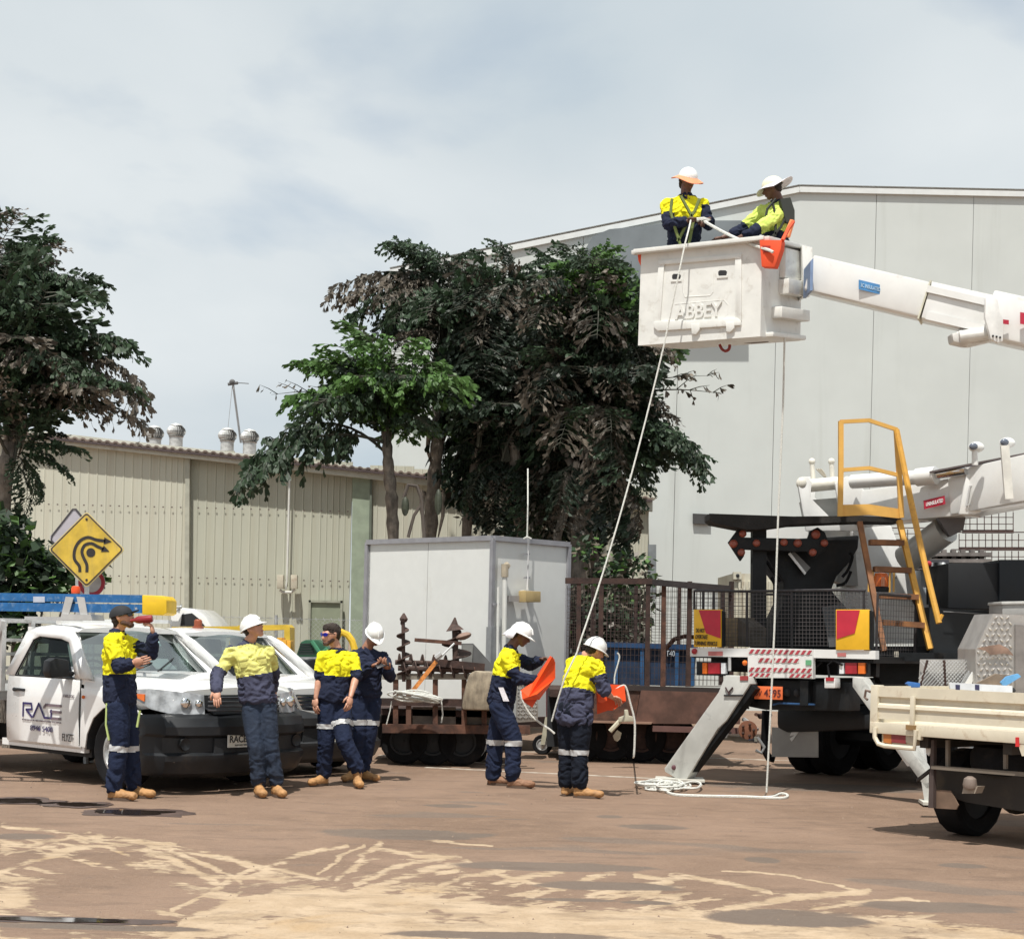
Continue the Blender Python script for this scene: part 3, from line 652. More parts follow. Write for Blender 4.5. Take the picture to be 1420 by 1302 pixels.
def trunk(tree, pts, r0, r1, Y, rags=0):
    W = []; n = len(pts)
    for i, (x, y) in enumerate(pts):
        W.append(GX(x, Y) if y is None else P(x, y, Y + .15 * math.sin(i * 1.7)))
    # resample
    Q = []; Rr = []
    for i in range(n - 1):
        for k in range(6):
            s = k / 6; q = W[i].lerp(W[i + 1], s); f = (i + s) / (n - 1); Q.append(q); Rr.append((r0 + (r1 - r0) * f) * (1 + .10 * math.sin(len(Q) * 2.1) + .08 * rnd.uniform(-1, 1)))
    Q.append(W[-1]); Rr.append(r1)
    MB().tube(Q, Rr, 10).build('trunk', bark, tree, smooth=True, sharp=80)
    for i in range(rags):
        f = rnd.uniform(.35, 1); k = min(len(Q) - 2, int(f * (len(Q) - 1))); p = Q[k]; a = rnd.uniform(0, 6.28); L = rnd.uniform(.35, .8)
        d = Vector((math.cos(a), math.sin(a), 0)); rr = Rr[k]
        mb = MB(); mb.tube([p + d * rr * .7, p + d * (rr + .05) + Vector((0, 0, .12)), p + d * (rr + .07) - Vector((0, 0, L * .4)), p + d * (rr * .8) - Vector((0, 0, L))], [.05, .055, .035, .008], 5); mb.build('leaf_base', fibre_m, tree, smooth=True)
    return Q
def inpoly(x, y, poly):
    c = False; j = len(poly) - 1
    for i in range(len(poly)):
        xi, yi = poly[i]; xj, yj = poly[j]
        if (yi > y) != (yj > y) and x < (xj - xi) * (y - yi) / (yj - yi) + xi: c = not c
        j = i
    return c
def crown(tree, Y, nodes, tips, depth=1.4):
    """fronds arching from crown nodes to their tips (px, py, kind, dy)"""
    for tp in tips:
        px, py, kind = tp[:3]; dy = tp[3] if len(tp) > 3 else rnd.uniform(-depth, depth)
        nd = tp[4] if len(tp) > 4 else min(range(len(nodes)), key=lambda i: (nodes[i][0] - px) ** 2 + (nodes[i][1] - py) ** 2)
        bx, by = nodes[nd]; b = P(bx, by, Y) + Vector((rnd.uniform(-.08, .08), rnd.uniform(-.1, .1), rnd.uniform(-.15, .15)))
        add_frond(tree, b, P(px, py, Y + dy), kind, rnd.uniform(.8, 1.3), rnd.uniform(.85, 1.2))
def fill(tree, Y, nodes, poly, n, kinds, depth=1.2):
    xs = [p[0] for p in poly]; ys = [p[1] for p in poly]; k = 0
    while k < n:
        x = rnd.uniform(min(xs), max(xs)); y = rnd.uniform(min(ys), max(ys))
        if inpoly(x, y, poly):
            nd = rnd.choice(nodes); 
            dd = math.hypot(nd[0] - x, nd[1] - y)
            if abs(nd[0] - x) < 35 and y > nd[1]: continue
            if dd < 60 or dd > 250: 
                if rnd.random() < .8: continue
            b = P(nd[0], nd[1], Y + rnd.uniform(-.4, .4)); add_frond(tree, b, P(x, y, Y + (rnd.uniform(-depth, depth) if y < 590 else rnd.uniform(.5, 2.0))), rnd.choice(kinds), rnd.uniform(.6, 1.2), rnd.uniform(.8, 1.2)); k += 1

# palm with clean pale trunk, left of the clump
Y1 = 27.0
T1 = thing('fishtail_palm', 'green fishtail palm left of the clump, one long frond drooping over the shed roof', 'palm tree', GX(546, Y1), 'fishtail palms behind the white site box')
trunk(T1, [(546, None), (546, 760), (543, 690), (538, 640), (536, 600), (538, 575)], .11, .075, Y1)
N1 = [(538, 590), (537, 620), (560, 570)]
crown(T1, Y1, N1, [(332, 668, 'd', -.4, 1), (352, 640, 'd', .2, 1), (404, 548, 'g', -.6, 0), (425, 505, 'g', .2, 0), (470, 480, 'g', -.8, 0), (500, 455, 'g', .3, 0), (555, 470, 'g', -1, 0), (600, 500, 'g', -.7, 0), (640, 560, 'd', -.5, 0), (440, 560, 'd', -1.2, 0), (470, 530, 'd', -.5, 0), (520, 500, 'd', 0, 0), (595, 590, 'd', -.8, 0), (420, 590, 'd', .8, 0), (480, 560, 'k', .6, 0), (500, 520, 'g', -1.3, 0), (560, 520, 'd', -1.2, 0), (630, 520, 'g', -1.2, 0), (378, 548, 's', .3, 0), (460, 505, 'd', .7, 0)])
fill(T1, Y1, N1, [(450, 500), (560, 480), (640, 530), (620, 600), (560, 585), (470, 600)], 16, 'ddgk', .9)
# tall palm behind
Y2 = 28.2
T2 = thing('fishtail_palm', 'tall leaning palm with ragged fibrous trunk rising between the green palm and the dark clump', 'palm tree', GX(600, Y2), 'fishtail palms behind the white site box')
trunk(T2, [(596, None), (594, 760), (600, 690), (606, 620), (608, 560), (616, 470), (622, 420)], .13, .09, Y2, 10)
N2 = [(622, 420), (612, 480), (618, 400)]
crown(T2, Y2, N2, [(538, 335, 'd', -.3, 2), (560, 350, 'd', .3, 2), (545, 340, 'd', .1, 0), (475, 415, 'b', -.3, 0), (455, 405, 'b', .1, 0), (490, 440, 'd', .1, 0), (500, 395, 'b', .2, 0), (520, 420, 'b', -.8, 0), (560, 395, 'b', -.4, 0), (555, 480, 'k', .2, 0), (600, 345, 'd', .2, 2), (660, 350, 'd', .4, 2), (690, 380, 'd', .2, 2), (650, 480, 'k', -.4, 0), (580, 520, 'k', .3, 1), (600, 440, 'd', -1.4, 0), (640, 420, 'd', -1.3, 0), (670, 520, 'k', -.8, 1), (545, 450, 'd', -.9, 0), (520, 470, 'd', .5, 0)])
fill(T2, Y2, N2, [(520, 400), (600, 350), (690, 380), (690, 560), (600, 580), (540, 520)], 26, 'ddkkb', 1.0)
# clump: three stems
Y3 = 27.6
T3 = thing('fishtail_palm', 'dark dense palm in the middle of the clump above the white site box', 'palm tree', GX(715, Y3), 'fishtail palms behind the white site box')
trunk(T3, [(722, None), (724, 745), (718, 680), (712, 600), (700, 520), (700, 450), (705, 400)], .12, .09, Y3, 8)
trunk(T3, [(640, None), (645, 760), (652, 680), (668, 590), (680, 520)], .09, .06, Y3 + .5, 2)
N3 = [(705, 400), (700, 480), (712, 560), (700, 640), (660, 620)]
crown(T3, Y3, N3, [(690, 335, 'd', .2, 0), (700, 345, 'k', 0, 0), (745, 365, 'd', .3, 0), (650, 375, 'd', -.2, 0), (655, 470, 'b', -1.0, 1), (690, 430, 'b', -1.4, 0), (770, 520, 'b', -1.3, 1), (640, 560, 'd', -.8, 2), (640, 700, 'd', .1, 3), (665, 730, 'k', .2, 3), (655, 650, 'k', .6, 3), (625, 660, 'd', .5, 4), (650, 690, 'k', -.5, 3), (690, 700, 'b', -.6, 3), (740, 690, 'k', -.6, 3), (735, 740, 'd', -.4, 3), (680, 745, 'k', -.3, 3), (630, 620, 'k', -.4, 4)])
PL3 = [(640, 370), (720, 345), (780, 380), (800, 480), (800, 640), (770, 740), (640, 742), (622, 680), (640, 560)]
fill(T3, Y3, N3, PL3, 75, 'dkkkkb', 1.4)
Y4 = 26.6
T4 = thing('fishtail_palm', 'rightmost big palm of the clump, bright green top, drooping over the warehouse wall', 'palm tree', GX(800, Y4), 'fishtail palms behind the white site box')
trunk(T4, [(806, None), (800, 760), (812, 700), (818, 640), (816, 580), (800, 500), (800, 420)], .15, .10, Y4, 16)
trunk(T4, [(770, None), (772, 745), (790, 690), (800, 640)], .08, .05, Y4 - .3, 2)
trunk(T4, [(830, None), (826, 780), (812, 720), (800, 660), (770, 600)], .08, .06, Y4 + .3, 3)
N4 = [(805, 420), (805, 500), (815, 570), (820, 640)]
crown(T4, Y4, N4, [(845, 340, 'g', -.3, 0), (865, 370, 'g', -.6, 0), (820, 345, 'g', .4, 0), (790, 340, 'd', .3, 0), (880, 410, 'd', -.3, 0), (885, 440, 'd', .4, 0), (750, 350, 'd', .2, 0), (735, 400, 'b', -1.2, 0), (830, 470, 'b', -1.5, 0), (740, 450, 'b', -1.3, 0), (900, 480, 'b', .1, 1), (935, 490, 'b', -.2, 1), (900, 520, 'd', -.6, 1), (955, 625, 'd', -.3, 2), (975, 640, 'd', .1, 2), (978, 655, 'd', -.1, 2), (940, 580, 'b', .2, 2), (920, 560, 'b', -.5, 2), (1005, 545, 's', .2, 2), (990, 520, 's', -.2, 2), (905, 640, 'd', -.3, 3), (895, 700, 'd', .1, 3), (885, 740, 'b', -.2, 3), (860, 720, 'k', .3, 3), (870, 780, 'd', .1, 3), (780, 620, 'b', -1.2, 2), (850, 600, 'b', -1.4, 2), (860, 540, 'b', -1.2, 1), (850, 690, 'b', -.9, 2), (770, 700, 'k', -.7, 3), (870, 660, 'd', -.8, 2), (780, 740, 'b', -.5, 3), (845, 750, 'k', -.5, 3)])
PL4 = [(740, 370), (840, 350), (880, 400), (895, 520), (900, 620), (870, 700), (830, 760), (745, 745), (730, 560)]
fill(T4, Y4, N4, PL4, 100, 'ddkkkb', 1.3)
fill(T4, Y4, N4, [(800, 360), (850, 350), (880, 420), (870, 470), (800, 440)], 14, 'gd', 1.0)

# left tree: big, cut by the picture edge
Y5 = 23.0
T5 = thing('left_palm', 'dark broad fishtail palm at the left edge, hanging over the shed roof', 'palm tree', GX(2, Y5))
trunk(T5, [(-6, None), (-4, 760), (4, 690), (10, 640), (20, 590), (12, 520), (-2, 440)], .13, .09, Y5, 5)
N5 = [(-2, 440), (10, 520), (22, 585), (20, 640), (-30, 400)]
crown(T5, Y5, N5, [(28, 300, 'd', -.2, 0), (12, 290, 'b', .2, 4), (40, 340, 's', 0, 0), (80, 335, 'b', .1, 0), (70, 330, 'd', .1, 0), (100, 390, 'd', -.4, 0), (135, 385, 'd', .1, 0), (140, 410, 'd', .3, 0), (60, 430, 'd', -.6, 0), (110, 470, 'd', -.3, 1), (160, 470, 'b', .3, 1), (180, 475, 'd', -.2, 1), (205, 540, 'b', .2, 1), (200, 560, 'b', -.2, 1), (205, 590, 'b', .1, 2), (170, 530, 'd', -.5, 2), (150, 560, 'd', .4, 2), (130, 540, 'b', -1.0, 2), (105, 620, 'd', -.2, 3), (100, 660, 'd', .1, 3), (60, 690, 'd', .2, 3), (40, 680, 'd', -.4, 3), (30, 720, 'd', .1, 3), (80, 600, 'k', .5, 3), (60, 500, 'b', -1.1, 1), (30, 470, 'b', -1.4, 1)])
fill(T5, Y5, N5, [(-80, 330), (30, 330), (90, 420), (130, 500), (120, 580), (70, 620), (20, 650), (-80, 600)], 32, 'dddkbb', 1.4)

# ------------------------------------------------------------------ broadleaf shrubs
def leafcloud(mb, cen, rad, n, sz, r, mats):
    for i in range(n):
        d = Vector((r.gauss(0, 1), r.gauss(0, 1), r.gauss(0, 1))).normalized() * r.random() ** .4
        p = Vector(cen) + Vector((d.x * rad[0], d.y * rad[1], d.z * rad[2])); a = Vector((r.uniform(-1, 1), r.uniform(-1, .3), r.uniform(-.8, .5))).normalized()
        s = a.cross(Vector((r.uniform(-1, 1), r.uniform(-1, 1), 1))).normalized(); L = sz * r.uniform(.6, 1.3); w = L * .33
        mb.add([p, p + a * L * .5 + s * w, p + a * L, p + a * L * .5 - s * w], [(0, 1, 2, 3)], r.choice(mats))
def shrub(label, px, Y, blobs, n, sz, mats, name='shrub', trunkpx=None):
    t = thing(name, label, 'shrub', GX(px, Y)); mb = MB(); r = random.Random(px)
    for (x, y, rx, ry) in blobs:
        leafcloud(mb, P(x, y, Y), (rx * Y / F, .45, ry * Y / F), int(n * rx * ry / 900), sz, r, mats)
    mb.build('foliage', None, t, kind='stuff')
    mb = MB(); b = GX(px, Y)
    for (x, y, rx, ry) in blobs: mb.tube([b + Vector((r.uniform(-.1, .1), 0, 0)), (b + P(x, y, Y)) / 2 + Vector((r.uniform(-.1, .1), .1, .1)), P(x, y, Y)], [.03, .02, .01], 6)
    mb.build('stem', bark, t); return t
shrub('leafy green shrub at the left edge below the dark palm', 10, 21.8, [(10, 740, 32, 36), (35, 780, 34, 38), (-20, 800, 40, 50), (55, 810, 26, 30), (70, 780, 20, 34), (10, 830, 50, 30), (95, 815, 28, 22), (130, 790, 14, 26), (20, 870, 40, 30)], 190, .17, [lf_dark, lf_dark, lf_green, lf_black])
shrub('bright leafed shrub growing behind the rusty cage', 860, 25.2, [(845, 790, 30, 22), (880, 780, 26, 18), (860, 815, 34, 24), (835, 830, 28, 30), (815, 760, 22, 22), (870, 850, 40, 24), (830, 870, 44, 30), (890, 830, 20, 18), (900, 800, 14, 10)], 170, .13, [lf_green, lf_dark, lf_dark, lf_grey])
shrub('dark brown leafy undergrowth behind the mesh, left end of the rusty cage', 810, 24.6, [(795, 870, 20, 60), (820, 900, 40, 50), (860, 860, 30, 30), (800, 840, 22, 36), (830, 860, 40, 36), (870, 880, 34, 26), (800, 900, 30, 30), (850, 910, 40, 22)], 230, .11, [lf_black, lf_grey, lf_dark])
# dark understorey at the foot of the clump
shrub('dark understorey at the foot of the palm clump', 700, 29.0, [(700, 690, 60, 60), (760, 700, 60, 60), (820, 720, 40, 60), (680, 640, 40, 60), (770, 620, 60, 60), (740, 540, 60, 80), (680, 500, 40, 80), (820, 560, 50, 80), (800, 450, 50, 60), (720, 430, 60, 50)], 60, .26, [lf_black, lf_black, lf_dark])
# potted-looking round green things by the trunk (cactus-like pads)
t = thing('hooped_plant', 'dark hooped stem with two hanging pods beside the palm trunk', 'plant', GX(590, 25.5))
mb = MB(); mb.tube([GX(590, 25.5), P(588, 740, 25.5), P(584, 690, 25.5), P(578, 674, 25.5), P(566, 672, 25.5), P(560, 690, 25.5)], .03, 7); mb.tube([P(566, 745, 25.5), P(574, 715, 25.5), P(584, 700, 25.5)], .025, 6); mb.build('stem', M('dark_stem', (.07, .055, .045), .8), t, smooth=True)
for x, y in ((562, 702), (608, 696)): MB().ball(P(x, y, 25.4), (.06, .06, .15 if x < 600 else .20), 10, 8).build('pod', M('pod_dark', (.03, .035, .02), .6, var=.4, scale=14), t, smooth=True)
# ------------------------------------------------------------------ people
def mk_skin(name, c): return M(name, c, .5, var=.12, scale=25)
skin_l = mk_skin('skin_light', (.52, .27, .18)); skin_d = mk_skin('skin_tan', (.30, .14, .085)); skin_b = mk_skin('skin_brown', (.13, .06, .04))
def cloth(name, c, dirt=None): return M(name, c, .85, var=.10, scale=12, dirt=dirt, dirt_amt=.25, dscale=5, bump=.6, bscale=55, spec=.2)
hv = cloth('hi_vis_yellow', (.80, .73, .018)); hv_pale = cloth('faded_lime', (.68, .66, .21)); hv_lime = cloth('hi_vis_lime', (.60, .72, .16))
navy = cloth('navy_cotton', (.017, .022, .046)); navy_f = cloth('faded_navy', (.055, .058, .095)); dk_navy = cloth('dark_trousers', (.009, .012, .021)); navy_t = cloth('navy_trousers', (.015, .022, .050))
refl = M('reflective_tape', (.52, .52, .52), .5, .2, var=.08)
boot_m = M('tan_leather', (.42, .22, .085), .7, var=.15, scale=15, dirt=(.25, .14, .08), dirt_amt=.5); boot_b = M('brown_leather', (.22, .11, .06), .7, var=.2, dirt=(.3, .2, .14), dirt_amt=.4)
sole_m = M('boot_sole', (.10, .065, .045), .8, var=.2); hat_w = M('helmet_white', (.82, .82, .80), .3, var=.02, coat=.4); hat_c = M('helmet_cream', (.78, .74, .55), .35, var=.03, coat=.3)
hair_m = M('dark_hair', (.035, .022, .016), .7, var=.4, scale=60, bump=1.5, bscale=120); cap_m = M('black_cap', (.016, .017, .020), .8, var=.2); white_cloth = cloth('white_cloth', (.78, .76, .80)); hat_o = cloth('orange_brim', (.85, .30, .16))
lens_b = M('mirror_blue', (.02, .03, .45), .08, .6, var=.1); lens_k = M('dark_lens', (.01, .01, .012), .1); phone_m = M('black_phone', (.012, .012, .014), .25); lip_m = M('lips', (.35, .12, .09), .5)
def ico(): 
    bm = bmesh.new(); bmesh.ops.create_icosphere(bm, subdivisions=2, radius=1); v = [x.co.copy() for x in bm.verts]; bm.free(); return v
ICO = ico()
class Soft:
    """a soft body: hulls between ellipsoids, melted into one surface"""
    def __init__(s): s.bm = bmesh.new()
    def hull(s, *ells):
        b = bmesh.new()
        for c, r, ax in ells:
            if isinstance(r, (int, float)): r = (r, r, r)
            for q in ICO:
                p = Vector((q.x * r[0], q.y * r[1], q.z * r[2]))
                b.verts.new(Vector(c) + (ax @ p if ax is not None else p))
        bmesh.ops.convex_hull(b, input=b.verts)
        for v in [v for v in b.verts if not v.link_faces]: b.verts.remove(v)
        me = bpy.data.meshes.new('h'); b.to_mesh(me); b.free(); s.bm.from_mesh(me); bpy.data.meshes.remove(me)
    def cap(s, a, b, ra, rb): s.hull((a, ra, None), (b, rb, None))
    def chain(s, pts):
        for (a, ra), (b, rb) in zip(pts, pts[1:]): s.cap(a, b, ra, rb)
    def melt(s, vox=.012, smooth=4, noise_amp=0.0, nscale=.1, seed=0, fold=None):
        me = bpy.data.meshes.new('soft'); s.bm.to_mesh(me); s.bm.free()
        o = bpy.data.objects.new('soft', me); C.objects.link(o)
        r = o.modifiers.new('r', 'REMESH'); r.mode = 'VOXEL'; r.voxel_size = vox; r.adaptivity = 0
        if smooth: sm = o.modifiers.new('s', 'SMOOTH'); sm.iterations = smooth; sm.factor = .5
        dg = bpy.context.evaluated_depsgraph_get(); m2 = bpy.data.meshes.new_from_object(o.evaluated_get(dg)); bpy.data.objects.remove(o); bpy.data.meshes.remove(me)
        if noise_amp:
            off = Vector((seed * 3.1, seed * 1.7, 0)); ns = [v.normal.copy() for v in m2.vertices]
            for v, n in zip(m2.vertices, ns):
                p = v.co / nscale + off
                a = noise.noise(Vector((p.x, p.y, p.z * 2.2)) + Vector((noise.noise(p * .7) * 2, 0, noise.noise(p * .9 + off) * 2)))
                a = 1 - 2 * abs(a) - .45
                if fold is not None: a *= fold(v.co)
                v.co += n * (a * noise_amp)
        return m2
def finish(me, name, mats, parent, classify=None):
    off = OFF[parent.name]
    for mm in mats: me.materials.append(mm)
    if classify:
        me.polygons.foreach_set('material_index', [classify(p.center) for p in me.polygons])
    me.transform(Matrix.Translation(-off)); me.polygons.foreach_set('use_smooth', [True] * len(me.polygons)); me.name = name
    o = bpy.data.objects.new(name, me); C.objects.link(o); o.parent = parent; return o
def axes(f, u):
    f = Vector(f).normalized(); u = Vector(u); u = (u - f * u.dot(f)).normalized(); s = u.cross(f)   # s = the figure's left... x=side, y=front, z=up
    return Matrix((f.cross(u), f, u)).transposed()
def segt(p, a, b):
    d = b - a; L2 = d.length_squared; t = max(0, min(1, (p - a).dot(d) / L2)) if L2 else 0
    return t, (p - (a + d * t)).length
def band(name, src_mesh_obj, test, offset, mat, parent):
    """strip of tape lying on a garment"""
    me = src_mesh_obj.data; off = Vector((0, 0, 0)); mp = {}; vs = []; fs = []
    for p in me.polygons:
        if test(p.center + OFF[parent.name]):
            idx = []
            for vi in p.vertices:
                if vi not in mp: mp[vi] = len(vs); vs.append(me.vertices[vi].co + me.vertices[vi].normal * offset)
                idx.append(mp[vi])
            fs.append(tuple(idx))
    if not fs: return None
    m2 = bpy.data.meshes.new(name); m2.from_pydata(vs, [], fs); m2.materials.append(mat); m2.polygons.foreach_set('use_smooth', [True] * len(fs))
    o = bpy.data.objects.new(name, m2); C.objects.link(o); o.parent = parent; return o
def hand(mb, wrist, tip, palm_n, curl, size, thumb_side=1, mat=None, holdcurl=None):
    """palm joined to the wrist, four fingers of unequal length and a thumb"""
    d = (tip - wrist).normalized(); n = (palm_n - d * palm_n.dot(d)).normalized(); s = d.cross(n)
    S = size; pc = wrist + d * .045 * S
    ax = Matrix((s, d, n)).transposed()
    mb.ball(pc, (.040 * S, .055 * S, .018 * S), 10, 7, mat, ax)
    for i, (o_, L) in enumerate(((-.030, .075), (-.010, .086), (.010, .082), (.029, .064))):
        b = wrist + d * .085 * S + s * o_ * S - d * abs(o_) * .2 * S; pts = [b]; a = 0; p = b
        for k in range(3):
            a += curl * (1.0 + .1 * i) ; p = p + (d * math.cos(a) + n * math.sin(a)) * (L * S * (.42, .33, .25)[k]); pts.append(p)
        mb.tube(pts, [.0095 * S, .009 * S, .008 * S, .0065 * S], 6, mat)
    b = wrist + d * .025 * S - s * .034 * S * thumb_side
    p1 = b + (d * .8 - s * .7 * thumb_side + n * .3).normalized() * .036 * S; p2 = p1 + (d * 1 - s * .15 * thumb_side + n * (.3 + curl * .5)).normalized() * .032 * S
    mb.tube([b - d * .01, p1, p2], [.013 * S, .011 * S, .008 * S], 6, mat)
def person(label, Y, J, face, opts, group=None, cat='worker'):
    """J: joints as picture points (px, py, dy) at depth Y + dy"""
    W = {k: P(v[0], v[1], Y + (v[2] if len(v) > 2 else 0)) for k, v in J.items()}
    q = opts.get
    if q('feet', True):
        lowest = min(W['an_l'].z, W['an_r'].z); 
    base = Vector((W['pelvis'].x, W['pelvis'].y, q('floor', 0.0)))
    t = thing('person', label, cat, base, group); S = q('scale', 1.0)
    hd = W['head']; nk = W['neck']; pe = W['pelvis']; skin = q('skin', skin_l)
    hf = Vector(q('hface', face)); hu = Vector(q('hup', (0, 0, 1))); HA = axes(hf, hu)
    side = (W['sh_l'] - W['sh_r']).normalized(); up = (nk - pe).normalized(); TA = Matrix((side, up.cross(side).normalized(), up)).transposed()
    ch = pe.lerp(nk, .66); wa = pe.lerp(nk, .30); bf = axes(face, up)
    hipx = (W['hip_l'] - W['hip_r']).normalized(); PA = Matrix((hipx, Vector((0, 0, 1)).cross(hipx).normalized(), Vector((0, 0, 1)))).transposed()
    # ---- body
    b = Soft()
    def H(x, y, z): return hd + HA @ Vector((x * S, y * S, z * S))
    b.hull((H(0, -.012, .035), (.074 * S, .092 * S, .082 * S), HA), (H(0, .03, -.01), (.062 * S, .066 * S, .075 * S), HA))
    b.hull((H(0, .03, -.02), (.058 * S, .058 * S, .06 * S), HA), (H(0, .058, -.085), (.030 * S, .028 * S, .026 * S), HA))
    b.hull((H(0, .085, .012), .012 * S, None), (H(0, .112, -.022), (.014 * S, .014 * S, .010 * S), HA), (H(0, .08, -.03), .02 * S, None))
    b.hull((H(.035, .076, .025), .02 * S, None), (H(-.035, .076, .025), .02 * S, None))
    b.hull((H(.018, .084, -.058), .009 * S, None), (H(-.018, .084, -.058), .009 * S, None))
    for sx in (-1, 1): b.hull((H(sx * .078, -.005, .012), (.010 * S, .020 * S, .030 * S), HA), (H(sx * .076, -.003, -.018), (.008 * S, .014 * S, .014 * S), HA))
    b.cap(H(0, -.02, -.04), nk, .056 * S, .06 * S)
    bw = q('build', 1.0) * 1.10
    b.hull((nk - up * .04, (.075 * S, .065 * S, .05 * S), TA), (W['sh_l'] - up * .04, .038 * S, None), (W['sh_r'] - up * .04, .038 * S, None), (ch, (.125 * S * bw, .085 * S * bw, .09), TA))
    b.hull((ch, (.130 * S * bw, .088 * S * bw, .09 * S), TA), (wa, (.135 * S * bw, .10 * S * bw, .08 * S), TA)); b.hull((wa, (.135 * S * bw, .10 * S * bw, .08 * S), TA), (pe, (.145 * S * bw, .105 * S * bw, .08 * S), PA))
    for k in 'lr':
        b.chain([(W['sh_' + k] - up * .02, .040 * S), (W['el_' + k], .038 * S), (W['el_' + k].lerp(W['wr_' + k], .3), .041 * S), (W['wr_' + k], .026 * S)])
        if q('legs', True): b.chain([(W['hip_' + k], .085 * S), (W['kn_' + k], .055 * S), (W['kn_' + k].lerp(W['an_' + k], .3), .055 * S), (W['an_' + k], .036 * S)])
    bm_ = b.melt(.0115, 3)
    hm = MB()
    for k in 'lr':
        hp = W.get('hd_' + k) or (W['wr_' + k] + (W['wr_' + k] - W['el_' + k]).normalized() * .1)
        hand(hm, W['wr_' + k], hp, Vector(q('palm_' + k, (0, 1, 0))), q('curl_' + k, .35), 1.05 * S, q('thumb_' + k, 1))
    me = bpy.data.meshes.new('x'); me.from_pydata(hm.v, [], hm.f); jb = bmesh.new(); jb.from_mesh(bm_); jb.from_mesh(me); bmesh.ops.recalc_face_normals(jb, faces=jb.faces); jb.to_mesh(bm_); jb.free()
    body = finish(bm_, 'body', [skin], t)
    # ---- shirt
    st, sb = q('shirt', (hv, navy)); slv = q('sleeve', {'l': (.45, 1), 'r': (.45, 1)})    # (yellow until, sleeve ends) along the arm 0..1 shoulder-elbow, 1..2 elbow-wrist
    s = Soft(); tail = q('tail', .0)
    r1 = (.172 * S * bw, .125 * S * bw, .1 * S); r2 = (.165 * S * bw, .125 * S * bw, .09 * S); r3 = (.178 * S * bw, .135 * S * bw, .07 * S)
    s.hull((nk - up * .012, (.076 * S, .068 * S, .040 * S), TA), (W['sh_l'] - up * .03, .060 * S, None), (W['sh_r'] - up * .03, .060 * S, None), (ch, r1, TA))
    hem = pe - Vector((0, 0, tail)); s.hull((ch, r1, TA), (wa, r2, TA)); s.hull((wa, r2, TA), (hem, r3, PA))
    s.hull((nk - up * .01, (.070 * S, .066 * S, .03 * S), TA), (nk + up * .02, (.064 * S, .06 * S, .012 * S), TA))
    for k in 'lr':
        e = slv[k][1]
        if e <= 1: s.chain([(W['sh_' + k] - up * .015, .066 * S), (W['sh_' + k].lerp(W['el_' + k], e), .064 * S)])
        else: s.chain([(W['sh_' + k] - up * .015, .072 * S), (W['el_' + k], .066 * S), (W['el_' + k].lerp(W['wr_' + k], e - 1), .054 * S)])
    sm = s.melt(.0115, 2, .020 * q('wrinkle', 1), .11, rnd.random() * 9)
    ysplit = q('split', .42)     # along pelvis -> neck
    armr = {}
    def cls(p):
        best = None
        for k in 'lr':
            t1, d1 = segt(p, W['sh_' + k], W['el_' + k]); t2, d2 = segt(p, W['el_' + k], W['wr_' + k])
            ta, da = (t1, d1 - .06) if d1 < d2 else (1 + t2, d2 - .045)
            if best is None or da < best[1]: best = (ta, da, k)
        tt, dt = segt(p, pe, nk); f = (p - pe).dot(up) / (nk - pe).length
        td = min((p - pe.lerp(nk, max(0, min(1, f)))).length - .15, 1)
        if best[1] < td and best[0] > .08: return 0 if best[0] < slv[best[2]][0] else 1
        if best[1] < .01 and best[0] > .3: return 0 if best[0] < slv[best[2]][0] else 1
        if q('collar', True) and f > .985 : return 1
        return 0 if f > ysplit else 1
    shirt = finish(sm, 'shirt', [st, sb], t, cls)
    # buttons placket, pockets
    fr = bf @ Vector((0, 1, 0))
    # ---- trousers
    tm = q('trousers', navy_t)
    if q('legs', True):
        s = Soft(); s.hull((pe + Vector((0, 0, .06)), (.150 * S * bw, .112 * S * bw, .05 * S), PA), (pe - Vector((0, 0, .03)), (.158 * S * bw, .120 * S * bw, .06 * S), PA), (W['hip_l'], .095 * S, None), (W['hip_r'], .095 * S, None))
        for k in 'lr':
            hp, kn, an = W['hip_' + k], W['kn_' + k], W['an_' + k]; gz = q('baggy', 1.0)
            s.chain([(hp, .112 * S), (hp.lerp(kn, .5), .102 * S * gz), (kn, .084 * S * gz), (kn.lerp(an, .5), .078 * S * gz), (kn.lerp(an, .85), .078 * S * gz), (kn.lerp(an, .98), .072 * S * gz)])
        def fold(p):
            return .6 + 1.3 * max(0, 1 - (p.z - q('floor', 0)) / .45) 
        tr = finish(s.melt(.012, 2, .014, .13, rnd.random() * 9, fold), 'trousers', [tm], t)
        tb = q('tape', None)
        if tb is not None:
            for k in 'lr':
                kn, an, hp = W['kn_' + k], W['an_' + k], W['hip_' + k]; ctr = kn.lerp(an, tb) if tb >= 0 else kn.lerp(hp, -tb); ax_ = ((an - kn) if tb >= 0 else (kn - hp)).normalized()
                okn = W['kn_' + ('r' if k == 'l' else 'l')]; oan = W['an_' + ('r' if k == 'l' else 'l')]
                band('reflective_band', tr, lambda p: abs((p - ctr).dot(ax_)) < .027 and (p - ctr).length < .17 and segt(p, hp, kn)[1] + segt(p, kn, an)[1] <= segt(p, W['hip_' + ('r' if k == 'l' else 'l')], okn)[1] + segt(p, okn, oan)[1] + .02, .006, refl, t)
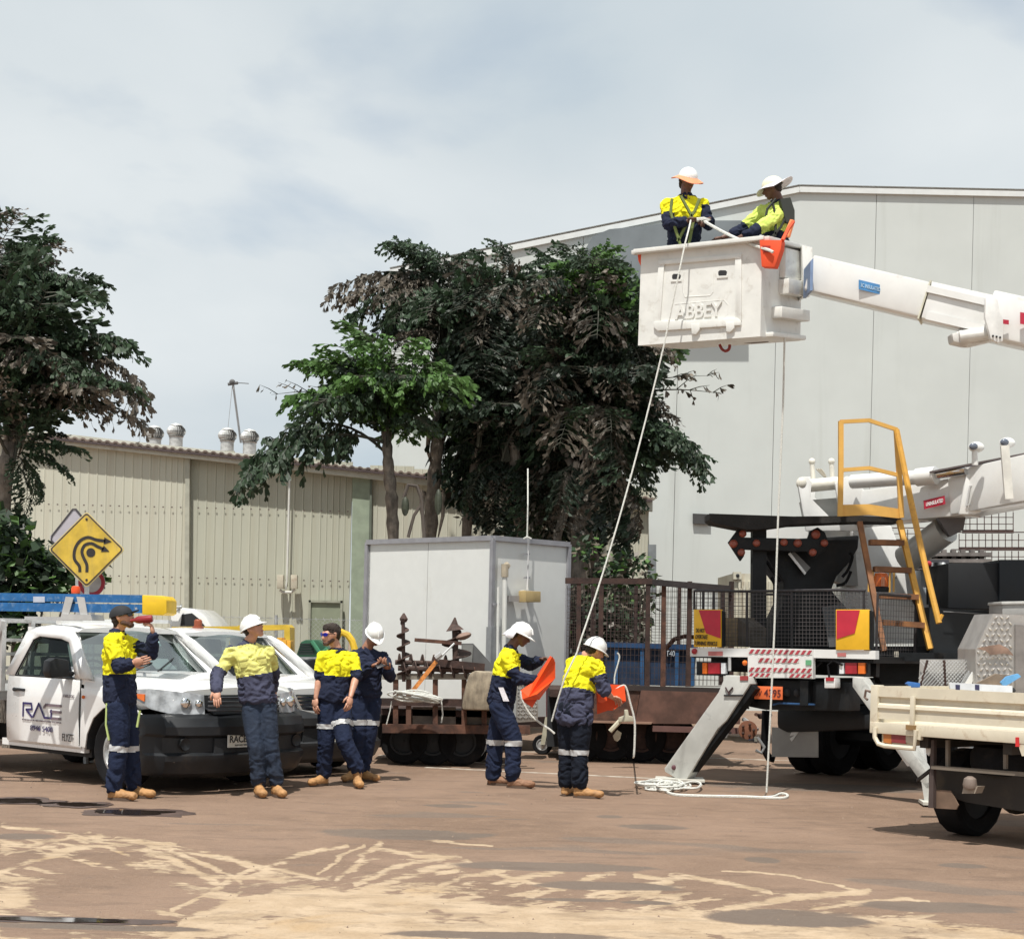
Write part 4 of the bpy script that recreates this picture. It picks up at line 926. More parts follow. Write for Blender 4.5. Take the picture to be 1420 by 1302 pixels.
        # ---- boots
        for k in 'lr':
            an = W['an_' + k]; toe = W['toe_' + k]; g0 = q('ground_' + k, 0.0)
            d = (toe - an); d.z = 0 if q('flat_' + k, True) else d.z; d.normalize(); L = .215 * S
            upv = Vector((0, 0, 1)) if q('flat_' + k, True) else (Vector((0, 0, 1)) - d * d.z).normalized()
            sdv = d.cross(upv).normalized(); AX = Matrix((sdv, d, upv)).transposed()
            a0 = Vector((an.x, an.y, g0 + .0)) if q('flat_' + k, True) else an - upv * .09
            s = Soft()
            s.hull((a0 + upv * .15 + (an - a0) * 0, (.052, .055, .03), AX), (a0 + upv * .06 - d * .01, (.042, .052, .045), AX))
            s.hull((a0 + upv * .06, (.048, .06, .05), AX), (a0 + upv * .05 + d * L * .55, (.050, .055, .042), AX), (a0 + upv * .03 - d * .03, (.038, .035, .02), AX), (a0 + upv * .09 + d * .04, (.036, .04, .03), AX))
            s.hull((a0 + upv * .05 + d * L * .6, (.051, .055, .042), AX), (a0 + upv * .048 + d * L * .95, (.049, .05, .04), AX))
            bo = finish(s.melt(.009, 3, .006, .06, k == 'l'), 'boot', [q('boot', boot_m)], t)
            mb = MB(); out = []
            for i in range(20):
                a = 2 * math.pi * i / 20; y = math.sin(a); x = math.cos(a); w_ = .052 if y > 0 else .045
                out.append(a0 + d * (.075 + y * .142) * S + sdv * (x * (w_ if abs(y) < .8 else w_)) + upv * .001)
            mb.prism(out, upv * .026, sole_m); mb.build('sole', sole_m, bo, smooth=True)
    # ---- head things
    hw = q('hat')
    def dome(mat, brim_pts, rz=.108, rx=.098, ry=.122, cz=.028, cy=-.01):
        mb = MB(); n = 22; R = 7; vs = []; fs = []
        for i in range(R + 1):
            th = (math.pi / 2) * i / R
            for k in range(n):
                a = 2 * math.pi * k / n; vs.append(H(rx * math.sin(th + .02) * math.cos(a), cy + ry * math.sin(th + .02) * math.sin(a), cz + rz * math.cos(th)))
        for i in range(R):
            for k in range(n): fs.append((i * n + k, (i + 1) * n + k, (i + 1) * n + (k + 1) % n, i * n + (k + 1) % n))
        fs.append(tuple(range(n)))
        mb.add(vs, fs)
        return mb
    if hw in ('helmet', 'helmet_back'):
        hm_ = q('hatmat', hat_w)
        hobj = dome(hm_, None).build('helmet', hm_, t, smooth=True, sharp=60)
        mb = MB(); vs = []; n = 28
        for k in range(n):
            a = 2 * math.pi * k / n; c_, s_ = math.cos(a), math.sin(a); pk = max(0, s_) ** 2.5
            vs.append(H(.095 * c_, -.01 + .118 * s_, .030)); vs.append(H((.110 - .012 * pk) * c_, -.01 + (.132 + .055 * pk) * s_, .020 - .015 * pk)); vs.append(H((.109 - .012 * pk) * c_, -.01 + (.131 + .054 * pk) * s_, .013 - .015 * pk))
        fs = []
        for k in range(n):
            j = (k + 1) % n; fs += [(3 * k, 3 * k + 1, 3 * j + 1, 3 * j), (3 * k + 1, 3 * k + 2, 3 * j + 2, 3 * j + 1), (3 * k + 2, 3 * k, 3 * j, 3 * j + 2)]
        mb.add(vs, fs).build('brim', hm_, hobj, smooth=True)
        mb = MB(); mb.tube([H(0, .118, .06), H(0, .09, .105), H(0, .03, .138), H(0, -.04, .138), H(0, -.10, .10)], .010 * S, 6).build('ridge', hm_, hobj, smooth=True)
    if hw == 'sunbrim':
        hm_ = q('hatmat', hat_w); hobj = dome(hm_, None).build('helmet', hm_, t, smooth=True, sharp=60)
        mb = MB(); vs = []; n = 36; bm2 = q('brimmat', hat_o); bk = q('backbrim', 0)
        for k in range(n):
            a = 2 * math.pi * k / n; c_, s_ = math.cos(a), math.sin(a); wv = .012 * math.sin(3 * a + 1)
            vs.append(H(.094 * c_, -.01 + .117 * s_, .035)); ext = .075 + bk * max(0, -s_) * .04
            vs.append(H((.095 + ext) * c_, -.01 + (.118 + ext) * s_, .012 + wv - .018 + (.05 * bk * max(0, -s_)))); vs.append(H((.094 + ext) * c_, -.01 + (.117 + ext) * s_, .007 + wv - .018 + (.05 * bk * max(0, -s_))))
        fs = []
        for k in range(n):
            j = (k + 1) % n; fs += [(3 * k, 3 * k + 1, 3 * j + 1, 3 * j), (3 * k + 1, 3 * k + 2, 3 * j + 2, 3 * j + 1), (3 * k + 2, 3 * k, 3 * j, 3 * j + 2)]
        mb.add(vs, fs).build('brim', bm2, hobj, smooth=True)
    if hw == 'cap':
        hobj = dome(cap_m, None, .100, .092, .116, .025).build('cap', cap_m, t, smooth=True, sharp=60)
        mb = MB(); vs = []
        for k in range(9):
            a = math.pi * (k / 8 * .8 + .1); vs += [H(.085 * math.cos(a), -.01 + .10 * math.sin(a), .04), H(.075 * math.cos(a), .03 + .15 * math.sin(a), .045 - .01 * abs(math.cos(a))), H(.074 * math.cos(a), .03 + .148 * math.sin(a), .038 - .01 * abs(math.cos(a)))]
        fs = []
        for k in range(8): fs += [(3 * k, 3 * k + 1, 3 * k + 4, 3 * k + 3), (3 * k + 1, 3 * k + 2, 3 * k + 5, 3 * k + 4), (3 * k + 2, 3 * k, 3 * k + 3, 3 * k + 5)]
        mb.add(vs, fs).build('visor', cap_m, hobj, smooth=True)
        MB().box((-.02, 0, 0), (.02, .002, .02), None, lambda x, y, z: H(x, .155 + y, .05 + z)).build('badge', refl, hobj)
    if q('hair', 'short'):
        s = Soft()
        if q('hair') == 'full':
            s.hull((H(0, -.02, .055), (.084 * S, .098 * S, .078 * S), HA), (H(0, .045, .095), (.058 * S, .035 * S, .026 * S), HA)); s.hull((H(0, -.035, .03), (.084 * S, .082 * S, .07 * S), HA), (H(0, -.055, -.03), (.06 * S, .045 * S, .04 * S), HA))
            hairo = finish(s.melt(.010, 1, .012, .035, 2), 'hair', [hair_m], t)
        else:
            s.hull((H(0, -.035, .02), (.079 * S, .075 * S, .06 * S), HA), (H(0, -.055, -.035), (.055 * S, .042 * S, .03 * S), HA)); 
            if q('hair') == 'long': s.hull((H(0, -.045, .0), (.085 * S, .06 * S, .05 * S), HA), (H(0, -.06, -.07), (.055 * S, .04 * S, .04 * S), HA))
            hairo = finish(s.melt(.010, 1, .008, .03, 2), 'hair', [hair_m], t)
    if q('beard'):
        s = Soft(); s.hull((H(.05, .02, -.045), (.018, .03, .022), HA), (H(.022, .072, -.078), .020, None)); s.hull((H(-.05, .02, -.045), (.018, .03, .022), HA), (H(-.022, .072, -.078), .020, None)); s.hull((H(.02, .072, -.085), .02, None), (H(-.02, .072, -.085), .02, None)); s.hull((H(.022, .095, -.045), .007, None), (H(-.022, .095, -.045), .007, None))
        finish(s.melt(.008, 1, .006, .02, 4), 'beard', [M('beard_brown', (.09, .045, .03), .8, var=.3, scale=60)], t)
    if q('glasses'):
        g = MB(); lm = q('glasses')
        for sx in (-1, 1):
            pts = []
            for k in range(12):
                a = 2 * math.pi * k / 12; pts.append(H(sx * (.034 + .030 * math.cos(a)), .103 - .018 * abs(.034 + .03 * math.cos(a)) / .06, .018 + .020 * math.sin(a)))
            g.prism(pts, HA @ Vector((0, .006, 0)), lm)
            g.tube([H(sx * .066, .085, .024), H(sx * .079, .04, .022), H(sx * .082, -.01, .015)], .004, 5, lens_k)
        g.tube([H(-.012, .106, .022), H(.012, .106, .022)], .004, 5, lens_k); g.build('sunglasses', None, t, smooth=True)
    else:
        g = MB()
        for sx in (-1, 1): g.ball(H(sx * .032, .090, .010), (.012 * S, .006 * S, .006 * S), 8, 5, None, HA)
        g.build('eye', M('eye_dark', (.03, .02, .015), .3), t); g = MB()
    MB().ball(H(0, .093, -.058), (.022 * S, .007 * S, .006 * S), 8, 5, None, HA).build('mouth', lip_m, t)
    if q('flap'):     # sun cloth hanging from the back of the helmet
        vs = []; n = 12
        for k in range(n + 1):
            a = math.pi * (1.08 + .84 * k / n) ; c_, s_ = math.cos(a), math.sin(a)
            for (e, z) in ((.100, .032), (.128, -.01), (.15 + .015 * math.sin(k * 2.1), -.07 + .01 * math.sin(k * 1.7))): vs.append(H(e * c_ * .95, -.01 + (e + .02) * s_, z))
        fs = [(3 * k + i, 3 * k + i + 1, 3 * k + 4 + i, 3 * k + 3 + i) for k in range(n) for i in range(2)]
        o = MB().add(vs, fs).build('neck_flap', q('flap'), t, smooth=True); sol = o.modifiers.new('s', 'SOLIDIFY'); sol.thickness = .004
    # shirt details: collar, chest pockets
    if q('details', True):
        T2 = axes(q('tface', face), up)
        def B(x, y, z): return nk + T2 @ Vector((x, y, z))
        mb = MB(); mb.tube([B(-.062, .01, .0), B(-.045, .055, -.02), B(-.012, .082, -.055)], [.014, .014, .008], 6); mb.tube([B(.062, .01, .0), B(.045, .055, -.02), B(.012, .082, -.055)], [.014, .014, .008], 6); mb.tube([B(-.062, .01, .0), B(-.045, -.05, .008), B(0, -.062, .012), B(.045, -.05, .008), B(.062, .01, .0)], .014, 6)
        mb.build('collar', q('collarmat', sb), t, smooth=True)
        for sx in (-1, 1):
            if not q('pockets', False): break
            c0 = B(sx * .085, .118 * bw, -.17); mb = MB(); mb.box((-.045, -.02, -.05), (.045, .008, .035), None, lambda x, y, z: c0 + T2 @ Vector((x, y, z))); mb.box((-.048, .006, .015), (.048, .014, .038), None, lambda x, y, z: c0 + T2 @ Vector((x, y, z)))
            mb.build('chest_pocket', st, t, bevel=.004)
    t['_'] = 0; del t['_']
    return t, W, H

grp = 'crew in navy work trousers standing in the yard'
# 1 drinking man
p1, W1, H1 = person('man in black cap and yellow shirt drinking from a dark red bottle', 15.6,
 dict(head=(170, 857, 0), neck=(163, 876, .02), sh_r=(154, 888, -.17), sh_l=(180, 891, .17), el_r=(166, 925, -.26), wr_r=(184, 919, -.30), hd_r=(198, 916, -.30),
      el_l=(209, 906, .02), wr_l=(213, 880, -.05), hd_l=(209, 864, -.06), pelvis=(167, 968, 0), hip_r=(163, 979, -.09), hip_l=(173, 979, .09), kn_r=(166, 1030, -.10), kn_l=(180, 1030, .12), an_r=(158, 1092, -.10), an_l=(184, 1088, .16), toe_r=(180, 1098, -.16), toe_l=(205, 1094, .1)),
 (.93, -.35, 0), dict(hface=(.93, -.25, .22), hup=(-.2, 0, 1), hat='cap', hair='long', beard=True, skin=skin_l, shirt=(hv, navy), split=.36, tail=.03, sleeve={'r': (.72, 1.72), 'l': (.35, 1.85)}, trousers=navy_t, tape=.12, palm_r=(0, 1, .2), palm_l=(-1, 0, 0), curl_l=.55, curl_r=.25, glasses=lens_k, baggy=1.08, pockets=False))
# 2 leaning man looking up
p2, W2, H2 = person('man in white helmet and faded lime shirt leaning on the bonnet, looking up', 16.22,
 dict(head=(351, 872, 0), neck=(345, 892, .03), sh_r=(322, 902, -.02), sh_l=(371, 903, .05), el_r=(301, 936, -.10), wr_r=(300, 957, -.36), hd_r=(301, 970, -.40), el_l=(379, 932, .3), wr_l=(378, 955, .45), hd_l=(379, 968, .5),
      pelvis=(358, 968, .02), hip_r=(350, 982, .0), hip_l=(369, 982, .03), kn_r=(355, 1036, -.08), kn_l=(375, 1034, -.02), an_r=(359, 1084, -.05), an_l=(383, 1082, .0), toe_r=(368, 1099, -.35), toe_l=(396, 1094, -.25)),
 (.25, -.97, 0), dict(hface=(.80, -.42, .42), hup=(-.5, .1, .9), hat='helmet', skin=skin_l, glasses=lens_k, shirt=(hv_pale, navy_f), split=.42, tail=.02, sleeve={'r': (.75, 1.95), 'l': (.75, 1.95)}, trousers=M('plain_navy', (.013, .023, .046), .85, var=.15, bump=.5, bscale=50), palm_r=(0, 1, 0), palm_l=(0, 1, 0), curl_r=.12, pockets=True, scale=.98, collarmat=navy_f))
# 3 man with blue sunglasses
p3, W3, H3 = person('bareheaded man in blue mirrored sunglasses and yellow shirt walking with ankles crossed', 17.5,
 dict(head=(459, 881, 0), neck=(467, 901, .04), sh_r=(448, 909, -.06), sh_l=(489, 910, .10), el_r=(443, 938, -.06), wr_r=(438, 968, -.13), hd_r=(437, 984, -.16), el_l=(494, 938, .02), wr_l=(486, 966, -.16), hd_l=(484, 978, -.2),
      pelvis=(463, 966, 0), hip_r=(455, 976, -.03), hip_l=(473, 977, .04), kn_r=(452, 1030, -.06), kn_l=(477, 1026, -.14), an_r=(449, 1071, .0), an_l=(496, 1066, -.1), toe_r=(430, 1085, -.2), toe_l=(500, 1086, -.35)),
 (-.45, -.89, 0), dict(hface=(-.72, -.66, -.10), hair='full', beard=True, skin=skin_l, glasses=lens_b, shirt=(hv, navy), split=.43, tail=.02, sleeve={'r': (.75, .95), 'l': (.75, .98)}, trousers=navy_t, tape=-.42, palm_r=(.5, .5, 0), palm_l=(-.5, .6, 0), curl_r=.3, curl_l=.35, pockets=True, build=1.04, ground_l=0.0, baggy=1.05))
# 4 man in navy on phone
p4, W4, H4 = person('man in white helmet and all navy workwear looking down at a phone', 18.1,
 dict(head=(520, 880, 0), neck=(508, 900, .06), sh_r=(491, 908, .04), sh_l=(531, 910, .08), el_r=(500, 935, -.10), wr_r=(515, 923, -.24), hd_r=(526, 920, -.27), el_l=(541, 938, .0), wr_l=(538, 928, -.22), hd_l=(533, 922, -.27),
      pelvis=(506, 962, .05), hip_r=(498, 972, .03), hip_l=(516, 972, .08), kn_r=(499, 1016, -.02), kn_l=(513, 1016, .03), an_r=(490, 1062, .0), an_l=(504, 1064, .06), toe_r=(478, 1074, -.2), toe_l=(520, 1075, -.06)),
 (.45, -.89, 0), dict(hface=(.35, -.70, -.62), hup=(.1, -.5, .85), hat='helmet', skin=skin_d, glasses=lens_k, shirt=(navy, navy), sleeve={'r': (0, 1.9), 'l': (0, 1.9)}, trousers=navy_t, tape=-.30, palm_r=(.2, -.2, 1), palm_l=(-.2, -.2, 1), curl_r=.5, curl_l=.5, scale=.97))
t = thing('phone', 'black phone held in both hands by the man in all navy', 'phone', P(530, 921, 17.83))
MB().box((-.04, -.005, -.075), (.04, .005, .075), None, Matrix.Translation(P(530, 921, 17.82)) @ Matrix.Rotation(R_(-50), 4, 'X') @ Matrix.Rotation(R_(60), 4, 'Y')).build('case', phone_m, t, bevel=.002)
# 6 man in profile with orange folded sheet
p6, W6, H6 = person('dark skinned man in white helmet with white neck flap holding up a folded orange cover', 17.9,
 dict(head=(722, 881, 0), neck=(708, 898, 0), sh_r=(703, 911, -.17), sh_l=(713, 910, .17), el_r=(718, 941, -.22), wr_r=(745, 943, -.26), hd_r=(758, 944, -.26), el_l=(735, 921, .14), wr_l=(750, 915, .02), hd_l=(760, 912, -.04),
      pelvis=(695, 968, 0), hip_r=(692, 979, -.09), hip_l=(699, 979, .09), kn_r=(712, 1024, -.12), kn_l=(687, 1022, .12), an_r=(711, 1076, -.13), an_l=(684, 1075, .14), toe_r=(735, 1086, -.18), toe_l=(708, 1084, .1)),
 (.97, -.2, 0), dict(hface=(.90, -.12, -.38), hup=(.3, 0, .95), hat='helmet', flap=white_cloth, hair='short', skin=skin_b, glasses=lens_k, shirt=(hv, navy), split=.43, tail=.03, sleeve={'r': (.55, 1.85), 'l': (.3, 1.85)}, tape=.12, palm_r=(0, .3, 1), palm_l=(0, -.3, -1), curl_r=.3, curl_l=.5, boot=boot_b, build=1.0, baggy=1.12, wrinkle=1.2))
# 7 bending man seen from behind
p7, W7, H7 = person('man bending over seen from behind, white helmet and yellow shirt, arms in orange cover', 16.9,
 dict(head=(825, 902, .10), neck=(811, 910, .12), sh_r=(828, 922, -.12), sh_l=(795, 916, .22), el_r=(838, 957, -.16), wr_r=(848, 966, .02), hd_r=(857, 970, .1), el_l=(822, 950, .35), wr_l=(836, 970, .32), hd_l=(846, 974, .30),
      pelvis=(796, 985, 0), hip_r=(806, 995, -.06), hip_l=(788, 993, .06), kn_r=(804, 1040, -.05), kn_l=(787, 1038, .08), an_r=(804, 1086, -.07), an_l=(785, 1084, .10), toe_r=(830, 1097, -.12), toe_l=(796, 1092, .30)),
 (.62, .78, 0), dict(hface=(.80, .45, -.35), hup=(.45, .1, .9), hat='helmet', skin=skin_l, shirt=(hv, navy_f), split=.36, tail=.10, sleeve={'r': (.40, 1.1), 'l': (.5, 1.1)}, tape=.08, trousers=dk_navy, palm_r=(0, -.3, -1), palm_l=(0, 0, -1), curl_r=.4, curl_l=.4, build=1.10, glasses=lens_k, baggy=1.1, wrinkle=1.3, details=False))
# 8 and 9 in the bucket
BF = 4.86
p8, W8, H8 = person('raised bucket worker with orange brimmed helmet and yellow shirt, holding a rope', 17.88,
 dict(head=(954, 250, 0), neck=(951, 272, .02), sh_r=(925, 283, .0), sh_l=(974, 282, .06), el_r=(927, 311, -.10), wr_r=(953, 307, -.24), hd_r=(966, 304, -.26), el_l=(982, 311, .0), wr_l=(984, 304, -.18), hd_l=(974, 306, -.25),
      pelvis=(948, 352, .02), hip_r=(940, 365, 0), hip_l=(957, 365, .04), kn_r=(940, 415, 0), kn_l=(958, 415, .04), an_r=(940, 455, .05), an_l=(960, 455, .1), toe_r=(945, 465, -.1), toe_l=(965, 465, -.05)),
 (.25, -.95, 0), dict(floor=BF, ground_l=BF, ground_r=BF, hface=(.45, -.80, -.35), hat='sunbrim', hair='long', skin=skin_b, glasses=lens_k, shirt=(hv, navy), split=.55, sleeve={'r': (.55, 1.8), 'l': (.2, 1.8)}, palm_r=(0, -.3, -1), palm_l=(0, -.2, -1), curl_r=.45, curl_l=.5, scale=1.0))
p9, W9, H9 = person('worker in the raised bucket with cream helmet and pale lime shirt, leaning on the rim', 17.85,
 dict(head=(1071, 262, 0), neck=(1080, 280, .02), sh_r=(1058, 291, .14), sh_l=(1080, 297, -.14), el_r=(1028, 320, .12), wr_r=(1001, 330, .08), hd_r=(988, 332, .05), el_l=(1045, 322, -.22), wr_l=(1020, 333, -.18), hd_l=(1006, 334, -.18),
      pelvis=(1074, 345, .0), hip_r=(1068, 358, .06), hip_l=(1072, 358, -.06), kn_r=(1062, 410, .06), kn_l=(1066, 410, -.06), an_r=(1058, 455, .06), an_l=(1064, 455, -.04), toe_r=(1045, 465, .1), toe_l=(1050, 465, -.05)),
 (-.95, -.1, 0), dict(floor=BF, ground_l=BF, ground_r=BF, hface=(-.93, .15, -.28), hup=(.0, 0, 1), hat='sunbrim', hatmat=hat_c, brimmat=white_cloth, backbrim=1, hair='short', skin=skin_b, shirt=(hv_lime, navy), split=.30, sleeve={'r': (.8, 1.4), 'l': (.80, 1.4)}, palm_r=(0, 0, -1), palm_l=(0, 0, -1), curl_r=.4, curl_l=.3, scale=.98))
# harnesses
hs_m = M('harness_web', (.03, .035, .03), .8); hs_g = M('harness_green', (.16, .20, .06), .8)
mb = MB()
for a in ([(932, 276), (930, 295), (938, 322), (945, 345)], [(944, 272), (955, 292), (962, 305), (955, 340)], [(970, 276), (964, 292), (955, 305), (940, 335)]): mb.tube([P(x, y, 17.88 - .17) for x, y in a], .018, 5)
mb.build('harness', hs_g, p8)
mb = MB()
for a in ([(1072, 283), (1076, 300), (1075, 328)], [(1088, 278), (1090, 300), (1083, 315), (1068, 332)], [(1076, 276), (1064, 290), (1062, 300)]): mb.tube([P(x, y, 17.85 - .19) for x, y in a], .014, 5)
mb.prism([P(1082, 276, 17.64), P(1096, 274, 17.64), P(1102, 292, 17.64), P(1102, 308, 17.64), P(1090, 308, 17.64)], (0, .12, 0)); mb.build('harness', hs_m, p9)
mb = MB(); mb.tube([P(1099, 306, 17.6), P(1091, 328, 17.6)], [.03, .04], 8); mb.build('energy_absorber', M('orange_web', (.8, .25, .1), .7), p9)
mb = MB(); mb.tube([P(1052, 301, 17.27), P(1050, 312, 17.25)], .03, 6)
# held items
t = tag(MB().lathe([(.028, -.10), (.036, -.09), (.036, .03), (.030, .05), (.016, .075), (.014, .10), (.014, .11)], P(197, 859, 15.52), 14, ax=Vector((-1, 0, -.12)).to_track_quat('Z', 'Y').to_matrix()).build('bottle', M('red_bottle', (.25, .02, .025), .3), smooth=True), 'dark red drink bottle tipped to the mouth of the man in the black cap', 'bottle')
# extra cloth details
plate([(691, 953), (698, 953), (706, 972), (698, 972)], FR(17.68), .012).build('paper', white_cloth, p6)
for a in ([(148, 975), (147, 1005), (151, 1026)], [(194, 985), (190, 1008)]): MB().tube([P(x, y, 15.45) for x, y in a], .012, 5).build('lanyard', M('lime_strap', (.45, .55, .2), .7), p1)
# ------------------------------------------------------------------ white utes
def wheel(parent, T, x, y, r=.37, w=.25, steel=True, out=1, rm=None):
    """wheel with axle along local y"""
    def TT(a, b, c): return T(x + a, y + b, r + c)
    ax = lambda rr, ang, yy: TT(rr * math.cos(ang), yy, rr * math.sin(ang))
    mb = MB(); n = 32; prof = [(r * .60, -w / 2 * .8), (r * .88, -w / 2), (r * .985, -w / 2 * .85), (r, -w / 4), (r, w / 4), (r * .985, w / 2 * .85), (r * .88, w / 2), (r * .60, w / 2 * .8)]
    vs = []; 
    for k in range(n):
        for j, (rr, yy) in enumerate(prof):
            q = rr * (1 - (.02 if (k % 2 and 2 <= j <= 5) else 0)); vs.append(ax(q, 2 * math.pi * k / n, yy))
    m_ = len(prof); fs = [(k * m_ + j, k * m_ + (j + 1) % m_, ((k + 1) % n) * m_ + (j + 1) % m_, ((k + 1) % n) * m_ + j) for k in range(n) for j in range(m_)]
    wo = mb.add(vs, fs).build('wheel', rubber, parent, smooth=True, sharp=30)
    mb = MB(); vs = []; prof = [(r * .61, out * w * .38), (r * .52, out * w * .40), (r * .48, out * w * .22), (r * .25, out * w * .28), (r * .1, out * w * .36), (.01, out * w * .36)]
    for k in range(n):
        for rr, yy in prof: vs.append(ax(rr, 2 * math.pi * k / n, yy))
    m_ = len(prof); fs = [(k * m_ + j, k * m_ + j + 1, ((k + 1) % n) * m_ + j + 1, ((k + 1) % n) * m_ + j) for k in range(n) for j in range(m_ - 1)]
    mb.add(vs, fs).build('rim', rm or galv, wo, smooth=True)
    mb = MB(); mb.tube([TT(0, -out * w * .3, 0), TT(0, out * w * .1, 0)], r * .62, 20); mb.build('drum', tint, wo); return wo
seat_m = M('seat_fabric', (.06, .065, .07), .9); shade_m = M('paper_white', (.75, .75, .78), .8)
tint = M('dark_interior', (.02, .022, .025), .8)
def ute(label, origin, theta, style, group):
    h = Vector((math.sin(theta), -math.cos(theta), 0)); lf = Vector((0, 0, 1)).cross(h)  # lf: vehicle's left; its right side faces the camera
    U = thing('ute', label, 'ute', origin, group)
    def T(x, y, z): return Vector(origin) + h * x + lf * y + Vector((0, 0, z))
    hw = .91
    # body shell: stations along x (0 = bumper front) with the half section (y, z)
    hz = style.get('hood', 1.03)
    def sect(y0, y1, y2, y3, z0, z1, z2, z3, z4): return [(y0, z0), (y1, z0 + .04), (y1 + .01, z1), (y2, z2), (y3, z3), (0, z4)]
    def loft(name, secs, mat, par, cap0=True, cap1=True, subd=2):
        vs = []; fs = []; m_ = None
        for x, sc in secs:
            ring = [(y, z) for y, z in sc] + [(-y, z) for y, z in reversed(sc[:-1])]; m_ = len(ring)
            vs += [T(x if not isinstance(x, tuple) else 0, y, z) for y, z in ring]
        for i in range(len(secs) - 1):
            for j in range(m_ - 1): fs.append((i * m_ + j, i * m_ + j + 1, (i + 1) * m_ + j + 1, (i + 1) * m_ + j))
        if cap0: fs.append(tuple(range(m_)))
        if cap1: fs.append(tuple((len(secs) - 1) * m_ + j for j in range(m_ - 1, -1, -1)))
        return MB().add(vs, fs).build(name, mat, par, smooth=True, sharp=40)
    # bonnet and guards
    bl = hz + .12
    bonnet = [(-.16, [(.60, .86), (.74, .88), (.76, .92), (.72, hz - .05), (.60, hz - .02), (.30, hz + .00), (0, hz + .01)]),
              (-.32, [(.80, .84), (.84, .88), (.85, .95), (.80, hz + .00), (.64, hz + .03), (.30, hz + .045), (0, hz + .05)]),
              (-.70, [(.86, .80), (.895, .88), (.90, .98), (.84, hz + .045), (.66, hz + .075), (.30, hz + .085), (0, hz + .09)]),
              (-1.10, [(.87, .80), (.905, .90), (.91, 1.01), (.85, hz + .07), (.66, hz + .105), (.30, hz + .12), (0, hz + .125)]),
              (-1.45, [(.87, .80), (.905, .90), (.91, 1.03), (.86, hz + .08), (.68, hz + .12), (.30, hz + .135), (0, hz + .14)])]
    loft('bonnet', bonnet, van_white, U)
    # front wing round the wheel arch (each side)
    R = .37; xc = -.95
    for sy in (-1, 1):
        arch = [(-.34, .60)]
        arch = [(-.40, .745), (-.38, .70), (-.44, .60), (-.50, .42)] + [(xc + (R + .09) * math.cos(a), R + (R + .09) * math.sin(a)) for a in [R_(v) for v in (10, 35, 60, 85, 110, 135, 160, 178)]] + [(-1.50, .40), (-1.50, .99), (-.95, .96), (-.64, .95), (-.60, .84)]
        MB().prism([T(x, sy * .895, z) for x, z in arch], lf * (sy * .018)).build('front_wing', van_white, U, bevel=.006)
        lin = MB(); pts = [(xc + (R + .08) * math.cos(R_(a)), R + (R + .08) * math.sin(R_(a))) for a in range(0, 181, 15)]
        lin.add([T(x, sy * .90, z) for x, z in pts] + [T(x, sy * .55, z) for x, z in pts], [(i, i + 1, len(pts) + i + 1, len(pts) + i) for i in range(len(pts) - 1)]); lin.build('wheel_liner', tint, U)
        rim = MB(); rim.tube([T(xc + (R + .10) * math.cos(R_(a)), sy * .915, R + (R + .10) * math.sin(R_(a))) for a in range(-5, 186, 12)], .018, 6); 
        if style.get('flares'): rim.build('wheel_arch_flare', black_plastic, U, smooth=True)
    wheel(U, T, xc, -.76, out=-1); wheel(U, T, xc, .76); wheel(U, T, -4.03, -.76, out=-1); wheel(U, T, -4.03, .76)
    # engine bay and underbody
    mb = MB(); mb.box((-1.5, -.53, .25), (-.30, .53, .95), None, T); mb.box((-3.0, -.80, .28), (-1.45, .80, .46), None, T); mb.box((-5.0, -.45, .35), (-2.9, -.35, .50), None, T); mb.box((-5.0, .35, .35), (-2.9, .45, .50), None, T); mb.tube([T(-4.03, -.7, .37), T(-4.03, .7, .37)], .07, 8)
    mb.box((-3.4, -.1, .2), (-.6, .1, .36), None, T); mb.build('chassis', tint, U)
    # bumper: rounded lower front
    bm_mat = style['bumper']; bmp = []
    for y, xo in ((-.93, -.50), (-.92, -.36), (-.85, -.16), (-.70, -.06), (-.50, -.005), (0, .03), (.50, -.005), (.70, -.06), (.85, -.16), (.92, -.36), (.93, -.50)): bmp.append((y, xo))
    pz = [(-.10, .19), (-.03, .23), (.025, .34), (.03, .375), (-.02, .40), (-.02, .57), (.03, .60), (.03, .66), (-.01, .73), (-.06, .77)]
    vs = [T(xo + dx, y * (1 if z > .3 else .97), z) for y, xo in bmp for dx, z in pz]; n = len(pz)
    fs = [(i * n + j, i * n + j + 1, (i + 1) * n + j + 1, (i + 1) * n + j) for i in range(len(bmp) - 1) for j in range(n - 1)]
    bo = MB().add(vs, fs).build('bumper', bm_mat, U, smooth=True, sharp=20); sol = bo.modifiers.new('s', 'SOLIDIFY'); sol.thickness = -.03
    # lower intake, fog lamp pockets, skid strip
    mb = MB(); mb.box((.018, -.40, .40), (.036, .40, .55), None, T); mb.build('lower_intake', tint, U)
    if style.get('strip'):
        for sy in (-1, 1):
            mb = MB(); mb.prism([T(.0, sy * .45, .30), T(-.09, sy * .80, .325), T(-.09, sy * .80, .355), T(.0, sy * .45, .33)], h * .02); mb.build('chrome_strip', chrome, U)
            MB().lathe([(.065, 0), (.06, .02), (.045, .012)], T(-.045, sy * .70, .50), 14, ax=h.to_track_quat('Z', 'Y').to_matrix()).build('fog_lamp', black_plastic, U, smooth=True)
    # grille
    gz0, gz1 = hz - .215, hz - .06; gw = style.get('gw', .47)
    mb = MB(); mb.prism([T(-.05, -gw, gz0 + .03), T(.0, -gw * .82, gz0 - .03), T(.0, gw * .82, gz0 - .03), T(-.05, gw, gz0 + .03), T(-.08, gw, gz1), T(-.08, -gw, gz1)], h * -.03); g = mb.build('grille', black_plastic, U)
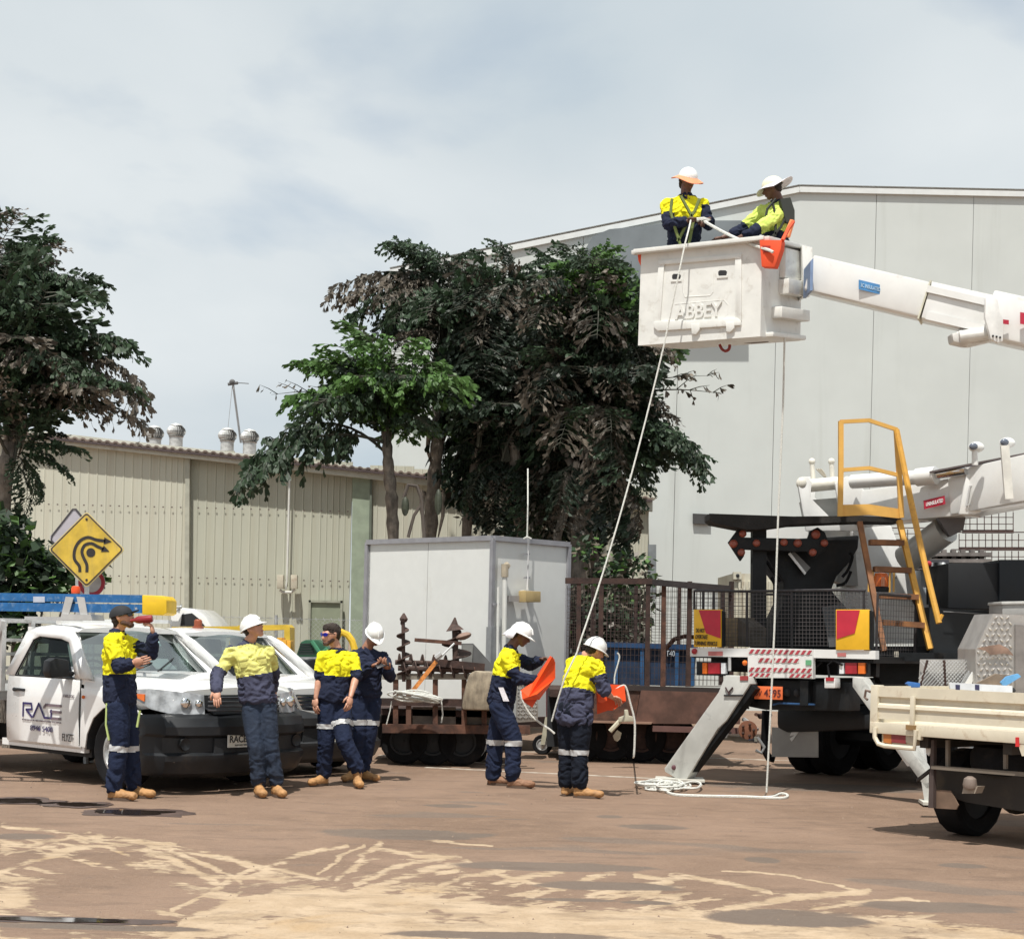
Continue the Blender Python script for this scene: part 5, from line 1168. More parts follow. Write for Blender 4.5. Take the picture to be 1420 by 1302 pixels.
    for i in range(4):
        z = gz0 + .01 + i * .042; mb = MB(); mb.tube([T(-.02, -gw * .95, z), T(.025, -gw * .5, z - .005), T(.03, 0, z - .008), T(.025, gw * .5, z - .005), T(-.02, gw * .95, z)], .010, 5); mb.build('grille_bar', M('grille_grey', (.10, .10, .11), .3, .3) if style.get('dark') else chrome, g, smooth=True)
    if style.get('chromeframe'):
        mb = MB(); mb.tube([T(-.05, -gw - .02, gz1 + .01), T(-.01, -gw * .85, gz0 - .02), T(.03, -gw * .5, gz0 - .05), T(.03, gw * .5, gz0 - .05), T(-.01, gw * .85, gz0 - .02), T(-.05, gw + .02, gz1 + .01)], .024, 6); mb.build('grille_surround', alu, g, smooth=True)
    mb = MB(); mb.ball(T(.035, 0, (gz0 + gz1) / 2), (.035, .065, .045), 14, 8, None, Matrix((h, lf, Vector((0, 0, 1)))).transposed()); mb.build('badge', alu, g, smooth=True)
    # headlights wrap round the corner
    for sy in (-1, 1):
        lo = [(-.055, .46), (-.10, .66), (-.20, .80), (-.36, .885), (-.58, .905)]; 
        zb = [hz - .245, hz - .245, hz - .235, hz - .20, hz - .11]; zt = [hz - .055, hz - .035, hz - .015, hz - .005, hz - .02]
        vs = [T(x + .012, sy * (y + .012), z) for (x, y), z in zip(lo, zb)] + [T(x - .03, sy * (y - .0), z) for (x, y), z in zip(lo, zt)]
        fs = [(i, i + 1, 6 + i, 5 + i) for i in range(4)]
        hb = MB().add([T(x + .02, sy * (y + .012), z) for (x, y), z in zip(lo, zb)] + [T(x - .01, sy * (y + .004), z) for (x, y), z in zip(lo, zt)], fs).build('headlight', M('lamp_cover', (.34, .36, .38), .15, .0, var=.5, scale=7, coat=.6), U, smooth=True)
        mb = MB(); mb.ball(T(-.09, sy * .66, hz - .135), (.035, .062, .06), 14, 8, None, Matrix((h, lf, Vector((0, 0, 1)))).transposed()); mb.ball(T(-.055, sy * .53, hz - .14), (.03, .045, .045), 12, 8, None, Matrix((h, lf, Vector((0, 0, 1)))).transposed()); mb.build('reflector', chrome, hb, smooth=True)
        MB().prism([T(-.42, sy * .905, hz - .13), T(-.56, sy * .915, hz - .09), T(-.56, sy * .915, hz - .06), T(-.42, sy * .90, hz - .06)], lf * sy * .01).build('indicator', amber, hb)
    # plate
    pc = T(.055, style.get('plate_y', 0), style.get('plate_z', .53)); mb = MB(); mb.prism([pc - lf * .186 - Vector((0, 0, .067)), pc + lf * .186 - Vector((0, 0, .067)), pc + lf * .186 + Vector((0, 0, .067)), pc - lf * .186 + Vector((0, 0, .067))], h * .008)
    np_ = mb.build('number_plate', M('plate_white', (.72, .70, .62), .5), U)
    lettering(style['plate'], pc + h * .011 + lf * style.get('tx', 0) + Vector((0, 0, .012)), lf, (0, 0, 1), style.get('pw', .30), .070, style.get('pcol', ink), np_, bold=.01)
    lettering('NORTHERN TERRITORY', pc + h * .011 - Vector((0, 0, .048)), lf, (0, 0, 1), .2, .012, style.get('pcol', ink), np_)
    mb = MB(); 
    for a, b in (((-.186, -.067), (.186, -.067)), ((.186, -.067), (.186, .067)), ((.186, .067), (-.186, .067)), ((-.186, .067), (-.186, -.067))): mb.tube([pc + lf * a[0] + Vector((0, 0, a[1])) + h * .006, pc + lf * b[0] + Vector((0, 0, b[1])) + h * .006], .006, 4)
    mb.build('plate_frame', M('plate_rim', (.6, .6, .58), .4), np_)
    # cab: doors, pillars, roof, glass
    bt = style.get('belt', 1.08); rz = style.get('roof', 1.62); xr = style.get('rear', -2.92); wx = -1.32; tx = -2.02   # windscreen base, top
    side_w = .905; roof_w = .66
    def sp(x, z, sy, out=0):      # point on the cab side: leans in above the belt
        f = max(0, (z - bt) / (rz - bt)); y = side_w - (side_w - roof_w) * f ** 1.15 * .95; return T(x, sy * (y + out), z)
    for sy in (-1, 1):
        # door skin with rounded lower edge
        prof = [(.37, -.03), (.40, .0), (.62, .012), (.86, .012), (bt - .03, 0), (bt, -.012)]
        xs_ = [-1.52, -2.0, -2.5, xr + .06]; vs = [T(x + (.04 if (i == 0 and j < 1) else 0), sy * (side_w + o), z) for i, x in enumerate(xs_) for j, (z, o) in enumerate(prof)]; n = len(prof)
        fs = [(i * n + j, i * n + j + 1, (i + 1) * n + j + 1, (i + 1) * n + j) for i in range(len(xs_) - 1) for j in range(n - 1)]
        d = MB().add(vs, fs).build('door', van_white, U, smooth=True); sd2 = d.modifiers.new('s', 'SOLIDIFY'); sd2.thickness = .03; sd2.offset = 0
        mb = MB(); mb.tube([T(-1.515, sy * (side_w + .006), .42), T(-1.515, sy * (side_w + .014), .75), T(-1.515, sy * (side_w + .004), bt)], .0035, 4); mb.tube([T(-1.515, sy * (side_w + .006), .405), T(-2.0, sy * (side_w + .007), .40), T(xr + .13, sy * (side_w + .006), .405), T(xr + .09, sy * (side_w + .012), .46), T(xr + .08, sy * (side_w + .014), .80), T(xr + .09, sy * (side_w), bt)], .0035, 4); mb.build('shut_line', tint, d)
        mb = MB(); mb.ball(T(xr + .30, sy * (side_w + .008), .92), (.10, .006, .045), 14, 6, None, Matrix((h, lf, Vector((0, 0, 1)))).transposed()); mb.build('handle_recess', M('recess_grey', (.45, .45, .45), .5), d, smooth=True)
        mb = MB(); mb.tube([T(xr + .20, sy * (side_w + .035), .93), T(xr + .30, sy * (side_w + .045), .935), T(xr + .41, sy * (side_w + .035), .93)], [.016, .014, .016], 7); mb.ball(T(xr + .205, sy * (side_w + .03), .93), .022, 8, 6); mb.build('handle', black_plastic, d, smooth=True)
        MB().box((-3.0, sy * .86 - .03, .33), (-1.45, sy * .86 + .03, .40), None, T).build('sill', van_white, U)
        # window frame pillars
        def pill(pts, name='pillar', w=.035):
            mb = MB()
            for (a, b) in zip(pts, pts[1:]):
                mb.beam(sp(a[0], a[1], sy), sp(b[0], b[1], sy), w, a[2] if len(a) > 2 else .05, None, lf * sy)
            mb.build(name, van_white, U)
        Wp = [(-1.62, bt), (-1.76, bt + .20), (-1.98, rz - .15), (-2.18, rz - .075), (-2.6, rz - .055), (-2.72, rz - .10), (-2.80, bt)]
        # upper side shell outside the window: A pillar, roof rail, B pillar (ring of quads between outer and window outline)
        Wi = [(-1.60, bt), (-1.78, bt + .20), (-1.96, bt + .36), (-2.14, rz - .125), (-2.56, rz - .105), (-2.66, rz - .14), (-2.74, bt)]
        Wo = [(-1.30, bt), (-1.62, bt + .24), (-1.82, bt + .40), (-2.00, rz - .03), (-2.60, rz + .0), (-2.84, rz - .06), (xr, bt)]
        vs = [sp(x, z, sy) for x, z in Wi] + [sp(x, z, sy) for x, z in Wo]; n = 7
        o_ = MB().add(vs, [(i, i + 1, n + i + 1, n + i) for i in range(n - 1)]).build('window_surround', van_white, U, smooth=True, sharp=50); s2 = o_.modifiers.new('s', 'SOLIDIFY'); s2.thickness = .04; s2.offset = 0
        wn = MB().add([sp(x, z, sy, -.012) for x, z in Wi], [tuple(range(7))]).build('window', glass, U)
        mb = MB(); mb.tube([sp(x, z, sy, .004) for x, z in Wi] + [sp(*Wi[0], sy, .004)], .009, 5); mb.build('window_seal', black_plastic, wn)
    for sy in (-1, 1):
        mb = MB(); mb.prism([T(-1.40, sy * .80, hz + .07), T(-1.30, sy * .89, bt - .02), T(-1.62, sy * .90, bt + .02), T(-1.66, sy * .79, hz + .12), ], (0, 0, -.06)); mb.prism([T(-1.50, sy * .79, bt - .02), T(-2.05, sy * .595, rz - .03), T(-2.10, sy * .69, rz - .05), T(-1.62, sy * .90, bt), T(-1.40, sy * .89, bt - .03)], h * -.05); mb.build('front_pillar', van_white, U)
    # scuttle, windscreen, roof, rear wall
    def cyp(x, y, z): return T(x, y, z)
    base = [(-1.60, -.80), (-1.42, -.55), (-1.33, 0), (-1.42, .55), (-1.60, .80)]; top = [(-2.06, -.60), (-2.00, -.38), (-1.96, 0), (-2.00, .38), (-2.06, .60)]
    vs = [T(x, y, hz + .10 - abs(y) * .06) for x, y in base] + [T(x, y, rz - .02 - y * y * .06) for x, y in top]
    ws = MB().add(vs, [(i, i + 1, 6 + i, 5 + i) for i in range(4)]).build('windscreen', glass, U, smooth=True)
    mb = MB(); mb.tube([vs[i] for i in range(5)] , .02, 6); mb.build('windscreen_seal', black_plastic, ws, smooth=True)
    mb = MB(); mb.tube([T(-1.33, -.1, hz + .135), T(-1.60, .30, hz + .27)], .008, 4); mb.tube([T(-1.40, -.62, hz + .12), T(-1.50, -.05, hz + .22)], .008, 4); mb.build('wiper', black_plastic, ws)
    MB().prism([T(-1.80, .15, rz - .17), T(-1.80, .28, rz - .175), T(-1.86, .28, rz - .115), T(-1.86, .15, rz - .11)], h * .004).build('sticker', M('pale_sticker', (.4, .6, .62), .5), ws)
    rs = [(-1.97, [(.655, -.045), (.60, -.01), (.30, .012), (0, .018)]), (-2.15, [(.675, -.035), (.62, .015), (.30, .035), (0, .04)]), (-2.5, [(.68, -.03), (.62, .03), (.30, .055), (0, .06)]), (-2.85, [(.67, -.06), (.60, .0), (.30, .025), (0, .03)])]
    loft('roof', [(x, [(y, rz + z) for y, z in sc]) for x, sc in rs], van_white, U)
    mb = MB(); mb.box((xr + .0, -.86, .46), (xr + .05, .86, bt), None, T); mb.box((xr + .0, -.66, rz - .18), (xr + .05, .66, rz), None, T); mb.build('rear_wall', van_white, U)
    MB().add([T(xr + .03, -.70, bt), T(xr + .03, .70, bt), T(xr + .08, .62, rz - .17), T(xr + .08, -.62, rz - .17)], [(0, 1, 2, 3)]).build('rear_window', glass, U)
    # inside: seats, dash, wheel
    for y in (-.38, .38):
        mb = MB(); mb.box((-2.60, y - .24, .55), (-2.10, y + .24, .75), None, T); mb.prism([T(-2.52, y - .23, .72), T(-2.52, y + .23, .72), T(-2.72, y + .19, 1.28), T(-2.72, y - .19, 1.28)], h * -.10); mb.prism([T(-2.70, y - .12, 1.32), T(-2.70, y + .12, 1.32), T(-2.72, y + .10, 1.50), T(-2.72, y - .10, 1.50)], h * -.08); mb.build('seat', seat_m, U, bevel=.02)
    MB().prism([T(-1.50, -.80, bt - .02), T(-1.50, .80, bt - .02), T(-1.95, .80, bt + .03), T(-1.95, -.80, bt + .03)], (0, 0, -.3)).build('dashboard', tint, U)
    mb = MB(); c0 = T(-2.02, -.38, bt + .02); aa = (h * .9 + Vector((0, 0, .5))).normalized(); uu = aa.cross(lf).normalized(); mb.tube([c0 + lf * (.18 * math.cos(2 * math.pi * k / 20)) + uu * (.18 * math.sin(2 * math.pi * k / 20)) for k in range(20)], .014, 6, closed=True); mb.build('steering_wheel', tint, U, smooth=True)
    # mirrors
    for sy in (-1, 1):
        a = T(-1.66, sy * .90, bt + .05); mb = MB(); mb.tube([a, T(-1.66, sy * 1.0, bt + .05)], .03, 6); c1 = T(-1.68, sy * 1.08, bt + .10)
        mb.prism([c1 + lf * (sy * px_) + Vector((0, 0, pz_)) + h * .06 for px_, pz_ in ((-.11, -.08), (.10, -.10), (.13, -.04), (.12, .08), (.06, .11), (-.10, .09))], h * -.13); mb.build('mirror', black_plastic, U, bevel=.02)
    return U, T, h, lf, sp
TH = R_(48)
origin1 = Vector((-2.64, 16.53, 0))
U1, T1_, h1, l1, sp1 = ute('white tray ute with RACE lettering on its door and a black bumper', origin1, TH,
    dict(bumper=black_plastic, strip=True, dark=True, flares=False, plate='RACE', plate_y=-.07, tx=-.06, pw=.21, roof=1.60), 'white utes parked side by side')
# door lettering on the side facing the camera (vehicle right, -left axis)
sd1 = -l1; xd1 = h1
def D(x, z, o=.034): return T1_(x, -(.905 + o), z)
def lgo(poly, mat): MB().prism([D(x, z) for x, z in poly], sd1 * .003).build('logo_stroke', mat, U1)
def stroke(pts, w, mat):
    for (a, b) in zip(pts, pts[1:]):
        d = Vector((b[0] - a[0], b[1] - a[1])); n = Vector((-d.y, d.x)).normalized() * w / 2; e = d.normalized() * w * .3
        lgo([(a[0] - e.x + n.x, a[1] - e.y + n.y), (b[0] + e.x + n.x, b[1] + e.y + n.y), (b[0] + e.x - n.x, b[1] + e.y - n.y), (a[0] - e.x - n.x, a[1] - e.y - n.y)], mat)
lx0, lx1, lz0, lz1 = -2.54, -1.80, .655, .80; LW = lx1 - lx0; LH = lz1 - lz0
def q_(u, v): return (lx0 + u * LW, lz0 + v * LH)
stroke([q_(.02, 0), q_(.02, .95), q_(.23, .95), q_(.25, .55), q_(.10, .5), q_(.25, 0)], .022, ink_navy)
stroke([q_(.28, 0), q_(.42, 1.0), q_(.57, .02), q_(.70, .02)], .022, ink_navy)
stroke([q_(.55, .75), q_(.60, .95), q_(.98, .95)], .026, ink_grey); stroke([q_(.72, .5), q_(.98, .5)], .026, ink_grey); stroke([q_(.74, .02), q_(.98, .02)], .026, ink_grey); stroke([q_(.74, .0), q_(.74, .6)], .022, ink_navy)
lettering('REFRIGERATION  AIR CONDITIONING  ELECTRICAL', D((lx0 + lx1) / 2, lz0 - .035), xd1, (0, 0, 1), LW, .014, ink_grey, U1)
lettering('8946 5400', D((lx0 + lx1) / 2, lz0 - .115), xd1, (0, 0, 1), .42, .055, ink_navy, U1)
lettering('FLYZT', D(-1.68, .475, .034), xd1, (0, 0, 1), .20, .075, ink, U1)
lettering('HILUX', D(-1.68, .90, .034), xd1, (0, 0, 1), .20, .030, ink_grey, U1, shear=.2)
MB().ball(D(-1.44, .90, .02), .018, 8, 6).build('side_marker', amber, U1)
MB().prism([T1_(-1.50, .0, 1.185), T1_(-1.52, .28, 1.18), T1_(-1.64, .24, 1.29), T1_(-1.66, -.02, 1.30)], h1 * .01).build('paper_sheet', shade_m, U1)
# tray with headboard and ladder rack
tr = MB(); tr.box((-5.3, -.92, .80), (-3.05, .92, .90), None, T1_); tr.build('tray_floor', alu, U1)
for i in range(3): MB().box((-5.3, -.955, .66 + i * .09), (-3.03, -.92, .74 + i * .09), None, T1_).build('tray_side_board', alu, U1)
MB().prism([T1_(-3.25, -.965, .70), T1_(-3.38, -.965, .70), T1_(-3.38, -.965, .76), T1_(-3.25, -.965, .76)], l1 * .02).build('reflector_strip', yellow_plate, U1)
for y in (-.90, -.55, .55, .90): MB().beam(T1_(-3.02, y, .9), T1_(-3.02, y, 1.68), .05, .05, None, h1).build('headboard_post', alu, U1)
for z in (1.0, 1.15, 1.30, 1.45, 1.66): MB().beam(T1_(-3.02, -.92, z), T1_(-3.02, .92, z), .04, .035, None).build('headboard_rail', alu, U1)
MB().beam(T1_(-3.30, -.93, .92), T1_(-2.98, -.93, 1.66), .05, .05, None, l1).build('headboard_brace', alu, U1)
MB().beam(T1_(-3.12, -.90, 1.66), T1_(-3.12, .90, 1.66), .05, .05).build('rack_bar', alu, U1)
mbk = MB(); mbk.box((-2.55, -.55, rz_ := 1.63), (-2.45, .55, 1.70), None, T1_); mbk.build('roof_rack_bar', white_paint, U1)
mb = MB(); mb.beam(T1_(-3.02, -.62, 1.69), T1_(-1.98, -.62, 1.69), .05, .04); mb.beam(T1_(-3.02, .52, 1.69), T1_(-1.98, .52, 1.69), .05, .04); mb.build('rack_rail', alu, U1)
# ladder lying on the rack: blue rails, yellow end cap
YL = 16.4
t = thing('extension_ladder', 'long blue extension ladder with a yellow end tied on the ute rack', 'ladder', P(60, 850, YL))
La = Vector((0, YL, 0)); 
def Lp(px, py, dy=0): return P(px, py, YL + dy)
for (y0, y1) in ((825, 836), (838, 850)): 
    mb = MB(); mb.prism([Lp(-70, y0 - 4), Lp(197, y0 + 0), Lp(197, y1 + 0), Lp(-70, y1 - 4)], (0, .05, 0)); mb.prism([Lp(-70, y0 - 4, .40), Lp(197, y0 + 0, .40), Lp(197, y1 + 0, .40), Lp(-70, y1 - 4, .40)], (0, .05, 0)); mb.build('rail', M('ladder_blue', (.015, .12, .33), .45, var=.15, scale=14, dirt=(.25, .35, .45), dirt_amt=.45, dscale=18), t)
for i in range(9): MB().tube([Lp(-60 + i * 30, 838, .02), Lp(-60 + i * 30, 838, .42)], .015, 6).build('rung', alu, t)
MB().prism([Lp(197, 825, -.01), Lp(226, 826, -.01), Lp(231, 832, -.01), Lp(231, 850, -.01), Lp(226, 853, -.01), Lp(197, 852, -.01)], (0, .50, 0)).build('end_cap', M('cap_yellow', (.80, .52, .02), .5, var=.08, dirt=(.5, .3, .05), dirt_amt=.2), t, bevel=.01)
plate([(46, 827), (62, 827), (62, 835), (46, 835)], FR(YL - .004), .004).build('sticker', M('sticker_pale', (.45, .5, .6), .6), t)
for xa, xb in ((91, 84), (106, 112)):
    MB().prism([P(xa, 827, YL - .03), P(xa + 11, 828, YL - .03), P(xb + 18 - 8, 856, YL - .03), P(xb, 856, YL - .03)], (0, .02, 0)).build('ladder_bracket', alu, U1)
MB().prism([P(86, 851, YL - .05), P(126, 852, YL - .05), P(128, 860, YL - .05), P(84, 859, YL - .05)], (0, .5, 0)).build('bracket_foot', alu, U1)
b = P(105, 824, 16.9); mb = MB(); mb.lathe([(.055, -.03), (.055, .0), (.045, .01)], b, 14); bo = mb.build('beacon_base', black_plastic, U1, smooth=True)
MB().lathe([(.045, .01), (.048, .05), (.04, .08), (.015, .085)], b, 14).build('beacon', orange_pl, U1, smooth=True)

origin2 = Vector((-2.02, 18.55, 0))
U2, T2_, h2, l2, sp2 = ute('second white ute with chrome framed grille parked behind the lettered one', origin2, R_(46),
    dict(bumper=M('bumper_dark', (.03, .032, .035), .5), dark=False, chromeframe=True, plate='GL', tx=-.07, pcol=M('ink_rust', (.35, .12, .04), .6), plate_y=.0, plate_z=.40, roof=1.58, hood=.98, pw=.10), 'white utes parked side by side')
mb = MB(); mb.lathe([(.07, 0), (.07, .03), (.05, .035), (.05, .10), (.03, .12)], T2_(-2.4, -.1, 1.62), 14); mb.build('beacon', M('beacon_brown', (.28, .07, .03), .4), U2, smooth=True)
mb = MB(); mb.tube([T2_(-.2, .3, .36), T2_(.02, .3, .34), T2_(.02, -.4, .34), T2_(-.1, -.8, .36)], .018, 6); mb.build('chrome_strip', chrome, U2, smooth=True)

# third vehicle glimpsed behind: white cab, yellow steel rack
origin3 = Vector((-3.0, 24.5, 0))
Y3v = 23.0
t = thing('service_truck', 'white service truck with yellow steel rack, mostly hidden behind the utes', 'truck', GX(300, Y3v))
plate([(236, 884), (236, 852), (246, 842), (270, 844), (284, 855), (296, 872), (300, 884)], FR(Y3v), 1.5).build('cab', van_white, t, bevel=.03)
plate([(250, 868), (252, 852), (266, 850), (276, 858), (284, 868)], FR(Y3v - .02), .03).build('side_window', tint, t)
for q in ([(240, 868), (398, 866), (398, 872), (240, 874)], [(240, 874), (398, 872), (398, 886), (240, 888)]): pass
rackm = M('rack_yellow', (.62, .42, .04), .5, var=.15, dirt=(.3, .18, .05), dirt_amt=.4)
plate([(238, 869), (330, 868), (330, 874), (238, 875)], FR(Y3v - .3), .1).build('rack_rail', rackm, t)
plate([(330, 867), (398, 866), (402, 870), (402, 905), (394, 905), (394, 873), (330, 875)], FR(Y3v - .3), .5).build('rack_end', rackm, t)
for x in (250, 285, 320, 355): MB().tube([P(x, 870, Y3v), GX(x, Y3v, .9)], .025, 6).build('rack_post', rackm, t)
MB().box((P(236, 880, Y3v).x, Y3v - .2, .7), (P(405, 880, Y3v).x, Y3v + 1.5, 1.0)).build('tray', alu, t)
wheel(t, lambda x, y, z: Vector((P(270, 880, Y3v).x + x, Y3v + y, z)), 0, -.1, out=-1); wheel(t, lambda x, y, z: Vector((P(390, 880, Y3v).x + x, Y3v + y, z)), 0, -.1, out=-1)
plate([(244, 848), (250, 838), (252, 838), (248, 850)], FR(Y3v - .1), .05).build('bracket', galv, t)
rodp([(230, 842), (252, 842)], FR(Y3v - .1), .02, mb=(mbx := MB())); mbx.build('side_bar', galv, t)
# yellow-orange plastic crate, bench and green machine
Yb = 22.0
t = thing('orange_barrier_stack', 'stack of orange-yellow plastic panels standing on the steel bench', 'panels', P(390, 912, Yb))
om = M('orange_yellow', (.72, .36, .03), .55, var=.15, dirt=(.4, .2, .04), dirt_amt=.4)
for i, (x0, x1, y0) in enumerate(((374, 384, 886), (384, 391, 884), (391, 397, 887), (397, 403, 888))):
    plate([(x0, y0), (x1, y0), (x1, 912), (x0, 912)], FR(Yb + .02 * (i % 2)), .35).build('panel', om, t, bevel=.008)
t = thing('steel_bench', 'long low dark steel bench carrying the orange panels and the green machine', 'bench', GX(420, Yb))
plate([(340, 911), (470, 911), (470, 914), (340, 914)], FR(Yb - .1), .8).build('top', galv, t)
for x in (345, 415, 432, 466): plate([(x, 914), (x + 8, 914), (x + 8, 1015), (x, 1015)], FR(Yb), .2).build('leg', black_steel, t)
plate([(345, 965), (468, 965), (468, 975), (345, 975)], FR(Yb + .1), .1).build('stretcher', black_steel, t)
gmx = M('machine_green', (.015, .085, .04), .45, var=.2, dirt=(.03, .05, .03), dirt_amt=.4)
t = thing('green_machine', 'dark green machine with louvred cowl sitting on the bench behind the men', 'machine', P(425, 911, Yb))
plate([(410, 911), (417, 890), (424, 887), (440, 887), (455, 898), (462, 911)], FR(Yb), .4).build('cowl', gmx, t, bevel=.02)
for i in range(5): plate([(416 - i * .8, 892 + i * 3.4), (436, 892 + i * 3.4), (436, 893.6 + i * 3.4), (416 - i * .8, 893.6 + i * 3.4)], FR(Yb - .012), .01).build('louvre', tint, t)
mb = MB(); rodp([(432, 889), (444, 906), (452, 900), (458, 908)], FR(Yb - .03), .03, mb=mb); mb.build('frame_tube', M('machine_green2', (.06, .22, .12), .5), t, smooth=True)
plate([(424, 918), (450, 918), (450, 942), (424, 942)], FR(Yb + .1), .4).build('lower_housing', gmx, t)
t = thing('yellow_hose', 'curved yellow pipe arching behind the man in blue sunglasses', 'pipe', P(480, 900, 20.5))
mb = MB(); rodp([(468, 882), (474, 876), (482, 880), (488, 888), (492, 900), (490, 925)], FR(20.5), .045, mb=mb, seg=8); mb.build('bend', M('pipe_yellow', (.70, .45, .03), .5), t, smooth=True)

# ------------------------------------------------------------------ road signs
ys = 19.5
t = thing('warning_sign', 'dirty yellow diamond warning sign with two curved arrows passing a black dot', 'road sign', GX(121, ys))
def Sg(px, py, o=0): return P(px, py, ys + o)
def rdiam(c, r, rr, n=5):
    out = []
    for k in range(4):
        a = math.pi / 2 * k + math.pi / 2; cx, cy = c[0] + (r - rr * 1.41) * math.cos(a), c[1] - (r - rr * 1.41) * math.sin(a)
        for i in range(n): b_ = a + math.pi / 4 * (1 - 2 * i / (n - 1)) * -1; out.append((cx + rr * math.cos(b_), cy - rr * math.sin(b_)))
    return out
sy_m = M('sign_yellow', (.56, .38, .045), .5, var=.16, scale=5, dirt=(.30, .23, .10), dirt_amt=.7, dscale=4, stretch=(2, 1, .5))
plate(rdiam((120, 762), 53, 4), FR(ys), .02, mb=(mb := MB())); bd = mb.build('sign_board', M('sign_edge', (.62, .50, .22), .5), t)
plate(rdiam((120, 762), 51.5, 4), FR(ys - .004), .003).build('border', M('sign_black', (.06, .045, .035), .6, dirt=(.2, .13, .06), dirt_amt=.3), bd)
plate(rdiam((120, 762), 48.5, 3), FR(ys - .008), .003).build('face', sy_m, bd)
def arrow(pts, w, par):
    mb = MB(); n = len(pts)
    L_ = []; Rr = []
    for i, (x, y) in enumerate(pts):
        a = pts[max(0, i - 1)]; b_ = pts[min(n - 1, i + 1)]; d = Vector((b_[0] - a[0], b_[1] - a[1])).normalized(); nn = Vector((-d.y, d.x)) * w / 2; L_.append((x + nn.x, y + nn.y)); Rr.append((x - nn.x, y - nn.y))
    vs = [Sg(x, y, -.012) for x, y in L_] + [Sg(x, y, -.012) for x, y in Rr]
    mb.add(vs, [(i, i + 1, n + i + 1, n + i) for i in range(n - 1)])
    e = pts[-1]; d = Vector((e[0] - pts[-2][0], e[1] - pts[-2][1])).normalized(); nn = Vector((-d.y, d.x))
    mb.add([Sg(*(Vector(e) + nn * 5 - d * 2), -.012), Sg(*(Vector(e) + d * 9), -.012), Sg(*(Vector(e) - nn * 5 - d * 2), -.012)], [(0, 1, 2)]); mb.build('arrow', M('sign_black2', (.022, .018, .016), .6), par)
def spl(P_, k=5):
    out = []
    for i in range(len(P_) - 1):
        p0 = P_[max(0, i - 1)]; p1 = P_[i]; p2 = P_[i + 1]; p3 = P_[min(len(P_) - 1, i + 2)]
        for j in range(k):
            s = j / k; out.append(tuple(.5 * ((2 * p1[a]) + (-p0[a] + p2[a]) * s + (2 * p0[a] - 5 * p1[a] + 4 * p2[a] - p3[a]) * s * s + (-p0[a] + 3 * p1[a] - 3 * p2[a] + p3[a]) * s ** 3) for a in range(len(p1))))
    out.append(tuple(P_[-1])); return out
def Sq(zx, zy): return (zx * 240 / 1420, 680 + zy * 220 / 1302)
arrow([Sq(*q) for q in spl([(655, 670), (650, 620), (610, 560), (615, 480), (655, 415), (720, 385), (790, 405), (865, 415)])], 4.2, bd)
arrow([Sq(*q) for q in spl([(712, 670), (712, 610), (685, 550), (672, 500), (695, 450), (750, 435), (800, 460), (850, 482)])], 4.2, bd)
mb = MB(); c = Sq(745, 510); mb.add([Sg(c[0] + 6.3 * math.cos(2 * math.pi * k / 24), c[1] + 6.3 * math.sin(2 * math.pi * k / 24), -.012) for k in range(24)], [tuple(range(24))]); mb.build('dot', M('sign_black2', (.022, .018, .016), .6), bd)
for y in (720, 804): MB().ball(Sg(120, y, -.012), (.015, .006, .015), 8, 5).build('bolt', ink, bd)
MB().tube([GX(119, ys + .08), Sg(121, 718, .08)], .03, 10).build('post', galv, t)
t = thing('grey_sign', 'grey back of a second diamond sign standing behind the yellow one', 'road sign', GX(100, ys + .5))
def P5(px, py): return P(px, py, ys + .5)
bb_ = MB(); bb_.prism([P5(x, y) for x, y in [(101, 705), (105, 706), (114, 717), (118, 760), (80, 760), (70, 750), (69, 744)]], (0, .02, 0)); bo = bb_.build('sign_board', M('sign_grey', (.42, .40, .44), .5, var=.06), t)
mb = MB(); mb.tube([P5(72, 743), P5(101, 706), P5(105, 706), P5(114, 717)], .012, 5); mb.tube([P5(72, 743), P5(71, 749), P5(82, 761)], .012, 5); mb.build('edge', M('sign_edge_dark', (.05, .045, .05), .6), bo)
MB().tube([GX(108, ys + .55), P5(108, 740)], .03, 8).build('post', galv, t)
t = thing('round_sign', 'round red edged road sign mostly hidden behind the yellow diamond', 'road sign', GX(127, ys + .25))
mb = MB(); c = P(127, 808, ys + .25); n = 28
ring = [c + Vector((.16 * math.cos(2 * math.pi * k / n), 0, .16 * math.sin(2 * math.pi * k / n))) for k in range(n)]; rin = [c + Vector((.115 * math.cos(2 * math.pi * k / n), 0, .115 * math.sin(2 * math.pi * k / n))) for k in range(n)]
mb.add(ring + rin, [(k, (k + 1) % n, n + (k + 1) % n, n + k) for k in range(n)]); mb.build('red_ring', M('sign_red', (.28, .015, .03), .5), t)
mb = MB(); mb.prism([p + Vector((0, .004, 0)) for p in ring], (0, .015, 0)); mb.build('disc', M('sign_grey2', (.35, .33, .33), .5), t); mb = MB(); mb.tube([GX(127, ys + .29), c + Vector((0, .04, .1))], .025, 8); mb.build('post', galv, t)
MB().prism([P(110, 812, ys + .3), P(138, 812, ys + .3), P(138, 826, ys + .3), P(110, 826, ys + .3)], (0, .02, 0)).build('backplate', M('sign_grey', (.42, .40, .44), .5), t)
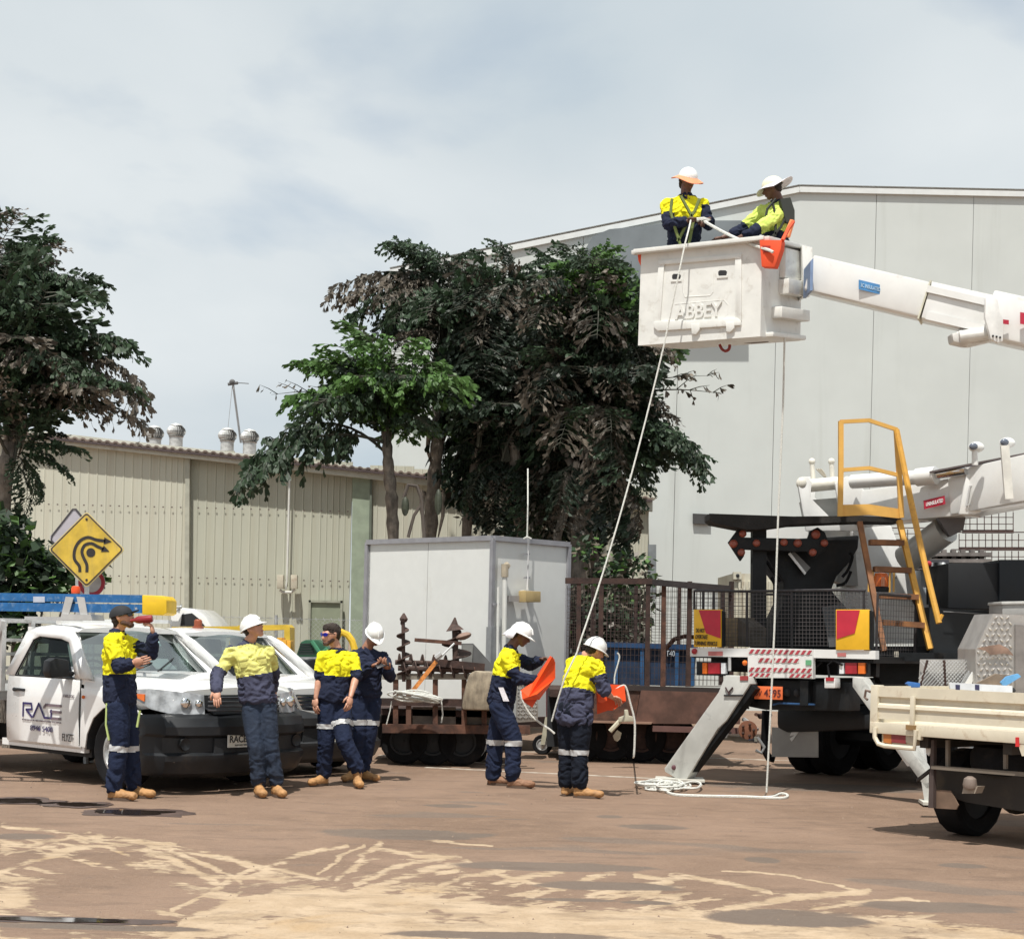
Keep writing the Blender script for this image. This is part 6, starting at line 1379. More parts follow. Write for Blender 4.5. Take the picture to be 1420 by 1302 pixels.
# ------------------------------------------------------------------ white insulated site box
cA = P(680, 900, 23.0); cA.z = 0
kk = Vector((-.72, .69, 0)).normalized(); kr = Vector((.69, .72, 0)).normalized()
zt_ = P(680, 746, 23.0).z
wall_w = M('panel_white', (.66, .67, .65), .5, var=.02, dirt=(.5, .48, .42), dirt_amt=.2, dscale=2)
edge_m = M('edge_grey', (.30, .30, .32), .5, .3, var=.1)
B = thing('site_box', 'tall white insulated panel site box with grey metal corner trims', 'site box', cA)
Ll = 2.62; Lr = 1.56; zb_ = .55
def LW_(s, z, o=0): return cA + kk * s + Vector((0, 0, z)) - kr * o
def RW_(s, z, o=0): return cA + kr * s + Vector((0, 0, z)) - kk * o
for a, b_ in ((.0, 1.30), (1.31, Ll)): MB().prism([LW_(a, zb_), LW_(b_, zb_), LW_(b_, zt_), LW_(a, zt_)], kr * .06).build('side_panel', wall_w, B)
MB().prism([RW_(.0, zb_ - .1), RW_(Lr, zb_ - .1), RW_(Lr, zt_), RW_(0, zt_)], kk * .06).build('end_panel', wall_w, B)
MB().add([LW_(0, zt_ - .02), LW_(Ll, zt_ - .02), LW_(Ll, zt_ - .02) + kr * Lr, RW_(Lr, zt_ - .02)], [(0, 1, 2, 3)]).build('roof', wall_w, B)
MB().prism([LW_(Ll, zb_), LW_(Ll, zb_) + kr * Lr, LW_(Ll, zt_) + kr * Lr, LW_(Ll, zt_)], kk * -.06).build('back_panel', wall_w, B)
mb = MB(); mb.beam(LW_(0, zt_ + .0, .02), LW_(Ll, zt_ + .0, .02), .05, .07); mb.build('top_trim', edge_m, B)
mb = MB(); mb.beam(RW_(0, zt_ + .0, .02), RW_(Lr, zt_ + .0, .02), .05, .07); mb.build('top_trim', edge_m, B)
for pt in (LW_(0, 0, .01) - kk * .01, LW_(Ll, 0, .01), RW_(Lr, 0, .01)):
    mb = MB(); mb.beam(pt + Vector((0, 0, zb_)), pt + Vector((0, 0, zt_)), .06, .06, None, kk); mb.build('corner_trim', edge_m, B)
mb = MB(); mb.beam(LW_(0, .5, .02) - kk * .03, LW_(0, 1.75, .02) - kk * .03, .10, .10, None, kk); mb.build('lower_corner_guard', M('guard_grey', (.28, .29, .30), .5, .3), B)
EP = (RW_(0, 0, .10), kk)      # plane just proud of the end wall
rodp([(700, 790), (700, 800), (698, 990)], EP, .035, mb=(mb := MB()), seg=10); mb.build('drain_pipe', pvc, B, smooth=True)
mb = MB(); rodp([(700, 782), (700, 800)], EP, .05, mb=mb, seg=10); rodp([(701, 783), (704, 786)], EP, .05, mb=mb, seg=8); mb.build('pipe_cowl', M('cowl_tan', (.42, .36, .27), .6), B, smooth=True)
rodp([(691, 814), (689, 985)], EP, .02, mb=(mb := MB()), seg=8); mb.build('thin_pipe', pvc, B, smooth=True)
plate([(686, 836), (693, 836), (693, 839), (686, 839)], EP, .04).build('pipe_clip', edge_m, B)
plate([(706, 826), (724, 826), (724, 834), (706, 834)], EP, .04).build('bracket', M('bracket_grey', (.35, .33, .32), .5), B)
plate([(723, 819), (729, 818), (729, 835), (723, 834)], EP, .05).build('box_lid', M('box_pale', (.6, .54, .42), .5), B)
plate([(729, 819), (750, 820), (750, 835), (729, 835)], (RW_(0, 0, .22), kk), .14).build('junction_box', M('box_tan', (.42, .31, .14), .6, dirt=(.5, .42, .25), dirt_amt=.4), B, bevel=.008)
rodp([(733, 746), (732, 800), (731, 818)], EP, .012, mb=(mb := MB()), seg=6); mb.build('conduit', M('conduit_grey', (.6, .6, .6), .5), B)
for y in (767, 800): plate([(729, y), (735, y), (735, y + 2), (729, y + 2)], EP, .04).build('conduit_clip', edge_m, B)
t = thing('tethered_line', 'thin pale cord rising from the site box roof into the palms', 'cord', P(731, 745, 23.3)); mb = MB(); mb.tube([P(731, 746, 23.3), P(732, 700, 23.3), P(732, 650, 23.6)], .010, 6); mb.tube([P(726, 747, 23.2), P(731, 744, 23.2), P(737, 747, 23.2)], .012, 5); mb.build('line', rope_m, t)
# chassis under the box with jockey wheels
CH = thing('box_trailer', 'rusty steel trailer frame carrying the white site box', 'trailer', G(700, 1045))
MB().beam(LW_(-.1, .48, .0), LW_(Ll, .48, .0), .12, .14).build('side_rail', rust_dark, CH); MB().beam(RW_(-.1, .42, .0), RW_(Lr, .42, .0), .12, .14).build('end_rail', rust_dark, CH)
for s in (.4, 1.2, 2.0): MB().beam(LW_(s, .47), LW_(s, .47) + kr * Lr, .08, .1).build('cross_member', rust_dark, CH)
def TW(o, ax_):
    ax_ = Vector(ax_).normalized(); pr = Vector((0, 0, 1)).cross(ax_)
    return lambda x, y, z: Vector(o) + pr * x + ax_ * y + Vector((0, 0, z))
for s in (.8, 1.5): wheel(CH, TW(LW_(s, 0), kr), 0, .25, .30, .18, out=-1, rm=rust_dark)
# smooth diamond box beside it
cp = M('checker_plate', (.33, .31, .28), .5, .4, var=.2, dirt=(.2, .13, .08), dirt_amt=.6)
bx = thing('checker_plate_box', 'dull checker plate box low in front of the white site box', 'toolbox', G(732, 1040))
plate([(716, 940), (746, 938), (746, 1000), (716, 1002)], FR(21.9), .5).build('body', cp, bx, bevel=.01)
mb = MB()
for i in range(7):
    for j in range(11):
        x = 719 + i * 4; y = 944 + j * 5; sgn = 1 if (i + j) % 2 else -1; a = PL(x - 1.2, y + 1.2 * sgn, FR(21.89)); b_ = PL(x + 1.2, y - 1.2 * sgn, FR(21.89)); mb.tube([a, b_], .006, 4)
mb.build('checker_pattern', alu, bx, kind='stuff')
def jockey(label, px, gy, topy, tilt=0, Yj=None, rr=.14):
    g = G(px, gy); Yj = g.y; t = thing('jockey_stand', label, 'jockey stand', g); 
    wheel(t, TW(g + Vector((0, 0, 0)), (0.25, 1, 0)), 0, 0, rr, .08, out=-1)
    mb = MB(); mb.prism([g + Vector((-.03, -.06, rr)), g + Vector((.03, -.06, rr)), P(px + tilt + 7, gy - 52, Yj - .06), P(px + tilt, gy - 52, Yj - .06)], (0, .015, 0)); mb.prism([g + Vector((-.03, .06, rr)), g + Vector((.03, .06, rr)), P(px + tilt + 7, gy - 52, Yj + .06), P(px + tilt, gy - 52, Yj + .06)], (0, .015, 0)); mb.build('fork', M('fork_cream', (.5, .47, .36), .5, dirt=(.25, .15, .08), dirt_amt=.5), t)
    MB().tube([P(px + tilt + 4, gy - 48, Yj), P(px + tilt + 4, topy, Yj)], .03, 8).build('stem', M('stem_maroon', (.10, .03, .035), .5) if tilt > 2 else galv, t, smooth=True)
    return t
jockey('jockey wheel with maroon stem at the right end of the box trailer', 752, 1046, 938, 4)
t = thing('jockey_stand', 'grey twin wheeled jockey stand on a long post at the front of the auger trailer', 'jockey stand', G(662, 1054))
g = G(660, 1056); wheel(t, TW(g, (.5, 1, 0)), -.02, 0, .12, .09, out=-1); wheel(t, TW(g, (.5, 1, 0)), .14, .1, .12, .09, out=-1)
mb = MB(); mb.tube([g + Vector((.02, 0, .12)), P(671, 1018, g.y), P(673, 1000, g.y)], .03, 8); mb.tube([P(673, 1005, g.y), P(676, 935, g.y)], .04, 10); mb.tube([P(668, 1009, g.y), P(680, 1009, g.y)], .02, 6); mb.build('post', galv, t, smooth=True)
MB().prism([P(664, 1046, g.y - .1), P(672, 1024, g.y - .1), P(678, 1024, g.y - .1), P(676, 1036, g.y - .1), P(668, 1048, g.y - .1)], (0, .02, 0)).build('fork', alu, t)
# cream tow hitch bits right of it
t = thing('tow_coupling', 'cream painted tow coupling poking out beside the orange covers', 'coupling', P(868, 1000, 20.8))
mb = MB(); plate([(858, 995), (866, 992), (866, 984), (871, 984), (872, 992), (880, 994), (880, 1000), (858, 1001)], FR(20.8), .08, mb=mb); mb.build('head', M('fork_cream', (.5, .47, .36), .5), t, bevel=.01)
mb = MB(); rodp([(846, 1014), (860, 999)], FR(20.85), .03, mb=mb); mb.build('shaft', M('fork_cream', (.5, .47, .36), .5), t)
plate([(856, 1028), (852, 1026), (850, 1020), (856, 1012), (862, 1016), (860, 1024)], FR(20.9), .02).build('tag_plate', M('fork_cream', (.5, .47, .36), .5), t)

# ------------------------------------------------------------------ auger trailer
YA = 20.3
AT = thing('auger_trailer', 'low rusty flat trailer loaded with drill augers in front of the site box', 'trailer', G(600, 1060))
def A(px, py, o=0): return P(px, py, YA + o)
plate([(530, 934), (716, 934), (716, 942), (530, 942)], FR(YA), .12).build('upper_rail', M('old_timber', (.24, .21, .17), .8, var=.3), AT)
plate([(528, 968), (700, 970), (700, 980), (528, 978)], FR(YA), .12).build('middle_rail', rust_dark, AT)
plate([(530, 1004), (735, 1006), (735, 1018), (530, 1016)], FR(YA), .10).build('lower_rail', rust, AT)
MB().box((A(530, 0).x, YA + .1, .62), (A(716, 0).x, YA + 1.7, .70)).build('deck', rust_dark, AT)
for x in (545, 563, 600, 640, 668): plate([(x, 942), (x + 7, 942), (x + 7, 1006), (x, 1006)], FR(YA + .02), .08).build('upright', rust if x != 563 else M('rust_post', (.12, .06, .04), .8), AT)
for a, b_ in ((572, 632), (640, 700)): plate([(a, 980), (b_, 980), (b_, 1004), (a, 1004)], FR(YA + .1), .03).build('side_sheet', M('dusty_grey', (.14, .12, .10), .8, var=.3, dirt=(.07, .06, .05), dirt_amt=.5), AT)
for px in (560, 600, 640): wheel(AT, TW(GX(px, YA + .35) , (0, 1, 0)), 0, 0, .30, .2, out=-1, rm=tint)
MB().box((A(532, 0).x, YA + 1.0, .16), (A(735, 0).x, YA + 1.6, .60)).build('under_shade_box', tint, AT)  # near-black box added to stand in for the shade beneath the deck
# weathered fender and wedge
t = thing('fibreglass_guard', 'weathered brown moulded guard leaning at the right end of the auger trailer', 'guard', P(665, 980, YA - .3))
plate([(650, 935), (658, 930), (690, 932), (690, 985), (640, 984), (642, 965)], FR(YA - .3), .4).build('shell', M('weathered_shell', (.30, .25, .18), .8, var=.3, scale=8, dirt=(.10, .07, .05), dirt_amt=.8, dscale=7, stretch=(2, 1, .5)), t, bevel=.04)
rust_aug = M('auger_rust', (.065, .038, .030), .8, var=.4, scale=14, dirt=(.14, .06, .035), dirt_amt=.5, bump=.5)
def auger(t, a, b_, r, turns, core=.28, name='auger'):
    a = Vector(a); b_ = Vector(b_); d = b_ - a; L = d.length; d.normalize(); u = d.orthogonal().normalized(); w = d.cross(u)
    MB().tube([a, b_], r * core, 8).build('shaft', rust_aug, t, smooth=True)
    n = int(turns * 16); vs = []; fs = []
    for i in range(n + 1):
        an = 2 * math.pi * turns * i / n; c = a + d * L * (.03 + .94 * i / n); e = u * math.cos(an) + w * math.sin(an); rr = r * (1 if i < n - 12 else max(.4, (n - i) / 12))
        vs += [c + e * r * core, c + e * rr, c + e * rr + d * .012, c + e * r * core + d * .012]
    for i in range(n):
        for k in range(4): fs.append((4 * i + k, 4 * i + (k + 1) % 4, 4 * i + 4 + (k + 1) % 4, 4 * i + 4 + k))
    MB().add(vs, fs).build('flight', rust_aug, t, smooth=True, sharp=50)
t = thing('drill_auger', 'narrow rusty drill auger standing upright at the left of the trailer', 'auger', A(560, 940), 'rusty drill augers on the trailer'); auger(t, A(560, 945), A(559, 860), .085, 4.5)
MB().tube([A(559, 862), A(560, 858), A(560, 850)], [.04, .055, .01], 8).build('tip', rust_aug, t)
t = thing('drill_auger', 'wide blade auger with two broad discs, highest in the heap', 'auger', A(626, 925), 'rusty drill augers on the trailer'); auger(t, A(632, 935, .2), A(631, 872, .2), .20, 2.0, .2)
mb = MB(); mb.tube([A(631, 874, .2), A(630, 866, .2), A(631, 856, .2)], [.12, .05, .01], 8); mb.build('tip', rust_aug, t)
mb = MB(); mb.ball(A(643, 882, .1), (.10, .12, .045), 12, 6, None, Matrix.Rotation(R_(-18), 3, 'Y')); mb.build('disc', M('disc_tan', (.20, .13, .10), .7, var=.3), t, smooth=True)
t = thing('drill_auger', 'long rusty auger lying flat along the trailer with fins pointing up', 'auger', A(600, 930), 'rusty drill augers on the trailer'); auger(t, A(552, 926), A(672, 930), .10, 7, .35)
t = thing('drill_auger', 'second rusty auger lying flat, lower and behind the first', 'auger', A(600, 938), 'rusty drill augers on the trailer'); auger(t, A(548, 918, .35), A(650, 921, .35), .11, 6, .3)
for i, (a, b_) in enumerate((((575, 887), (640, 892)), ((600, 918), (672, 925)))):
    t = thing('steel_bar', ('pale brown square bar stuck out left from the auger heap', 'dark heavy bar lying under the auger discs')[i], 'bar', A(*a)); MB().beam(A(a[0], a[1], -.05), A(b_[0], b_[1], -.05), .06, .045 if i == 0 else .09).build('bar', rust if i == 0 else rust_dark, t)
t = thing('steel_wedge', 'dark triangular steel plate behind the augers against the white box', 'plate', A(650, 930))
MB().prism([A(656, 892, .5), A(690, 930, .5), A(640, 930, .5), A(640, 892, .5)], (0, .1, 0)).build('plate', M('wedge_grey', (.12, .12, .12), .6), t); MB().prism([A(641, 894, .48), A(656, 894, .48), A(654, 930, .48), A(641, 930, .48)], (0, .02, 0)).build('stiffener', M('wedge_grey2', (.22, .22, .21), .6), t)
t = thing('ratchet_strap', 'orange ratchet strap slanting down over the augers', 'strap', A(590, 930, -.2))
mb = MB(); mb.beam(A(605, 917, -.2), A(572, 958, -.2), .05, .012, None, (0, 1, 0)); mb.build('webbing', M('strap_orange', (.60, .22, .05), .7, var=.3, scale=20), t)
mb = MB(); mb.tube([A(607, 915, -.2), A(630, 892, -.1)], .012, 6); mb.tube([A(604, 912, -.22), A(612, 906, -.22)], .03, 6); mb.build('hook', alu, t)
t = thing('coiled_rope', 'pale rope coiled in flat loops hung over the auger trailer rail', 'rope', A(575, 965, -.2))
mb = MB(); r = random.Random(3)
for k in range(6):
    cx, cy, rx, ry = 575 + r.uniform(-6, 10), 966 + r.uniform(-2, 2), 30 + r.uniform(-8, 6), 6 + r.uniform(-2, 2)
    mb.tube([A(cx + rx * math.cos(a) * (1 if math.cos(a) > 0 else 1), cy + ry * math.sin(a + .3 * k), -.2 - .02 * k + .05 * math.sin(a)) for a in [2 * math.pi * i / 22 for i in range(22)]], .011, 5, closed=True)
mb.build('loops', rope_m, t, smooth=True, kind='stuff')
mb = MB(); mb.tube([A(543, 972, -.2), A(541, 985, -.2), A(536, 1004, -.2)], .008, 5); mb.tube([A(612, 972, -.2), A(614, 990, -.2), A(612, 1002, -.2)], .010, 5); mb.build('tail', rope_m, t)

# ------------------------------------------------------------------ rusty stillage cage with skip behind
YC = 21.6
RC = thing('rusty_cage_trailer', 'long rusty mesh sided cage trailer between the site box and the truck', 'trailer', G(900, 1048))
def cpl(o=0): return FR(YC + o)
mesh_m = M('mesh_rust', (.055, .035, .03), .8, var=.3)
plate([(784, 801), (905, 802), (905, 810), (784, 809)], cpl(), .08).build('top_rail', rust_dark, RC)
plate([(905, 803), (1014, 812), (1012, 821), (905, 811)], cpl(-.05), .1).build('top_rail', M('burnt_rail', (.028, .022, .022), .8, var=.4, bump=.5), RC)
for (xa, xb) in ((800, 798), (831, 829), (896, 894), (918, 916), (954, 951), (1012, 1010)):
    plate([(xa, 806), (xa + 6, 806), (xb + 7, 952), (xb, 952)], cpl(.01), .07).build('upright', rust_dark if xa != 918 else rust, RC)
mb = MB()
x = 787
while x < 1012: rodp([(x, 812), (x - 3, 950)], cpl(.06), .0035, mb=mb, seg=4); x += 5.6
y = 816
while y < 950: rodp([(786, y - .0), (1012, y + 5)], cpl(.065), .0035, mb=mb, seg=4); y += 8.2
mb.build('mesh_front', mesh_m, RC, kind='stuff')
mb = MB(); x = 790
while x < 1040: rodp([(x, 815), (x - 2, 950)], cpl(1.9), .0035, mb=mb, seg=4); x += 5.2
y = 818
while y < 950: rodp([(788, y), (1040, y + 5)], cpl(1.905), .0035, mb=mb, seg=4); y += 8.6
mb.build('mesh_back', mesh_m, RC, kind='stuff')
for (xa) in (820, 880, 940, 1000): plate([(xa, 812), (xa + 5, 812), (xa + 3, 950), (xa - 2, 950)], cpl(1.92), .07).build('upright', rust_dark, RC)
plate([(784, 948), (1040, 955), (1040, 962), (784, 955)], cpl(-.02), .12).build('bed_lip', M('lip_dark', (.035, .025, .022), .8), RC)
plate([(784, 955), (888, 957), (880, 1003), (784, 999)], cpl(-.0), .1).build('side_panel', rust, RC)
plate([(889, 957), (1030, 961), (1026, 1004), (881, 1003)], cpl(-.04), .1).build('side_panel', M('rust_warm', (.115, .058, .042), .8, var=.3, scale=5, dirt=(.05, .03, .03), dirt_amt=.5), RC)
plate([(790, 998), (905, 1001), (903, 1004), (790, 1001)], cpl(-.08), .04).build('edge_strip', M('strip_pale', (.28, .17, .12), .7), RC)
plate([(905, 1006), (1045, 1010), (1045, 1018), (905, 1014)], cpl(-.05), .1).build('axle_beam', M('axle_rust', (.14, .07, .06), .8), RC)
MB().box((P(786, 0, YC).x, YC + .05, .85), (P(1040, 0, YC).x, YC + 2.0, .95)).build('bed', rust_dark, RC)
for px in (806, 846, 888, 928): wheel(RC, TW(GX(px, YC + .4), (0, 1, 0)), 0, 0, .34, .22, out=-1, rm=rust_dark)
MB().box((P(786, 0, YC).x, YC + .7, .16), (P(965, 0, YC).x, YC + 1.9, .85)).build('bed_shade_fill', tint, RC)  # dark block added so the space under the bed reads as shadow
mb = MB(); rodp([(921, 902), (935, 886), (950, 882), (968, 884)], cpl(.3), .03, mb=mb); mb.build('bent_bar', rust, RC, smooth=True)
# fallen leaves hung in mesh
t = thing('blue_bin', 'faded blue steel bin with white lettering behind the rusty mesh', 'bin', P(900, 950, 22.6))
bm_b = M('bin_blue', (.012, .032, .075), .6, var=.35, scale=4, dirt=(.05, .05, .06), dirt_amt=.6)
plate([(842, 894), (966, 898), (962, 952), (842, 948)], FR(22.6), .7).build('body', bm_b, t)
plate([(840, 890), (968, 894), (968, 901), (840, 897)], FR(22.52), .85).build('rim', blue_paint, t)
for x in (852, 888, 936, 958): plate([(x, 897), (x + 5, 897), (x + 5, 951), (x, 951)], FR(22.54), .06).build('rib', M('bin_blue2', (.02, .08, .19), .6, var=.3), t)
lettering('AT40', P(927, 906, 22.53), (1, 0, .02), (0, 0, 1), .17, .08, M('ink_pale', (.55, .6, .65), .6), t)
t = thing('shipping_container', 'cream shipping container end showing behind the truck, streaked with rust', 'container', GX(1035, 26.5))
mc = M('container_cream', (.55, .52, .42), .6, var=.06, dirt=(.30, .18, .09), dirt_amt=.5, dscale=4, stretch=(3, 1, .4))
plate([(1017, 795), (1110, 797), (1108, 940), (1015, 938)], FR(26.5), 2.0).build('body', mc, t)
for i in range(12): plate([(1024 + i * 7, 806), (1027 + i * 7, 806), (1027 + i * 7, 930), (1024 + i * 7, 930)], FR(26.46), .04).build('rib', mc, t)
plate([(1017, 793), (1028, 793), (1028, 803), (1017, 803)], FR(26.44), .1).build('corner_casting', mc, t); MB().ball(PL(1023, 798, FR(26.44)), .03, 8, 6).build('casting_hole', tint, t)
# junk under the truck, between the legs
t = thing('axle_scrap', 'rusty axle and chain scrap on the ground behind the left stabiliser leg', 'scrap', G(1030, 1045))
r = random.Random(5); mb = MB()
for k in range(16):
    x = 1000 + r.uniform(0, 62); y = 975 + r.uniform(0, 62); a = r.uniform(0, 6.3); L = r.uniform(6, 20); mb.tube([P(x, y, 21.3 + r.uniform(0, .6)), P(x + L * math.cos(a), y + L * .6 * math.sin(a), 21.3 + r.uniform(0, .6))], r.uniform(.012, .04), 7, r.choice([rust, rust_dark, galv, blue_paint, galv]))
mb.build('rods', None, t, kind='stuff')
mb = MB(); mb.lathe([(.03, -.03), (.12, -.02), (.12, .02), (.03, .03)], P(1037, 1012, 21), 16, ax=Matrix.Rotation(R_(90), 3, 'X')); mb.build('hub', M('hub_rust', (.22, .09, .05), .8), t, smooth=True)
for k in range(5): a = 2 * math.pi * k / 5; MB().ball(P(1037, 1012, 20.95) + Vector((.075 * math.cos(a), 0, .075 * math.sin(a))), .02, 6, 5).build('stud', rust, t)
plate([(1000, 1020), (1050, 1022), (1050, 1028), (1000, 1026)], FR(21.6), .1).build('beam', M('beam_grey', (.25, .24, .2), .7), t)
mb = MB(); rodp([(1050, 1022), (1060, 1036), (1056, 1044), (1048, 1040)], FR(20.9), .02, mb=mb); mb.build('hook', galv, t, smooth=True)
mb = MB(); rodp([(1062, 985), (1060, 1040), (1066, 1050), (1074, 1052)], FR(21.2), .05, mb=mb); mb.build('hose', rubber, t, smooth=True)
# plastic wrapped bale behind
# ------------------------------------------------------------------ ropes
def rope(label, pts, r=.012, name='rope'):
    return tag(MB().tube(pts, r, 6).build(name, rope_m, smooth=True), label, 'rope')
# from the hands in the bucket over the rim and down to the bending man
def sag(a, b_, s, n=14):
    return [a.lerp(b_, i / n) + Vector((0, 0, -s * 4 * (i / n) * (1 - i / n))) for i in range(n + 1)]
rope('white rope slanting from the left bucket worker down to the bending man', [P(958, 305, 17.60), P(956, 315, 17.35), P(950, 338, 17.20), P(935, 410, 17.2), P(921, 478, 17.25)] + sag(P(919, 486, 17.25), P(806, 885, 16.75), .16)[1:] + [P(800, 905, 16.72), P(783, 940, 16.72), P(772, 975, 16.76), P(765, 1000, 16.8)], .009)
rope('white rope hanging vertically from under the bucket to the loop on the ground', [P(1088, 468, 17.4), P(1086, 560, 17.42), P(1079, 720, 17.42), P(1074, 870, 17.4), P(1068, 1000, 17.4), P(1063, 1098, 17.4), G(1061, 1104) + Vector((0, 0, .012))], .0105)
g0 = Vector((0, 0, .012))
rope('white rope lying along the ground with a loop at its right end', [G(x, y) + g0 for x, y in spl([(920, 1096), (935, 1103), (975, 1105), (1030, 1106), (1075, 1108), (1090, 1107), (1091, 1103), (1082, 1102), (1072, 1106), (1058, 1107)])], .016)
mb = MB(); r = random.Random(9)
for k in range(13):
    cx, cy = 918 + r.uniform(-14, 24), 1092 + r.uniform(-4, 5); rx, ry = r.uniform(12, 24), r.uniform(2, 5); ph = r.uniform(0, 6)
    mb.tube([G(cx + rx * math.cos(a) + 3 * math.sin(2 * a + ph), cy + ry * math.sin(a)) + Vector((0, 0, .015 + .012 * (k % 5))) for a in [2 * math.pi * i / 20 for i in range(20)]], .013, 5, closed=True)
mb.tube([G(x, y) + Vector((0, 0, .05)) for x, y in spl([(940, 1096), (955, 1091), (966, 1090), (972, 1094), (965, 1099), (948, 1099)])], .014, 5)
mb.tube([G(x, y) + Vector((0, 0, .02)) for x, y in spl([(886, 1088), (900, 1092), (930, 1091)])], .012, 5)
tag(mb.build('rope_pile', rope_m, smooth=True), 'tangled pile of white rope heaped at the foot of the left stabiliser leg', 'rope')
rope('white rope end dangling from the folded orange cover of the dark skinned man', [P(x, y, 17.6) for x, y in spl([(722, 958), (724, 970), (735, 990), (750, 1003), (762, 1011), (769, 1017)])], .011)
rope('white rope falling to the ground from the orange cover of the bending man', [P(x, y, 17.2) for x, y in spl([(853, 957), (862, 951), (868, 953), (874, 975), (880, 1000), (880, 1030), (879, 1048)])] + [G(878, 1052) + g0], .011)
rope('thin cream rope hanging behind the bending man\'s orange cover', [P(x, y, 20.5) for x, y in spl([(852, 948), (853, 935), (859, 912), (856, 905)])], .010)
# orange folded insulating covers
t = thing('orange_cover', 'folded bright orange rope bag cover held up by the dark skinned man', 'orange cover', P(742, 960, 17.6), 'orange plastic covers held by the men')
o2 = M('orange_shade', (.70, .07, .015), .5, var=.06)
MB().add([P(733, 966, 17.55), P(766, 910, 17.45), P(770, 918, 17.50), P(770, 940, 17.52), P(748, 970, 17.55), P(722, 970, 17.60), P(722, 957, 17.62), P(740, 945, 17.6), P(745, 962, 17.42)],
         [(0, 1, 2, 3), (0, 3, 4, 8), (0, 5, 6, 7), (7, 1, 0), (4, 5, 0, 8)]).build('front_fold', orange_pl, t)
MB().prism([P(722, 958, 17.64), P(742, 940, 17.64), P(763, 909, 17.62), P(769, 914, 17.60), P(769, 934, 17.62), P(747, 966, 17.62), P(738, 981, 17.64), P(725, 972, 17.64)], (0, .05, 0)).build('back_fold', o2, t)
t = thing('orange_cover', 'open orange bag cover round the forearms of the bending man', 'orange cover', P(845, 985, 17.1), 'orange plastic covers held by the men')
MB().prism([P(836, 948, 17.28), P(866, 950, 17.28), P(868, 972, 17.28), P(850, 985, 17.28), P(828, 985, 17.28)], (0, .02, 0)).build('back_wall', orange_pl, t)
MB().prism([P(828, 958, 16.98), P(840, 961, 16.98), P(842, 971, 16.98), P(835, 975, 16.98), P(829, 973, 16.98)], (0, .02, 0)).build('flap', orange_pl, t)
MB().add([P(827, 962, 17.0), P(868, 972, 17.05), P(852, 982, 17.1), P(828, 990, 17.1), P(866, 951, 17.28), P(868, 972, 17.28)], [(0, 1, 2, 3), (1, 4, 5)]).build('front_wall', o2, t)
MB().prism([P(846, 958, 17.0), P(866, 950, 17.0), P(868, 972, 17.0), P(847, 968, 17.0)], (0, .02, 0)).build('flap', orange_pl, t)
# ------------------------------------------------------------------ elevated work platform truck
PHI = R_(40); th_ = Vector((math.sin(PHI), math.cos(PHI), 0)); tr_ = Vector((math.cos(PHI), -math.sin(PHI), 0))   # forward, right
LC = Vector((2.04, 19.0, 0))
TK = thing('platform_truck', 'white and black bucket truck with stabiliser legs out and boom raised', 'bucket truck', LC + tr_ * 1.15)
def TT(t, w, z): return LC + th_ * t + tr_ * w + Vector((0, 0, z))
def TP(t=0.0): return (TT(t, 0, 0), th_)          # plane parallel to the rear of the truck
RS = (TT(0, 2.3, 0), tr_)                          # right side plane
# chassis and deck
MB().box((.05, 0, 1.43), (6.5, 2.3, 1.50), None, TT).build('deck', black_steel, TK)
for w in (.75, 1.45): MB().box((-.0, w, .95), (6.5, w + .10, 1.22), None, TT).build('chassis_rail', black_steel, TK)
for t_ in (.3, 1.4, 2.6, 3.9, 5.2): MB().box((t_, .1, 1.28), (t_ + .08, 2.2, 1.43), None, TT).build('cross_member', black_steel, TK)
MB().box((6.3, -.05, .6), (8.3, 2.35, 2.0), None, TT).build('cab', white_paint, TK, bevel=.08)
MB().box((4.6, 1.9, .5), (5.6, 2.35, 1.2), None, TT).build('fuel_tank', black_steel, TK, bevel=.06)
# rear cross bars, stripe panel
plate([(957, 898), (1037, 899), (1037, 911), (957, 910)], TP(-.02), .08).build('rear_bar', white_paint, TK)
plate([(1127, 900), (1214, 902), (1214, 914), (1127, 912)], TP(-.02), .08).build('rear_bar', white_paint, TK)
sp_ = plate([(1037, 898), (1127, 900), (1127, 941), (1037, 938)], TP(-.04), .06).build('stripe_panel', white_paint, TK)
def chev(x0, x1, y0, y1, n, par):
    wq = (x1 - x0) / n; fn = TP(-.045)
    plate([(x0, y0), (x1, y0 + (x1 - x0) * .02), (x1, y1 + (x1 - x0) * .02), (x0, y1)], (fn[0] + th_ * .001, fn[1]), .003).build('tape_backing', M('tape_white', (.62, .60, .56), .5), par)
    for i in range(n):
        a = x0 + i * wq; s = wq * .5
        plate([(a + s, y0 + .02 * (a - x0)), (min(a + 2 * s, x1), y0 + .02 * (a - x0)), (a + s, y1 + .02 * (a - x0)), (a, y1 + .02 * (a - x0))], (fn[0] - th_ * .003, fn[1]), .003).build('stripe', M('tape_red', (.42, .05, .07), .5, var=.15), par)
chev(1038, 1126, 900, 906, 11, sp_); chev(1051, 1108, 912, 918, 7, sp_); chev(1038, 1126, 925, 931, 11, sp_); chev(1094, 1126, 934, 939, 4, sp_); chev(1038, 1068, 933, 938, 4, sp_)
plate([(1117, 915), (1125, 915), (1125, 922), (1117, 922)], TP(-.05), .004).build('green_sticker', M('sticker_green', (.12, .35, .18), .5), sp_)
plate([(982, 903), (1002, 903), (1002, 909), (982, 909)], TP(-.026), .004).build('red_tape', M('tape_pink', (.5, .16, .15), .5), TK)
plate([(1161, 905), (1173, 905), (1173, 910), (1161, 910)], TP(-.026), .004).build('red_tape', M('tape_pink', (.5, .16, .15), .5), TK)
MB().ball(PL(963, 903, TP(-.03)), .035, 10, 6).build('marker_lamp', red_lens, TK)
